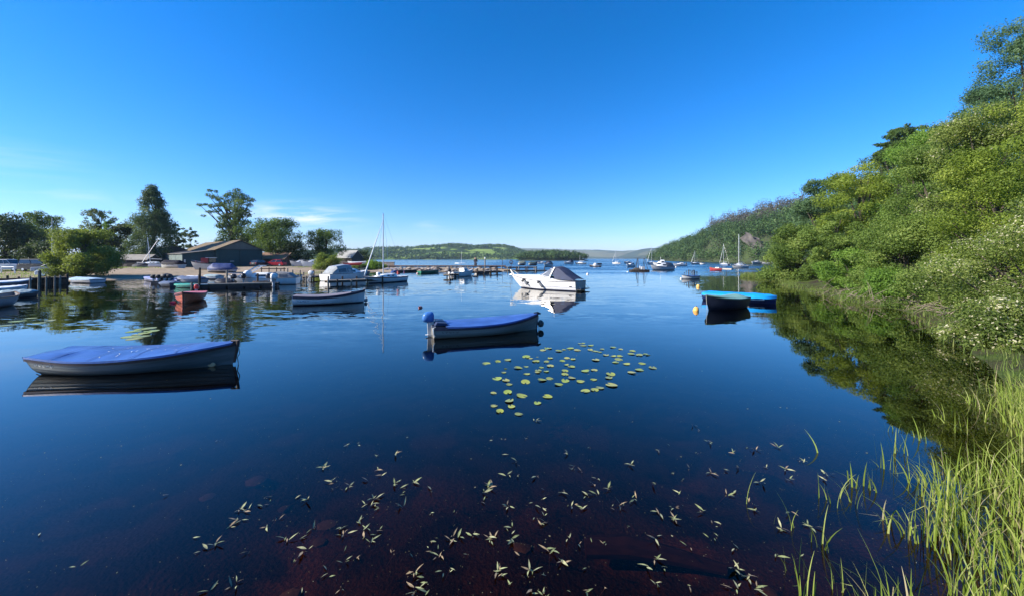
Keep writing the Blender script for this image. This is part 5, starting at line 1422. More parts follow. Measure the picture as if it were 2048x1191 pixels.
# boats ashore
covered('large boat with black cover on chocks before the boathouse', (XA(364, 72), 72, .9), (XA(322, 72.5), 72.5, .9), 2.2, 1.05, (.42, .42, .40), M('cover_inky', (.007, .006, .012), .7, bump=.4, spec=.15), .55, seed=39, z=.85, bow=.15, skirt=.3)
t, h = yacht('white keelboat ashore with stepped leaning mast behind the black-covered boat', (XA(330, 80), 80, 0), (XA(278, 79), 79, 0), 6.4, L=5.6, z=.95, group=None, furl=False, lean=.5, fb=.8)
MB().tube([(1.6, .3, 1.0), (-1.4, .2, 6.2)], [.06, .04], 6).build('loose_spar', ALU, t)
covered('dark speedboat hull on a trailer left of the keelboat', (XA(270, 76), 76, .9), (XA(296, 76), 76, .9), 1.6, .5, (.18, .18, .19), M('cover_black', (.012, .014, .022)), .4, seed=40, z=.9)
t, h = motorboat('cream fishing boat with red wheelhouse before the boathouse doors', (XA(444, 68), 68, 0), (XA(392, 66), 66, 0), L=5.0, fb=.95, hull=(.60, .56, .50), low=(.12, .05, .04), cabin=None, z=.80, group=None)
MB().box((.6, 0, 1.65), (1.0, 1.2, .9)).build('wheelhouse', M('wheelhouse_red', (.36, .05, .05), .5), t, bevel=.05)
MB().box((-.3, 0, 2.13), (1.5, 1.4, .07)).build('wheelhouse_roof', WHITE, t)
MB().box((-.55, 0, 1.7), (.9, 1.15, .75)).build('cabin_window', GLASS(), t)
covered('boat humped under a dark blue tarpaulin at the slip', (XA(470, 62), 62, .6), (XA(414, 61), 61, .6), 2.2, .6, (.40, .42, .46), M('tarp_darkblue', (.022, .040, .13), .55, bump=.5), .75, seed=41, z=.62, skirt=.35, bow=.1)
motorboat('grey cabin boat ashore under the broad oak, left of a pair', (XA(612, 88), 88, 0), (XA(592, 87), 87, 0), L=4.6, fb=.9, hull=(.45, .46, .46), z=.95, group=None)
motorboat('white cabin boat ashore by the willow bush, right of a pair', (XA(646, 84), 84, 0), (XA(608, 82), 82, 0), L=5.2, fb=1.0, z=.9, group=None)
# kayaks racked beyond the motorboat
for i, (px, py, Y, col, lab) in enumerate(((705, 529, 74, (.50, .06, .05), 'red kayak lying on the rack behind the canopied motorboat'), (714, 526, 78, (.70, .70, .68), 'white canoe lying above the red kayak'))):
    p = AT(px, py, Y)
    t = root('kayak', lab, 'kayak', (p.x, p.y, p.z), .1)
    h = Hull(3.8, .75, .18, dr=.2, bow=.6, stern=.6, tr=.05, rake=.3, srake=.3, p=2.0, mid=.5)
    h.mesh().build('hull', M('kayak_%d' % i, col, .35), t); h.deck(0, 1, -.01, .09).build('deck', M('kayak_%d' % i, col), t)
t = root('kayak_rack', 'dark timber rack holding the kayaks', 'rack', (XA(706, 75), 75, zyard(XA(706, 75), 75)), .1)
for x in (-1.3, 1.3):
    MB().box((x, 0, .6), (.12, .12, 1.3)).build('post', M('tarred_wood', (.05, .038, .03), .9, var=.3), t)
    MB().box((x, 0, .62), (.10, 1.4, .10)).build('rack_arm', M('tarred_wood', (.05, .038, .03)), t)
dinghy('black rubber tender on the foreshore by the kayak rack', (XA(708, 66), 66, .2), (XA(690, 66), 66, .2), 1.5, .45, (.05, .05, .06), (.08, .08, .08), z=.15)
dinghy('dark grey dinghy hauled up beside the black tender', (XA(735, 64), 64, .2), (XA(712, 65), 65, .2), 1.4, .5, (.14, .15, .17), (.2, .2, .2), z=.05)

# ---- small boats by the pier
dinghy('green rowing boat with pale gunwale moored off the pier', GP(838, 547.5), GP(878, 546), 1.6, .55, (.02, .16, .10), (.5, .5, .46), bow=.35)
covered('low black boat behind the green rowing boat', GP(846, 543), GP(890, 542.5), 1.8, .42, (.02, .02, .025), M('cover_inky', (.022, .02, .035)), .10, seed=43, bow=.2)
dinghy('brown open boat lying left of the green rowing boat', GP(790, 545), GP(836, 544.5), 1.8, .45, (.10, .075, .06), (.12, .09, .07))
t, h = motorboat('white fishing boat with hardtop and whip aerial at the pier', GP(906, 553.5), GP(942, 552), L=4.4, fb=.75, cabin=(.48, .80, .55), roof=(WHITE, .26, .55, 2.05), group=None, rails=True, motor=(1.1, M('cowl_black', (.02, .02, .022))))
MB().tube([(-.2, 0, 2.1), (-.1, 0, 3.9)], [.02, .012], 5).build('aerial', WHITE, t)
dinghy('white plastic dinghy hauled against the pier', GP(952, 548), GP(984, 547), 1.5, .5, (.62, .62, .60))

# ---- moored craft further out
motorboat('dark-hulled cuddy boat with black canopy behind the cabin cruiser', GP(1106, 533), GP(1084, 534), L=5.6, fb=.8, hull=(.70, .70, .69), low=(.02, .02, .03), cabin=(.5, .85, .6), canopy=(NAVY, .02, .52, 1.1))
motorboat('small white boat with grey cover seen over the pier gangway', GP(1093, 527.5), GP(1074, 527.6), L=5.4, fb=.6, cabin=(.4, .7, .5))
covered('thin dark boat far out left of the island end', GP(1086, 525), GP(1070, 525), 1.8, .6, (.03, .04, .06), NAVY, .1, seed=44)
motorboat('white motorboat with dark pod showing over the cruiser canopy', GP(1147, 528.4), GP(1126, 528.6), L=5.4, fb=.85, cabin=(.35, .8, .6), canopy=(NAVY, .0, .3, 1.2))
yacht('low dark yacht with bare poles left of the black workboat', GP(1172, 528.6), GP(1150, 528.4), 4.5, hull=(.10, .14, .19), furl=False, fb=.7)
t, h = motorboat('black workboat with pale wheelhouse on the open water', GP(1203, 534), GP(1176, 533.5), L=4.4, fb=.45, hull=(.02, .022, .03), cabin=(.35, .62, .8), rails=False)
covered('black boat moored just behind the workboat', GP(1203, 529.5), GP(1188, 529.5), 1.8, .6, (.03, .035, .045), NAVY, .1, seed=45)
yacht('small white yacht with two stays between workboat and motor cruisers', GP(1241, 528.3), GP(1224, 528.2), 6.6, hull=(.74, .74, .73), fb=.7)
motorboat('white cuddy boat far left of the mooring barge', GP(1262, 527.2), GP(1246, 527.4), L=5.4, fb=.8, cabin=(.25, .75, .55))
motorboat('white motor cruiser bow-on above the mooring barge', GP(1267, 534.4), GP(1253, 534.9), L=4.2, B=1.8, fb=.75, cabin=(.15, .72, .8))
t, h = motorboat('large grey-white motor cruiser right of the mooring barge', GP(1345, 540.0), GP(1300, 540.6), L=6.4, B=2.4, fb=.85, hull=(.60, .61, .62), cabin=(.36, .78, .85), canopy=(M('canopy_slate', (.06, .075, .10), .5), .03, .40, 1.05), stripe=None)
MB().tube([(.2, 0, 1.7), (.25, 0, 3.2)], .03, 5).build('signal_mast', WHITE, t)
yacht('white yacht with navy sail cover behind the grey-white cruiser', GP(1314, 529.0), GP(1294, 529.3), 8.6, sailcover=NAVY, fb=.9)
motorboat('white boat with flying bridge partly hidden by the grey-white cruiser', GP(1332, 531.6), GP(1310, 531.6), L=6.0, fb=.9, cabin=(.3, .75, 1.3))
motorboat('white sports boat with black motor left of the small ketch', GP(1373, 532.2), GP(1345, 532.4), L=5.6, fb=.65, cabin=(.30, .78, .62), motor=(1.2, M('cowl_black', (.02, .02, .022))))
yacht('small white yacht with furled sail under the hill tip', GP(1399, 528.8), GP(1382, 529.2), 6.5, fb=.6)
dinghy('white tender right behind the small yacht under the hill', GP(1410, 529.2), GP(1399.5, 529.2), 1.4, .6, (.72, .72, .70))
yacht('blue-hulled yacht with furled jib left of the tallest mast', GP(1458, 532.0), GP(1439, 531.4), 8.4, hull=(.20, .26, .36), fb=.7)
yacht('white yacht with the tallest mast before the wooded hill', GP(1495, 536.4), GP(1464, 536.6), 9.8, L=5.4, sailcover=None, furl=False, hull=(.66, .66, .62), fb=.7, mr=.08)
yacht('second white yacht close behind the tall-masted one', GP(1493, 532.0), GP(1464, 532.2), 3.0, L=5.2, sailcover=NAVY, furl=False, hull=(.74, .74, .73), stays=False, fb=.7)
motorboat('white motor yacht with streaked bow at the far wooded shore', GP(1524, 528.4), GP(1498, 529.0), L=8.0, fb=1.0, cabin=(.25, .75, .8))
motorboat('long white boat moored at the shrub edge of the far shore', GP(1548, 528.0), GP(1522, 528.0), L=9.0, fb=.8, cabin=(.1, .4, .5), rails=False)
t, h = dinghy('red inflatable boat with white seats before the yachts', GP(1444, 541.6), GP(1419, 541.2), 1.7, .55, (.40, .05, .06), (.6, .6, .58), bow=.5)
MB().box((-.3, 0, .62), (.8, .7, .35)).build('white_console', WHITE, t, bevel=.06)
dinghy('long low white rowing shell behind the red inflatable', GP(1465, 539.4), GP(1436, 538.4), .9, .25, (.70, .70, .68), bow=.1)

# ---- passenger-sized white boat bristling with upright poles
t, Lw = boat_at('pole_boat', 'white boat with blue cover bristling with upright black-topped poles', 'boat', GP(1400, 557.4), GP(1358, 558.4))
h = Hull(2.75, 1.35, .40, dr=.2, bow=.45, stern=.10, tr=.75, rake=.1, p=2.3)
h.mesh().build('hull', MH('pole_hull', (.70, .70, .69), (.02, .03, .05), .05, .35), t)
h.gunwale(.03, -.02, .01).build('rubbing_strake', M('strake_navy', (.018, .022, .045)), t)
h.cover(.0, .74, .08, over=.03, skirt=.06, seed=46).build('boat_cover', BLUEC, t, angle=60)
h.deck(.74, .995, .02, .03).build('foredeck', WHITE, t)
rr = random.Random(3)
for i in range(17):
    x = lerp(-1.30, .60, (i + .5) / 17) + rr.uniform(-.04, .04); y = rr.choice((-.5, -.15, .2, .5)) * .8; hh = rr.uniform(.75, 1.15)
    mb = MB().tube([(x, y, .40), (x + rr.uniform(-.03, .03), y, hh)], .032, 5); po = mb.build('pole', M('pole_grey', (.12, .12, .13), .6), t)
    MB().lathe([(.02, 0), (.045, .03), (.052, .10), (.035, .17), (.01, .2)], (x, y, hh - .05), 8).build('pole_cap', BLACK, po)
MB().lathe([(.01, -.12), (.10, -.08), (.12, 0), (.08, .10), (.02, .13)], (1.46, -.05, .10), 10).build('bow_fender', WHITE, t)

# ---- mooring barge with twin A-frames
q = GP(1278, 543.5)
t = root('mooring_barge', 'low brown mooring barge with tall twin lifting frames', 'barge', (q.x, q.y, 0), math.pi + .08)
brown = M('barge_rust', (.035, .028, .024), .8, var=.4, vscale=3)
MB().loft([[(x, y * w, z) for y, z in ((1, .45), (.95, -.15), (-.95, -.15), (-1, .45))] for x, w in ((-1.85, 1.05), (1.2, 1.05), (1.9, .7))]).build('hull', brown, t)
for x in (-1.25, .15):
    fm = MB()
    for y in (-.8, .8): fm.tube([(x - .55 * (1 if x < 0 else -1) * .6, y, .45), (x + .12, y * .25, 2.75)], .05, 5)
    fm.tube([(x + .12, -.3, 2.72), (x + .12, .3, 2.72)], .06, 5); fm.tube([(x + .5, 0, .45), (x + .12, 0, 2.75)], .045, 5)
    fm.build('lifting_frame', M('frame_black', (.03, .028, .03), .6), t)
MB().box((-.75, .1, .75), (.6, .8, .65)).build('winch_house', M('winch_white', (.5, .5, .5), .5), t, bevel=.03)
MB().loft([[(x, y, z) for y, z in ((.6, .45), (.4, zz), (-.4, zz), (-.6, .45))] for x, zz in ((.1, .85), (.7, .8), (1.3, .55))]).build('rope_heap', M('rope_heap', (.07, .06, .045), .95, var=.4), t)
MB().tube([(-.2, 0, .45), (-.2, 0, 1.25)], .07, 6).build('samson_post', WHITE, t)

# ---- buoys
def buoy(label, px, py, r, col, kind='pillar'):
    q = GP(px, py)
    t = root('mooring_buoy', label, 'buoy', (q.x, q.y, 0), px * .7)
    m = M('buoy_%d_%d_%d' % tuple(int(99 * c) for c in col), col, .4, var=.15)
    if kind == 'pillar':
        mb = MB().lathe([(.02, -r * .9), (r * .8, -r * .6), (r, 0), (r * .98, r * .5), (r * .72, r * 1.25), (r * .45, r * 1.5), (.02, r * 1.55)], (0, 0, 0), 14)
        R = Matrix.Rotation(.22, 4, 'Y'); mb.v = [tuple(R @ Vector(v)) for v in mb.v]; mb.build('float_body', m, t)
        MB().tube([(r * .36, -.02, r * 1.5), (r * .36, 0, r * 1.75), (r * .36, .06, r * 1.6)], .015, 5).build('lifting_eye', M('iron', (.04, .04, .04)), t)
    elif kind == 'ball':
        MB().lathe([(.02, -r), (r * .6, -r * .8), (r * .95, -r * .3), (r, .1 * r), (r * .8, r * .65), (r * .4, r * .93), (.02, r)], (0, 0, r * .3), 14).build('float_body', m, t)
        MB().tube([(0, -.04, r * 1.28), (0, 0, r * 1.55), (0, .04, r * 1.28)], .014, 5).build('lifting_eye', M('iron', (.04, .04, .04)), t)
    else:
        mb = MB().lathe([(.01, -r * 1.1), (r * .55, -r * .7), (r * .8, -.1 * r), (r * .6, r * .5), (r * .2, r * 1.0), (.05 * r, r * 1.5)], (0, 0, 0), 12)
        R = Matrix.Rotation(1.05, 4, 'Y'); mb.v = [tuple(R @ Vector(v)) for v in mb.v]; mb.build('float_body', m, t)
        MB().tube([(r * .9, 0, r * .5), (r * 1.6, 0, r * .75)], .012, 5).build('lifting_eye', M('iron', (.04, .04, .04)), t)
buoy('orange-yellow pillar buoy left of the dark navy boat', 1391.5, 621, .15, (.75, .40, .10))
buoy('yellow pillar buoy beyond the azure tarpaulin boat', 1396.5, 574, .17, (.75, .45, .14))
buoy('dark red pear float left of the small red boat', 347, 606, .17, (.30, .02, .05), 'pear')
buoy('red and white pear float in open water between two rowing boats', 841, 615, .15, (.55, .16, .12), 'pear')
buoy('white ball buoy right of the cabin cruiser stern', 1175, 549, .22, (.72, .72, .70), 'ball')
buoy('small white ball buoy below the sports boat', 1351, 535.5, .35, (.72, .72, .70), 'ball')
buoy('white ball buoy at the end of the mooring barge', 1255, 544.5, .16, (.72, .72, .70), 'ball')
buoy('tiny white ball buoy left of the tallest mast', 1460, 531.8, .4, (.72, .72, .70), 'ball')
buoy('pale pink ball buoy left of the green rowing boat', 835, 547.5, .2, (.70, .45, .42), 'ball')
q = GP(1453, 549)
t = root('mooring_stake', 'thin dark leaning stake standing in the water by the grassy spit', 'stake', (q.x, q.y, 0), 0)
MB().tube([(.10, 0, -.5), (-.10, 0, .75)], .035, 6).build('stake_shaft', M('tarred_wood', (.05, .038, .03)), t)

# ================================================================== JETTIES AND PIER
TAR = M('tarred_wood', (.05, .038, .03), .9, var=.3)
OLDW = M('grey_planks', (.22, .19, .15), .9, var=.35, vscale=2.5, stretch=(1, 6, 1))
def jetty(name, label, a, b, w, zd, posts, mat=OLDW, hi=.35, th=.10, beams=True, planks=0):
    a, b = Vector(a), Vector(b); d = b - a; L = Vector((d.x, d.y, 0)).length
    t = root(name, label, 'jetty', (a.x, a.y, 0), math.atan2(d.y, d.x))
    if planks:
        pm = bpy.data.meshes.new('deck_board')
        for i in range(planks):
            MB().box(((i + .5) * L / planks, 0, zd - .03 + .008 * math.sin(i * 2.7)), (L / planks * .86, w * (1 + .03 * math.sin(i * 5.1)), .05)).build('deck_board', mat, t, smooth=False)
    else:
        MB().box((L / 2, 0, zd - th / 2), (L, w, th)).build('deck', mat, t, smooth=False)
    if beams:
        for y in (-w * .42, w * .42): MB().box((L / 2, y, zd - th - .09), (L, .10, .16)).build('side_beam', TAR, t, smooth=False)
    for i, (u, s_, h_) in enumerate(posts):
        x = u * L; y = s_ * (w / 2 + .07); tl = .05 * math.sin(i * 3.3)
        MB().tube([(x, y, -1.0), (x + tl, y, zd + h_)], [.10, .085], 8).build('post', TAR if i % 3 else OLDW, t)
    return t
JP = lambda n, hi: [((i + .5) / n, (-1 if i % 2 else 1), hi * (1 + .5 * math.sin(i * 2.1))) for i in range(n)]
# left-hand staging by the parked cars
a, b = Vector((XA(-12, 37), 37, 0)), Vector((XA(136, 41), 41, 0))
t = jetty('timber_staging', 'dark timber staging with tall posts by the parked cars', a, b, 1.2, .8, [(.05, -1, .1), (.16, -1, .3), (.30, -1, .15), (.42, -1, .0), (.58, -1, .75), (.72, -1, .1), (.86, -1, .2), (.98, -1, .35)], M('staging_brown', (.10, .075, .055), .9, var=.35))
MB().box(((b - a).length / 2, .5, .2), ((b - a).length, .12, .95)).build('quay_boarding', M('staging_brown', (.10, .075, .055)), t, smooth=False)
for i, px in enumerate((60, 77, 92, 109)):
    q = GP(px, (577, 579, 573, 572)[i]); t = root('mooring_post', ('grey mooring post left of the tallest post beside the white boat', 'tallest dark mooring post in the left-hand water', 'leaning post between the tallest post and the white bonnet', 'post below the white car bonnet')[i], 'post', (q.x, q.y, 0), 0, 'mooring posts on the left')
    MB().tube([(0, 0, -1), (.03, 0, (1.15, 1.7, 1.0, 1.05)[i])], [.075, .06], 8).build('post_shaft', OLDW, t)
MB().box((0, 0, .0), (.01, .01, .01))
# dark pontoon in front of the sports cruiser
t = jetty('pontoon', 'dark floating pontoon in front of the sports cruiser', GP(378, 577.5) + Vector((0, .4, 0)), GP(552, 573.5) + Vector((0, .4, 0)), 1.0, .42, [(.02, -1, .2), (.05, 1, 1.5), (.10, -1, .9), (.36, 1, 1.25), (.72, 1, .9)], M('pontoon_deck', (.16, .145, .12), .9, var=.3))
pb_ = MB(); Lp = (GP(552, 573.5) - GP(378, 577.5)).length
for i in range(5): MB().box((Lp * (i + .5) / 5, 0, .08), (Lp / 5 * .9, .9, .38)).build('float_tank', M('tank_black', (.018, .016, .02), .6), t, bevel=.03)
MB().box((Lp * .09, -.52, .40), (Lp * .2, .04, .08)).build('white_fender_strip', M('strip_white', (.70, .70, .68), .6), t)
# stub posts in the shallows left of the motorboat
for i, (px, py, hh, lab) in enumerate(((585, 566, 1.5, 'tall post standing alone between pontoon and motorboat'), (575, 562, 1.6, 'post on the foreshore beside the green-covered boat'), (561, 560, 1.4, 'thin post right by the green-covered bow'), (612, 566, .8, 'short post under the grey planked walkway'), (600, 558, 1.2, 'short post carrying a round lamp'))):
    q = GP(px, py); t = root('mooring_post', lab, 'post', (q.x, q.y, 0), 0, 'mooring posts in the middle')
    MB().tube([(0, 0, -1), (.02, 0, hh)], [.09, .075], 8).build('post_shaft', OLDW, t)
jetty('walkway', 'short grey planked walkway left of the canopied motorboat', GP(596, 562) + Vector((0, 1.5, 0)), GP(628, 560) + Vector((0, 1.5, 0)), 1.0, .55, JP(4, .5))
jetty('wooden_jetty', 'wooden jetty on tall posts between motorboat and yacht', GP(652, 570), GP(752, 567.5) + Vector((0, 2.0, 0)), 1.1, .50, [(.01, -1, .45), (.16, -1, .1), (.30, 1, .35), (.40, -1, .05), (.55, 1, .3), (.68, -1, .05), (.85, 1, .4), (.97, -1, .25)])
# guard rail at the slip
q0 = AT(523, 545, 62); 
t = root('timber_rail', 'low dark timber rail at the top of the slip', 'rail', (q0.x, q0.y, zyard(q0.x, q0.y)), 0.02)
for i in range(4): MB().box((i * 1.25, 0, .45), (.11, .11, 1.0)).build('post', TAR, t)
MB().box((1.9, 0, .75), (4.2, .07, .16)).build('rail_board', TAR, t)
# long pier on the stone spit
t = jetty('long_pier', 'long low timber pier running out along the stone spit', (XA(768, 83.5), 83.5, 0), (XA(1012, 83.5), 83.5, 0), 1.5, 1.22, [(i / 22 + .01, -1, -.1) for i in range(22)], M('pier_redwood', (.16, .095, .07), .9, var=.3), th=.14)
jetty('pier_gangway', 'sloping pier gangway ending in a landing stage', (XA(1010, 82.5), 82.5, 0), (XA(1072, 84), 84, 0), 1.4, .95, [(i / 7 + .05, (-1, 1)[i % 2], .1) for i in range(7)], M('pier_redwood', (.16, .095, .07)))
jetty('landing_stage', 'dark low landing stage at the tip of the pier', (XA(1010, 76), 76, 0), (XA(1092, 79), 79, 0), 1.6, .38, [(i / 9 + .03, (-1, 1)[i % 2], .75) for i in range(9)], TAR)
jetty('fishing_jetty', 'small jetty of thin posts left of the white fishing boat', GP(892, 556), GP(912, 554.5), 1.0, .55, [(.02, -1, .1), (.3, -1, .1), (.6, -1, .1), (.95, -1, .1), (.4, 1, .4)])
jetty('boat_jetty', 'dark jetty behind the white fishing boat', GP(940, 550) + Vector((0, .6, 0)), GP(1000, 548) + Vector((0, .6, 0)), 1.2, .55, JP(9, .45), TAR)
covered('boat under a grey-green cover on the gangway, left of two', (XA(1037, 86), 86, 0), (XA(1052, 86.4), 86.4, 0), 1.6, .4, (.50, .50, .48), M('cover_khaki', (.14, .16, .13), .7), .4, seed=51, z=1.35)
covered('boat under a dark green cover on the gangway, right of two', (XA(1058, 87), 87, 0), (XA(1075, 87.4), 87.4, 0), 1.6, .4, (.35, .36, .35), M('cover_bottle', (.045, .07, .065), .7), .35, seed=52, z=1.3)
# lifebuoy on its post
q = Vector((XA(1022.5, 83), 83, 0))
t = root('lifebuoy_post', 'lifebuoy ring hung on a post at the end of the pier', 'lifebuoy', (q.x, q.y, 1.0), 0)
MB().tube([(0, .1, -1.4), (0, .1, 1.0)], .06, 6).build('post', TAR, t)
mb = MB(); mb.tube([(.36 * math.cos(a), 0, .95 + .36 * math.sin(a)) for a in [2 * math.pi * i / 18 for i in range(19)]], .10, 6, cap=False); mb.build('ring', M('ring_dark', (.05, .035, .03), .5), t)
for i, (px, hh, lab) in enumerate(((970, 1.5, 'stout pale-topped post standing on the pier'), (1005, 1.3, 'thin dark post on the pier left of the lifebuoy'))):
    t = root('pier_post', lab, 'post', (XA(px, 83), 83, 1.22), 0); MB().tube([(0, 0, -1.0), (0, 0, hh)], [.14, .12] if i == 0 else .05, 8).build('post_shaft', OLDW if i == 0 else TAR, t)
    if i == 0: MB().lathe([(.12, 0), (.16, .05), (.10, .3), (.02, .35)], (0, 0, hh), 8).build('post_cap', WHITE, t)

# stones heaped along the spit
sm = []
rr = random.Random(5)
for k in range(4):
    mb = MB(); rings = []
    for zz, s_ in ((-.5, .3), (-.3, .85), (0.05, 1), (.3, .75), (.45, .25)):
        rings.append([(s_ * rr.uniform(.7, 1.1) * math.cos(a), s_ * rr.uniform(.7, 1.1) * math.sin(a), zz) for a in [2 * math.pi * j / 7 for j in range(7)]])
    o = mb.loft(rings).build('boulder', M('boulder_%d' % k, ((.34, .28, .23), (.26, .22, .19), (.38, .33, .28), (.30, .25, .20))[k], .95, var=.3), smooth=True, angle=40)
    sm.append(o.data); bpy.data.objects.remove(o)
brk = bpy.data.objects.new('stone_breakwater', None); put(brk, None, 'line of pale boulders along the foot of the long pier', 'breakwater'); brk.location = (XA(890, 80), 80, 0)
for i in range(150):
    px = rr.uniform(768, 1000); Yp = np.interp(px, [760, 850, 920, 1000], [78.5, 79.2, 80.2, 81.5]) + rr.uniform(-.5, 2.2)
    o = bpy.data.objects.new('boulder', sm[i % 4]); s_ = rr.uniform(.22, .62)
    o.scale = (s_ * 1.2, s_, s_ * .75); o.rotation_euler = (rr.uniform(-.3, .3), rr.uniform(-.3, .3), rr.uniform(0, 6))
    x = XA(px, Yp); o.location = (x - brk.location.x, Yp - 80, max(.05, zyard(x, Yp)) + .06); put(o, brk)

# ================================================================== BUILDINGS
def cladding(name, col, scale=5.0, rough=.8, bumps=.5, axis=(1, 0, 0), rust=None):
    m, n, l, b = nodes_of(name)
    t = n.new('ShaderNodeTexCoord')
    w_ = n.new('ShaderNodeTexWave'); w_.wave_type = 'BANDS'; w_.bands_direction = 'X' if axis[0] else 'Y'; w_.inputs['Scale'].default_value = scale; l.new(t.outputs['Object'], w_.inputs['Vector'])
    nz = n.new('ShaderNodeTexNoise'); nz.inputs['Scale'].default_value = 1.1; nz.inputs['Detail'].default_value = 7; l.new(t.outputs['Object'], nz.inputs['Vector'])
    mx = n.new('ShaderNodeMixRGB'); mx.inputs[1].default_value = tuple(c * .6 for c in col) + (1,); mx.inputs[2].default_value = tuple(c * 1.3 for c in col) + (1,); l.new(nz.outputs['Fac'], mx.inputs[0])
    cur = mx.outputs[0]
    if rust:
        mr = n.new('ShaderNodeMapRange'); mr.inputs[1].default_value = .5; mr.inputs[2].default_value = .62; l.new(nz.outputs['Fac'], mr.inputs[0])
        m2 = n.new('ShaderNodeMixRGB'); m2.inputs[2].default_value = tuple(rust) + (1,); l.new(mr.outputs[0], m2.inputs[0]); l.new(cur, m2.inputs[1]); cur = m2.outputs[0]
    l.new(cur, b.inputs['Base Color']); b.inputs['Roughness'].default_value = rough
    bp = n.new('ShaderNodeBump'); bp.inputs['Strength'].default_value = bumps; bp.inputs['Distance'].default_value = .03; l.new(w_.outputs['Fac'], bp.inputs['Height']); l.new(bp.outputs[0], b.inputs['Normal'])
    MATS[name] = m
    return m
def boathouse():
    # local frame: x along the gable front (to the right), y into the depth; gable front turned a little to the right
    rz = .95
    o = Vector((XA(433, 82), 82, zyard(XA(433, 82), 82) - .1))
    t = root('boathouse', 'long green clad boathouse with mossy gabled roof and lean-to', 'boathouse', o, rz)
    W, D = 9.0, 24.0
    he, hr = 4.0, 6.1
    G = cladding('green_boards', (.010, .056, .058), 6)
    GL = cladding('green_boards_sunlit', (.13, .17, .155), 6, axis=(0, 1, 0))  # paler copy of the green: sunlight on the left side put into colour
    RF = cladding('mossy_sheet', (.15, .10, .058), 4, rust=(.17, .135, .04), axis=(0, 1, 0))
    gp = [(0, 0), (W, 0), (W, he), (W / 2, hr), (0, he)]
    MB().prism(gp, 'Y', 0, D).build('wall', G, t, smooth=False)
    # gable panel of paler boards above the doors
    MB().prism([(.25, he + .10), (W - .25, he + .10), (W / 2, hr - .22)], 'Y', -.05, -.003).build('gable_boards', cladding('gable_faded', (.10, .115, .10), 6), t, smooth=False)
    for s_ in (0, 1):
        x0, x1 = (-.35, W / 2) if s_ == 0 else (W + .35, W / 2)
        z0 = he - .17
        q = MB(); 
        q.add([(x0, -.35, z0), (x1, -.35, hr + .06), (x1, D + .2, hr + .06), (x0, D + .2, z0), (x0, -.35, z0 + .10), (x1, -.35, hr + .16), (x1, D + .2, hr + .16), (x0, D + .2, z0 + .10)], [(0, 1, 2, 3), (4, 7, 6, 5), (0, 4, 5, 1), (1, 5, 6, 2), (2, 6, 7, 3), (3, 7, 4, 0)])
        q.build('roof', RF, t, smooth=False)
    # sliding doors
    for i in range(2):
        x = .45 + i * 3.9
        d_ = MB().box((x + 1.92, -.10, 1.95), (3.80, .09, 3.75)).build('door', cladding('door_boards_%d' % i, (.008, .048, .052), 7), t, smooth=False)
        MB().box((x + 2.4, -.155, 1.35), (.75, .02, .14)).build('door_sign', M('sign_pale', (.42, .46, .44), .6), d_, smooth=False)
    MB().box((W / 2, -.07, he - .06), (W - .2, .10, .14)).build('door_track', M('track_dark', (.02, .03, .03), .6), t, smooth=False)
    # lean-to on the left, its long side facing left
    LW = 5.6; LD = 20.0
    MB().prism([(-LW, 0), (-.02, 0), (-.02, he - .3), (-LW, 2.95)], 'Y', .7, LD).build('leanto_wall', cladding('green_boards_dull', (.018, .052, .056), 6), t, smooth=False)
    MB().box((-LW - .03, .7 + LD / 2 - .1, 1.45), (.05, LD - .3, 2.88)).build('leanto_side_boards', GL, t, smooth=False)
    q = MB(); q.add([(-LW - .3, .4, 2.90), (-.36, .4, he - .22), (-.36, LD + .2, he - .22), (-LW - .3, LD + .2, 2.90), (-LW - .3, .4, 3.0), (-.36, .4, he - .12), (-.36, LD + .2, he - .12), (-LW - .3, LD + .2, 3.0)], [(0, 1, 2, 3), (4, 7, 6, 5), (0, 4, 5, 1), (1, 5, 6, 2), (2, 6, 7, 3), (3, 7, 4, 0)])
    q.build('leanto_roof', cladding('grey_sheet', (.14, .125, .105), 4, axis=(0, 1, 0)), t, smooth=False)
    for z in (1.0, 1.4): MB().box((-LW + .35, .66, z + .2), (.22, .05, .28)).build('notice', M('notice_white', (.7, .7, .68), .6), t, smooth=False)
    # second roof behind
    MB().prism([(-6.5, 3.0), (-.1, 3.0), (-.1, 4.2), (-3.2, 5.2), (-6.5, 3.9)], 'Y', LD + .5, LD + 9).build('rear_shed', cladding('dark_sheet', (.05, .047, .043), 4), t, smooth=False)
boathouse()
def shed(name, label, px, py, Y, w, d, he, hr, rz, wall, roof, door=True, ridge='X'):
    x = XA(px, Y); t = root(name, label, 'shed', (x, Y, zyard(x, Y) - .1), rz)
    if ridge == 'X':
        MB().prism([(0, 0), (d, 0), (d, he), (d / 2, hr), (0, he)], 'X', 0, w).build('wall', wall, t, smooth=False)
        for s_ in (0, 1):
            y0, y1 = (-.3, d / 2) if s_ == 0 else (d + .3, d / 2); z0 = he - (hr - he) / (d / 2) * .3
            MB().add([(-.25, y0, z0 + .02), (w + .25, y0, z0 + .02), (w + .25, y1, hr + .02), (-.25, y1, hr + .02), (-.25, y0, z0 + .1), (w + .25, y0, z0 + .1), (w + .25, y1, hr + .1), (-.25, y1, hr + .1)], [(0, 1, 2, 3), (4, 7, 6, 5), (0, 4, 5, 1), (1, 5, 6, 2), (2, 6, 7, 3), (3, 7, 4, 0)]).build('roof', roof, t, smooth=False)
    if door: MB().box((w * .5, -.05, he * .42), (w * .34, .06, he * .78)).build('door', M('door_dark', (.02, .018, .016), .8), t, smooth=False)
    return t
shed('store_shed', 'small brown shed with pale sheet roof left of the boathouse', 234, 530, 80, 6.2, 3.4, 1.75, 2.75, .05, cladding('brown_boards', (.075, .062, .055), 6), cladding('pale_sheet', (.26, .235, .20), 4))
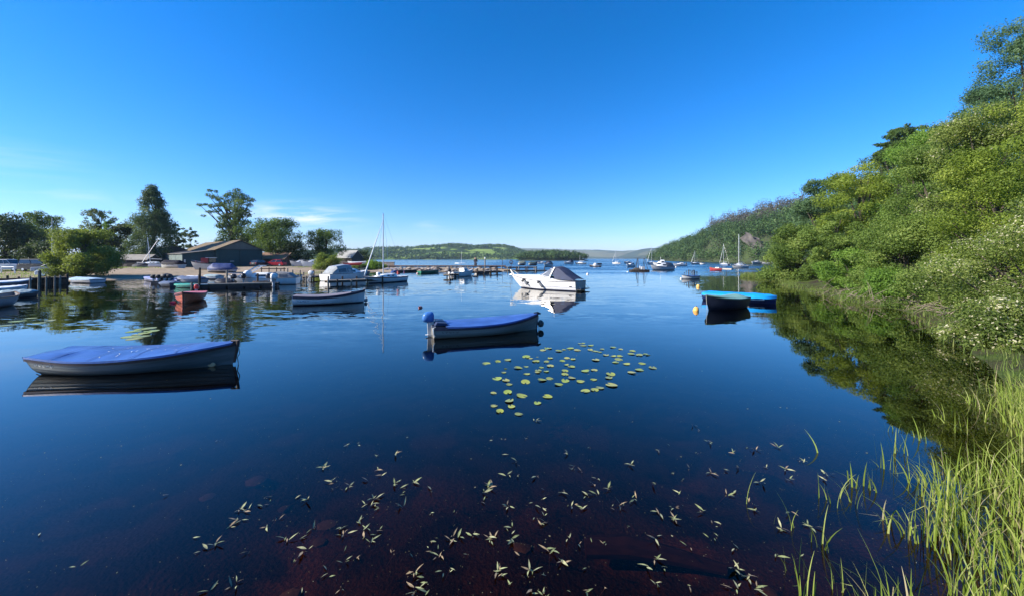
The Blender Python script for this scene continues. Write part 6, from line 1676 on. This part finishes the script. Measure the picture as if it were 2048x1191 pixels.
shed('brick_store', 'rust-brown store with red-brown roof behind the red car', 515, 530, 93, 7.4, 4.4, 1.9, 3.4, -.12, M('rust_brick', (.17, .085, .06), .9, var=.25, vscale=8), cladding('rust_sheet', (.22, .12, .075), 4, rust=(.14, .13, .04)))
shed('far_house', 'far house gable with grey slate roof by the willow bush', 672, 525, 112, 6.0, 4.5, 2.5, 4.6, -.35, M('house_wall', (.075, .062, .055), .9), M('slate', (.30, .30, .29), .7, var=.2))
x = XA(735, 96)
t = root('boundary_wall', 'low brown stone wall at the yard end beyond the kayaks', 'wall', (x, 96, .2), -.02)
MB().box((0, 0, .85), (14.0, .4, 1.5)).build('stonework', M('wall_stone', (.24, .20, .165), .95, var=.35, vscale=3, bump=.6, bscale=6), t, smooth=False)
MB().box((0, 0, 1.65), (14.2, .5, .12)).build('coping', M('coping_stone', (.30, .26, .22), .95), t, smooth=False)
t = root('flagpole', 'slim pale twin pole in front of the left-hand trees', 'flagpole', (XA(104, 76), 76, .9), 0)
MB().tube([(0, 0, 0), (0, 0, 10.2)], [.09, .05], 8).build('pole', M('pole_pale', (.48, .5, .5), .5), t); MB().tube([(.28, .1, 0), (.28, .1, 8.0)], [.06, .04], 8).build('pole', M('pole_pale', (.48, .5, .5)), t)

# ================================================================== VEHICLES
def car(label, px, Y, rz, L, W, Hh, col, style='hatch', name='parked_car', zf=zyard, group='cars parked at the boatyard'):
    x = XA(px, Y); t = root(name, label, 'car' if style != 'pickup' else 'pickup', (x, Y, zf(x, Y)), rz, group)
    m = M('paint_%d_%d_%d' % tuple(int(99 * c) for c in col), col, .3, var=.05)
    belt = .62 * Hh
    body = [(0, .28), (L, .28), (L, belt * .72), (L - .06, belt * .9), (L * .74, belt), (L * .04, belt * 1.02), (0, belt * .8)]
    rings = []
    for y, k in ((-W / 2, .965), (-W / 2 + .06, 1.0), (W / 2 - .06, 1.0), (W / 2, .965)):
        rings.append([(L / 2 + (p[0] - L / 2) * k - L / 2, y, .28 + (p[1] - .28) * (k if p[1] > .3 else 1)) for p in body])
    MB().loft(rings).build('body', m, t, bevel=.03)
    if style == 'van': g0, g1, r0, r1 = .02, .78, .05, .62
    elif style == 'pickup': g0, g1, r0, r1 = .38, .74, .42, .62
    else: g0, g1, r0, r1 = .04, .76, .16, .54
    for (zb, zt, nm, mt, ins) in ((belt, Hh - .07, 'window_band', GLASS(), .0), (Hh - .08, Hh, 'roof', m, .0)):
        k = 0 if nm == 'window_band' else 1
        a = [(g0 * L - L / 2, zb), (g1 * L - L / 2, zb), (r1 * L - L / 2, zt), (r0 * L - L / 2, zt)] if k == 0 else [(r0 * L - L / 2 - .02, zb), (r1 * L - L / 2 + .03, zb), (r1 * L - L / 2 - .1, zt), (r0 * L - L / 2 + .1, zt)]
        w0, w1 = (W / 2 - .05, W / 2 - .17) if k == 0 else (W / 2 - .15, W / 2 - .22)
        MB().add([(a[0][0], -w0, a[0][1]), (a[1][0], -w0, a[1][1]), (a[2][0], -w1, a[2][1]), (a[3][0], -w1, a[3][1]), (a[0][0], w0, a[0][1]), (a[1][0], w0, a[1][1]), (a[2][0], w1, a[2][1]), (a[3][0], w1, a[3][1])],
                 [(0, 1, 2, 3), (7, 6, 5, 4), (0, 4, 5, 1), (1, 5, 6, 2), (2, 6, 7, 3), (3, 7, 4, 0)]).build(nm, mt, t, bevel=.03)
    pil = MB()
    for u in (g1 - .02, lerp(g0, g1, .52), g0 + .02):
        ru = r0 + (u - g0) / (g1 - g0) * (r1 - r0)
        for s_ in (-1, 1): pil.tube([(u * L - L / 2, s_ * (W / 2 - .045), belt), (ru * L - L / 2, s_ * (W / 2 - .165), Hh - .06)], .035, 4)
    pil.build('pillar', m, t)
    for u in (.19, .80):
        for s_ in (-1, 1):
            w_ = MB().lathe([(.12, -.10), (.30, -.10), (.33, -.06), (.33, .06), (.30, .10), (.12, .10)], (u * L - L / 2, s_ * (W / 2 - .10), .33), 14, 'Y').build('wheel', BLACK, t)
            MB().lathe([(.01, -.012), (.19, -.01), (.20, .01), (.01, .012)], (u * L - L / 2, s_ * (W / 2 + .005), .33), 12, 'Y').build('rim', STEEL, w_)
    for s_ in (-1, 1):
        MB().box((L / 2 - .04, s_ * (W / 2 - .25), belt * .76), (.06, .34, .14)).build('headlight', M('lamp_clear', (.7, .72, .75), .15), t, bevel=.02)
        MB().box((-L / 2 + .03, s_ * (W / 2 - .2), belt * .85), (.05, .22, .2)).build('tail_light', M('lamp_red', (.35, .02, .02), .2), t)
    return t
car('long black van parked across the left-hand bank', 82, 58, .05, 5.1, 1.9, 1.9, (.012, .013, .016), 'van', 'parked_van')
car('white pickup nose-in behind the long boats at the left edge', 14, 58, .25, 5.0, 1.85, 1.85, (.62, .62, .62), 'pickup', 'parked_pickup')
car('silver hatchback beside the black van, further of two', 108, 56, math.pi + .35, 4.2, 1.75, 1.5, (.42, .43, .45))
car('white car half hidden by the round willow bush, nearer of two', 122, 50.5, math.pi + .45, 4.2, 1.75, 1.45, (.72, .72, .71))
car('bright red car parked before the rust-brown store', 551, 86, math.pi + .1, 4.2, 1.75, 1.55, (.42, .02, .03))
car('dark car beside the boathouse right corner', 521, 84, 1.4, 4.0, 1.75, 1.5, (.02, .022, .026))
t = covered('white boat bow standing behind the cars under the trees', (XA(118, 70), 70, 1), (XA(86, 69), 69, 1), 2.0, .9, (.50, .50, .50), WC, .1, seed=61, z=1.3)
x = XA(16, 54)
t = root('goal_frame', 'white tubular trailer frame on the grass by the van', 'trailer', (x, 54, zyard(x, 54)), .1)
for a_, b_ in (((-.9, 0, 0), (-.8, 0, .95)), ((.9, 0, 0), (.8, 0, .95)), ((-.8, 0, .95), (.8, 0, .95))): MB().tube([a_, b_], .07, 6).build('frame_tube', WHITE, t)

# ================================================================== PERSON ON THE PIER
def person():
    t = root('person', 'person in dark jacket and trousers standing on the long pier', 'person', (XA(951, 83.4), 83.4, 1.22), math.pi * .9)
    J = [((0, 0, .92), (.15, .11)), ((0, 0, 1.15), (.16, .11)), ((0, .01, 1.38), (.18, .11)), ((0, .01, 1.48), (.07, .06)), ((0, .02, 1.57), (.07, .075)), ((0, .02, 1.68), (.085, .10)), ((0, .015, 1.77), (.05, .06)),
         ((.17, 0, 1.40), (.075, .07)), ((.24, .02, 1.14), (.055, .05)), ((.25, -.08, .90), (.042, .04)), ((.25, -.11, .82), (.03, .045)),
         ((-.17, 0, 1.40), (.075, .07)), ((-.24, .02, 1.14), (.055, .05)), ((-.25, -.08, .90), (.042, .04)), ((-.25, -.11, .82), (.03, .045)),
         ((.09, 0, .86), (.10, .10)), ((.11, -.01, .48), (.075, .075)), ((.11, .02, .09), (.05, .05)), ((.12, -.12, .035), (.045, .03)),
         ((-.09, 0, .86), (.10, .10)), ((-.10, -.01, .48), (.075, .075)), ((-.10, .02, .09), (.05, .05)), ((-.11, -.12, .035), (.045, .03))]
    E = [(0, 1), (1, 2), (2, 3), (3, 4), (4, 5), (5, 6), (2, 7), (7, 8), (8, 9), (9, 10), (2, 11), (11, 12), (12, 13), (13, 14), (0, 15), (15, 16), (16, 17), (17, 18), (0, 19), (19, 20), (20, 21), (21, 22)]
    me = bpy.data.meshes.new('body'); me.from_pydata([j[0] for j in J], E, [])
    o = bpy.data.objects.new('body', me); put(o, t)
    mod = o.modifiers.new('skin', 'SKIN')
    sv = me.skin_vertices[0].data if me.skin_vertices else None
    if sv is None:
        bm = bmesh.new(); bm.from_mesh(me); ly = bm.verts.layers.skin.verify()
        for v, j in zip(bm.verts, J): v[ly].radius = j[1]
        bm.verts.ensure_lookup_table(); bm.verts[0][ly].use_root = True
        bm.to_mesh(me); bm.free()
    o.modifiers.new('sub', 'SUBSURF').render_levels = 1
    me.materials.append(M('person_dark', (.02, .022, .035), .8))
    m, n, l, b = nodes_of('person_cloth')
    t_ = n.new('ShaderNodeTexCoord'); s_ = n.new('ShaderNodeSeparateXYZ'); l.new(t_.outputs['Object'], s_.inputs[0])
    r = n.new('ShaderNodeValToRGB'); r.color_ramp.interpolation = 'CONSTANT'
    e = r.color_ramp.elements; e[0].position = 0; e[0].color = (.02, .018, .016, 1); e[1].position = .04; e[1].color = (.03, .034, .05, 1)
    for p_, c_ in ((.49, (.012, .014, .024, 1)), (.80, (.40, .25, .18, 1))): q = e.new(p_); q.color = c_
    sc = n.new('ShaderNodeMath'); sc.operation = 'DIVIDE'; sc.inputs[1].default_value = 1.85; l.new(s_.outputs[2], sc.inputs[0]); l.new(sc.outputs[0], r.inputs[0]); l.new(r.outputs[0], b.inputs['Base Color']); b.inputs['Roughness'].default_value = .8
    me.materials[0] = m
    MB().lathe([(.02, 1.80), (.07, 1.79), (.098, 1.74), (.10, 1.68), (.085, 1.63)], (0, .035, 0), 12).build('hair', M('hair_dark', (.02, .014, .01), .7), t)
    MB().lathe([(.002, -.03), (.014, -.01), (.016, .01), (.003, .03)], (0, -.088, 1.67), 6).build('nose', M('skin', (.40, .25, .18), .6), t)
person()

# ================================================================== ON AND UNDER THE NEAR WATER
# lily pads: positions read off the patch, sizes real
LP = [(820,130,34),(780,148,36),(845,131,34),(942,158,40),(990,144,26),(1048,132,38),(1125,151,36),(1145,84,18),(1180,80,24),(1180,103,36),(1258,103,38),(1250,146,34),(1298,157,36),(1345,168,28),(1368,140,28),
 (1480,122,30),(1555,140,28),(1672,158,38),(1665,187,38),(1740,199,40),(1818,191,50),(1408,197,38),(1480,210,34),(1548,210,32),(1538,244,42),(1505,271,36),(1305,246,46),(1610,289,44),(1768,284,42),(1875,324,50),
 (1745,347,50),(1670,375,44),(210,283,50),(328,264,36),(424,247,42),(612,218,50),(655,232,24),(852,229,34),(708,261,42),(812,267,36),(972,257,38),(1020,231,30),(1080,240,36),(528,326,46),(608,314,32),(764,323,30),
 (852,308,40),(1016,297,28),(1062,313,42),(732,352,42),(812,361,36),(728,372,34),(615,386,36),(998,356,42),(385,373,32),(1204,359,48),(1290,348,44),(1000,392,42),(1455,389,54),(1438,426,46),(320,432,56),(408,450,50),
 (605,470,54),(768,448,52),(848,434,46),(1002,455,48),(1065,427,46),(1156,465,48),(1285,444,42),(440,491,42),(938,493,50),(1460,498,62),(1200,556,52),(1295,546,52),(1345,526,44),(428,572,52),(286,578,40),(570,606,58),
 (822,614,50),(444,656,48),(724,676,52),(291,706,44),(464,713,48),(348,762,50),(540,788,54)]
pads = []
for k in range(5):
    rr = random.Random(k + 40); mb = MB(); n_ = 22
    notch = .30
    ring = [(0.0, 0.0, .002)]
    vs = [Vector((.12, 0, .004))]
    for j in range(n_ + 1):
        a = notch + (2 * math.pi - 2 * notch) * j / n_
        r = 1.0 + .03 * math.sin(3 * a + k) + rr.uniform(-.015, .015)
        vs.append(Vector((math.cos(a) * r * 1.08 - .05, math.sin(a) * r * .92, .012 + .010 * math.sin(2 * a + k))))
    inner = [Vector((v.x * .55 + .03, v.y * .55, .004)) for v in vs[1:]]
    base = len(vs); allv = vs + inner
    fs = []
    for j in range(n_): fs += [(0, base + j, base + j + 1), (base + j, 1 + j, 2 + j, base + j + 1)]
    low = [Vector((v.x, v.y, v.z - .006)) for v in allv]; o2 = len(allv)
    mb.add(allv, fs)
    o = mb.build('lily_pad', MATS.get('pad_%d' % k) or M('pad_%d' % k, ((.25, .31, .055), (.30, .33, .065), (.22, .25, .07), (.32, .32, .09), (.27, .30, .05))[k], .38, var=.25, vscale=6), angle=60)
    pads.append(o.data); bpy.data.objects.remove(o)
rr = random.Random(17)
for i, (cx, cy, wpx) in enumerate(LP):
    px, py = 930 + cx / 4.995, 670 + cy / 4.995
    q = GP(px, py); R_ = wpx * 1.75 / 4.995 / 2 * q.y / F * rr.uniform(.85, 1.1)
    o = bpy.data.objects.new('lily_pad', pads[(i * 3) % 5])
    o.location = (q.x, q.y, .004 + (i % 4) * .003); o.scale = (R_, R_, .35 + R_); o.rotation_euler = (rr.gauss(0, .05), rr.gauss(0, .05), rr.uniform(0, 6.28))
    put(o, None, 'yellow-green lily pad floating in the patch before the outboard boat', 'lily pad', 'lily pads in the near patch')
for i, (px, py) in enumerate(((268, 662), (282, 658), (296, 656), (275, 668), (290, 665), (303, 661), (262, 673), (285, 672), (270, 677), (60, 636), (35, 642), (80, 645), (15, 650), (100, 640))):
    q = GP(px, py); R_ = rr.uniform(.16, .26); o = bpy.data.objects.new('lily_pad', pads[i % 5]); o.location = (q.x, q.y, .004); o.scale = (R_, R_, .4); o.rotation_euler = (0, 0, rr.uniform(0, 6))
    if i < 9: put(o, None, 'lily pad in the small clump behind the front left boat', 'lily pad', 'lily pads behind the front left boat')
    else: put(o, None, 'faint lily pad in the scatter at the left edge', 'lily pad', 'lily pads at the left edge')

for i in range(22):
    j = rr.randrange(len(LP)); px, py = 930 + (LP[j][0] + rr.uniform(-60, 60)) / 4.995, 670 + (LP[j][1] + rr.uniform(-30, 30)) / 4.995
    q = GP(px, py, -.05); R_ = rr.uniform(.05, .10); o = bpy.data.objects.new('sunken_lily_pad', pads[i % 5]); o.location = (q.x, q.y, -rr.uniform(.02, .09)); o.scale = (R_, R_, .4); o.rotation_euler = (rr.uniform(-.9, .9), rr.uniform(-.9, .9), rr.uniform(0, 6))
    put(o, None, 'dim young lily leaf curled under the water among the pads', 'lily leaf', 'young lily leaves under the water')
# floating pondweed sprigs: narrow pointed leaves radiating from a node
S1 = [(1230,112,2),(1352,95,3),(885,185,6),(1245,195,3),(1260,232,2),(930,275,3),(1055,310,3),(1180,272,1),(1360,290,3),(1410,315,2),(1485,280,3),(1597,340,3),(1975,310,4),(1925,400,2),(700,385,1),(735,396,2),(785,395,3),(1220,395,4),(1210,432,3),(1145,438,1),(1395,442,2),(310,472,2),(370,460,3),(430,437,1),
      (320,535,4),(270,580,3),(510,575,3),(820,585,3),(985,590,2),(1020,625,4),(1120,540,3),(1150,588,3),(1240,595,2),(1165,640,2),(1190,668,3),(640,655,3),(720,668,2),(760,735,4),(165,685,4),(95,728,1),(20,632,1),(1720,640,4),(1770,650,2),(1860,635,3),(1985,655,4),(1035,740,1),(1030,800,4),(1090,785,2),(905,872,2),(935,890,1),(1645,770,3),(295,960,5),(140,988,2),(1495,880,3),(1530,930,3),(1490,985,4),(2010,860,1),(1560,1020,2)]
S2 = [(325,65,5),(1255,88,2),(1345,190,4),(1105,212,1),(1045,238,2),(510,255,3),(130,255,1),(205,300,2),(545,335,3),(595,360,1),(880,318,3),(1465,248,2),(1620,235,3),(1740,215,4),(1890,300,4),(1350,368,4),(1440,352,2),(1508,340,2),(1800,350,4),(1805,405,3),(1670,335,2),(2030,375,3),(2020,405,2),(165,380,2),(55,445,4),(30,480,2),(335,392,1),(685,402,1),(665,432,2),(750,462,2),(485,480,3),(625,500,4),(680,490,2),(905,515,4),(1022,436,1),(1180,495,2),(1645,430,4),(1440,500,3),(1480,485,1),(1595,545,4),(1615,590,3),(170,565,5),(305,555,2),(540,560,2),(595,580,2),(825,565,3),(1040,605,3),(1130,640,4),(1300,595,4),(1820,595,2),(375,670,4),(170,690,2),(65,755,4),(190,760,3),(1040,750,3),(1345,760,1),(1755,700,5),(1940,680,4),(410,835,4),(375,815,2),(480,890,4),(1025,870,3),(985,915,2),(300,940,5),(90,935,2),(1060,920,1),(1500,815,2),(1740,855,2),(1500,925,4),(1570,985,5),(1050,1030,3),(620,1050,2),(1500,1050,3),(300,1060,2),(520,1040,1),(1640,1050,2),(1890,870,1),(1200,1020,2)]
leafm = []
for k in range(4):
    mb = MB(); rows = []
    for u, w_ in ((0, .06), (.12, .5), (.35, .95), (.6, .8), (.82, .42), (1, .02)):
        bend = .10 * math.sin(u * 3) * (k - 1.5) * .4
        rows.append([Vector((u, bend + w_ * .16, .05 * math.sin(u * 3.1) + .015)), Vector((u, bend, .05 * math.sin(u * 3.1))), Vector((u, bend - w_ * .16, .05 * math.sin(u * 3.1) + .015))])
    mb.loft(rows, False, False)
    o = mb.build('leaf', M('pondweed_%d' % k, ((.24, .25, .12), (.28, .27, .14), (.18, .20, .085), (.25, .18, .10))[k], .4, var=.3, vscale=3), angle=80)
    leafm.append(o.data); bpy.data.objects.remove(o)
rr = random.Random(23)
SPR = [(380 + x / 3.303, 880 + y / 3.303, n) for x, y, n in S1] + [(960 + x / 2.926, 820 + y / 2.926, n) for x, y, n in S2]
_r = random.Random(55)
for _i in range(75):
    _y = 845 + 345 * _r.random() ** .8; SPR.append((_r.gauss(1000, 330) + (_y - 900) * -.25, _y, 1 + (_r.random() < .4)))
SPR = [p for p in SPR if p[0] < 1690]
for i, (px, py, n_) in enumerate(SPR):
    q = GP(px, py)
    t = root('pondweed_sprig', 'pale pointed-leaf pondweed sprig floating on the dark near water', 'water plant', (q.x, q.y, .006), rr.uniform(0, 6.28), 'pondweed sprigs on the near water')
    a0 = 0
    for j in range(n_ + (1 if rr.random() < .5 else 0)):
        o = bpy.data.objects.new('leaf', leafm[rr.randrange(4)])
        L_ = rr.uniform(.038, .105) * (1.0 + .02 * q.y) * (1 if i < 134 else .62); a0 += rr.uniform(.9, 2.2)
        o.scale = (L_, L_ * rr.uniform(.45, .85), L_)
        o.location = (rr.uniform(-.03, .03), rr.uniform(-.03, .03), rr.uniform(.0, .006)); o.rotation_euler = (rr.uniform(-.5, .5), -abs(rr.gauss(.05, .25)), a0)
        put(o, t)
    if rr.random() < .35:
        MB().tube([(0, 0, 0), (rr.uniform(-.03, .03), rr.uniform(-.08, -.02), -.10)], [.003, .002], 4).build('stem', M('weed_stem', (.22, .16, .10), .6), t)
# specks of floating debris
n = 2600
X = rg.uniform(-9, 7, n) ; Y = 2.6 + 9 * rg.random(n) ** 1.6
s_ = rg.uniform(.0022, .0055, n) * (1 + (rg.random(n) < .03) * 2.2)
a_ = rg.uniform(0, 3.1, n); c_, d_ = np.cos(a_) * s_, np.sin(a_) * s_
V = np.stack([np.stack([X - c_, Y - d_, np.full(n, .003)], -1), np.stack([X + d_ * .7, Y - c_ * .7, np.full(n, .003)], -1), np.stack([X + c_, Y + d_, np.full(n, .003)], -1), np.stack([X - d_ * .7, Y + c_ * .7, np.full(n, .003)], -1)], 1)
put(bpy.data.objects.new('floating_specks', quads_mesh('floating_specks', V, rg.uniform(.3, .9, n), L_DRY)), None, 'pollen specks and seeds scattered on the near water', None, None, 'stuff')
# sunken log and stones on the bed
q = GP(1290, 1098, -.25)
t = root('sunken_log', 'brown waterlogged log lying under the near water', 'log', (q.x, q.y, -.33), -.12)
MB().tube([(-.62, 0, .05), (-.2, .02, .08), (.3, .0, .04), (.78, -.04, -.02)], [.10, .11, .08, .05], 8).build('log_trunk', M('peat_log', (.12, .06, .035), .9, var=.4, vscale=6, stretch=(1, 4, 4)), t)
rr = random.Random(31)
for i in range(9):
    px, py = rr.uniform(400, 1600), rr.uniform(960, 1230); q = GP(px, py, -.4)
    z = float(bed_z(np.array([q.x]), np.array([q.y]))[0])
    o = bpy.data.objects.new('sunken_stone', sm[i % 4]); s1 = rr.uniform(.06, .13); o.scale = (s1 * 1.3, s1, s1 * .6); o.rotation_euler = (0, 0, rr.uniform(0, 6)); o.location = (q.x, q.y, z + .02)
    put(o, None, 'dim brown stone lying under the near water', 'stone', 'stones on the lake bed')
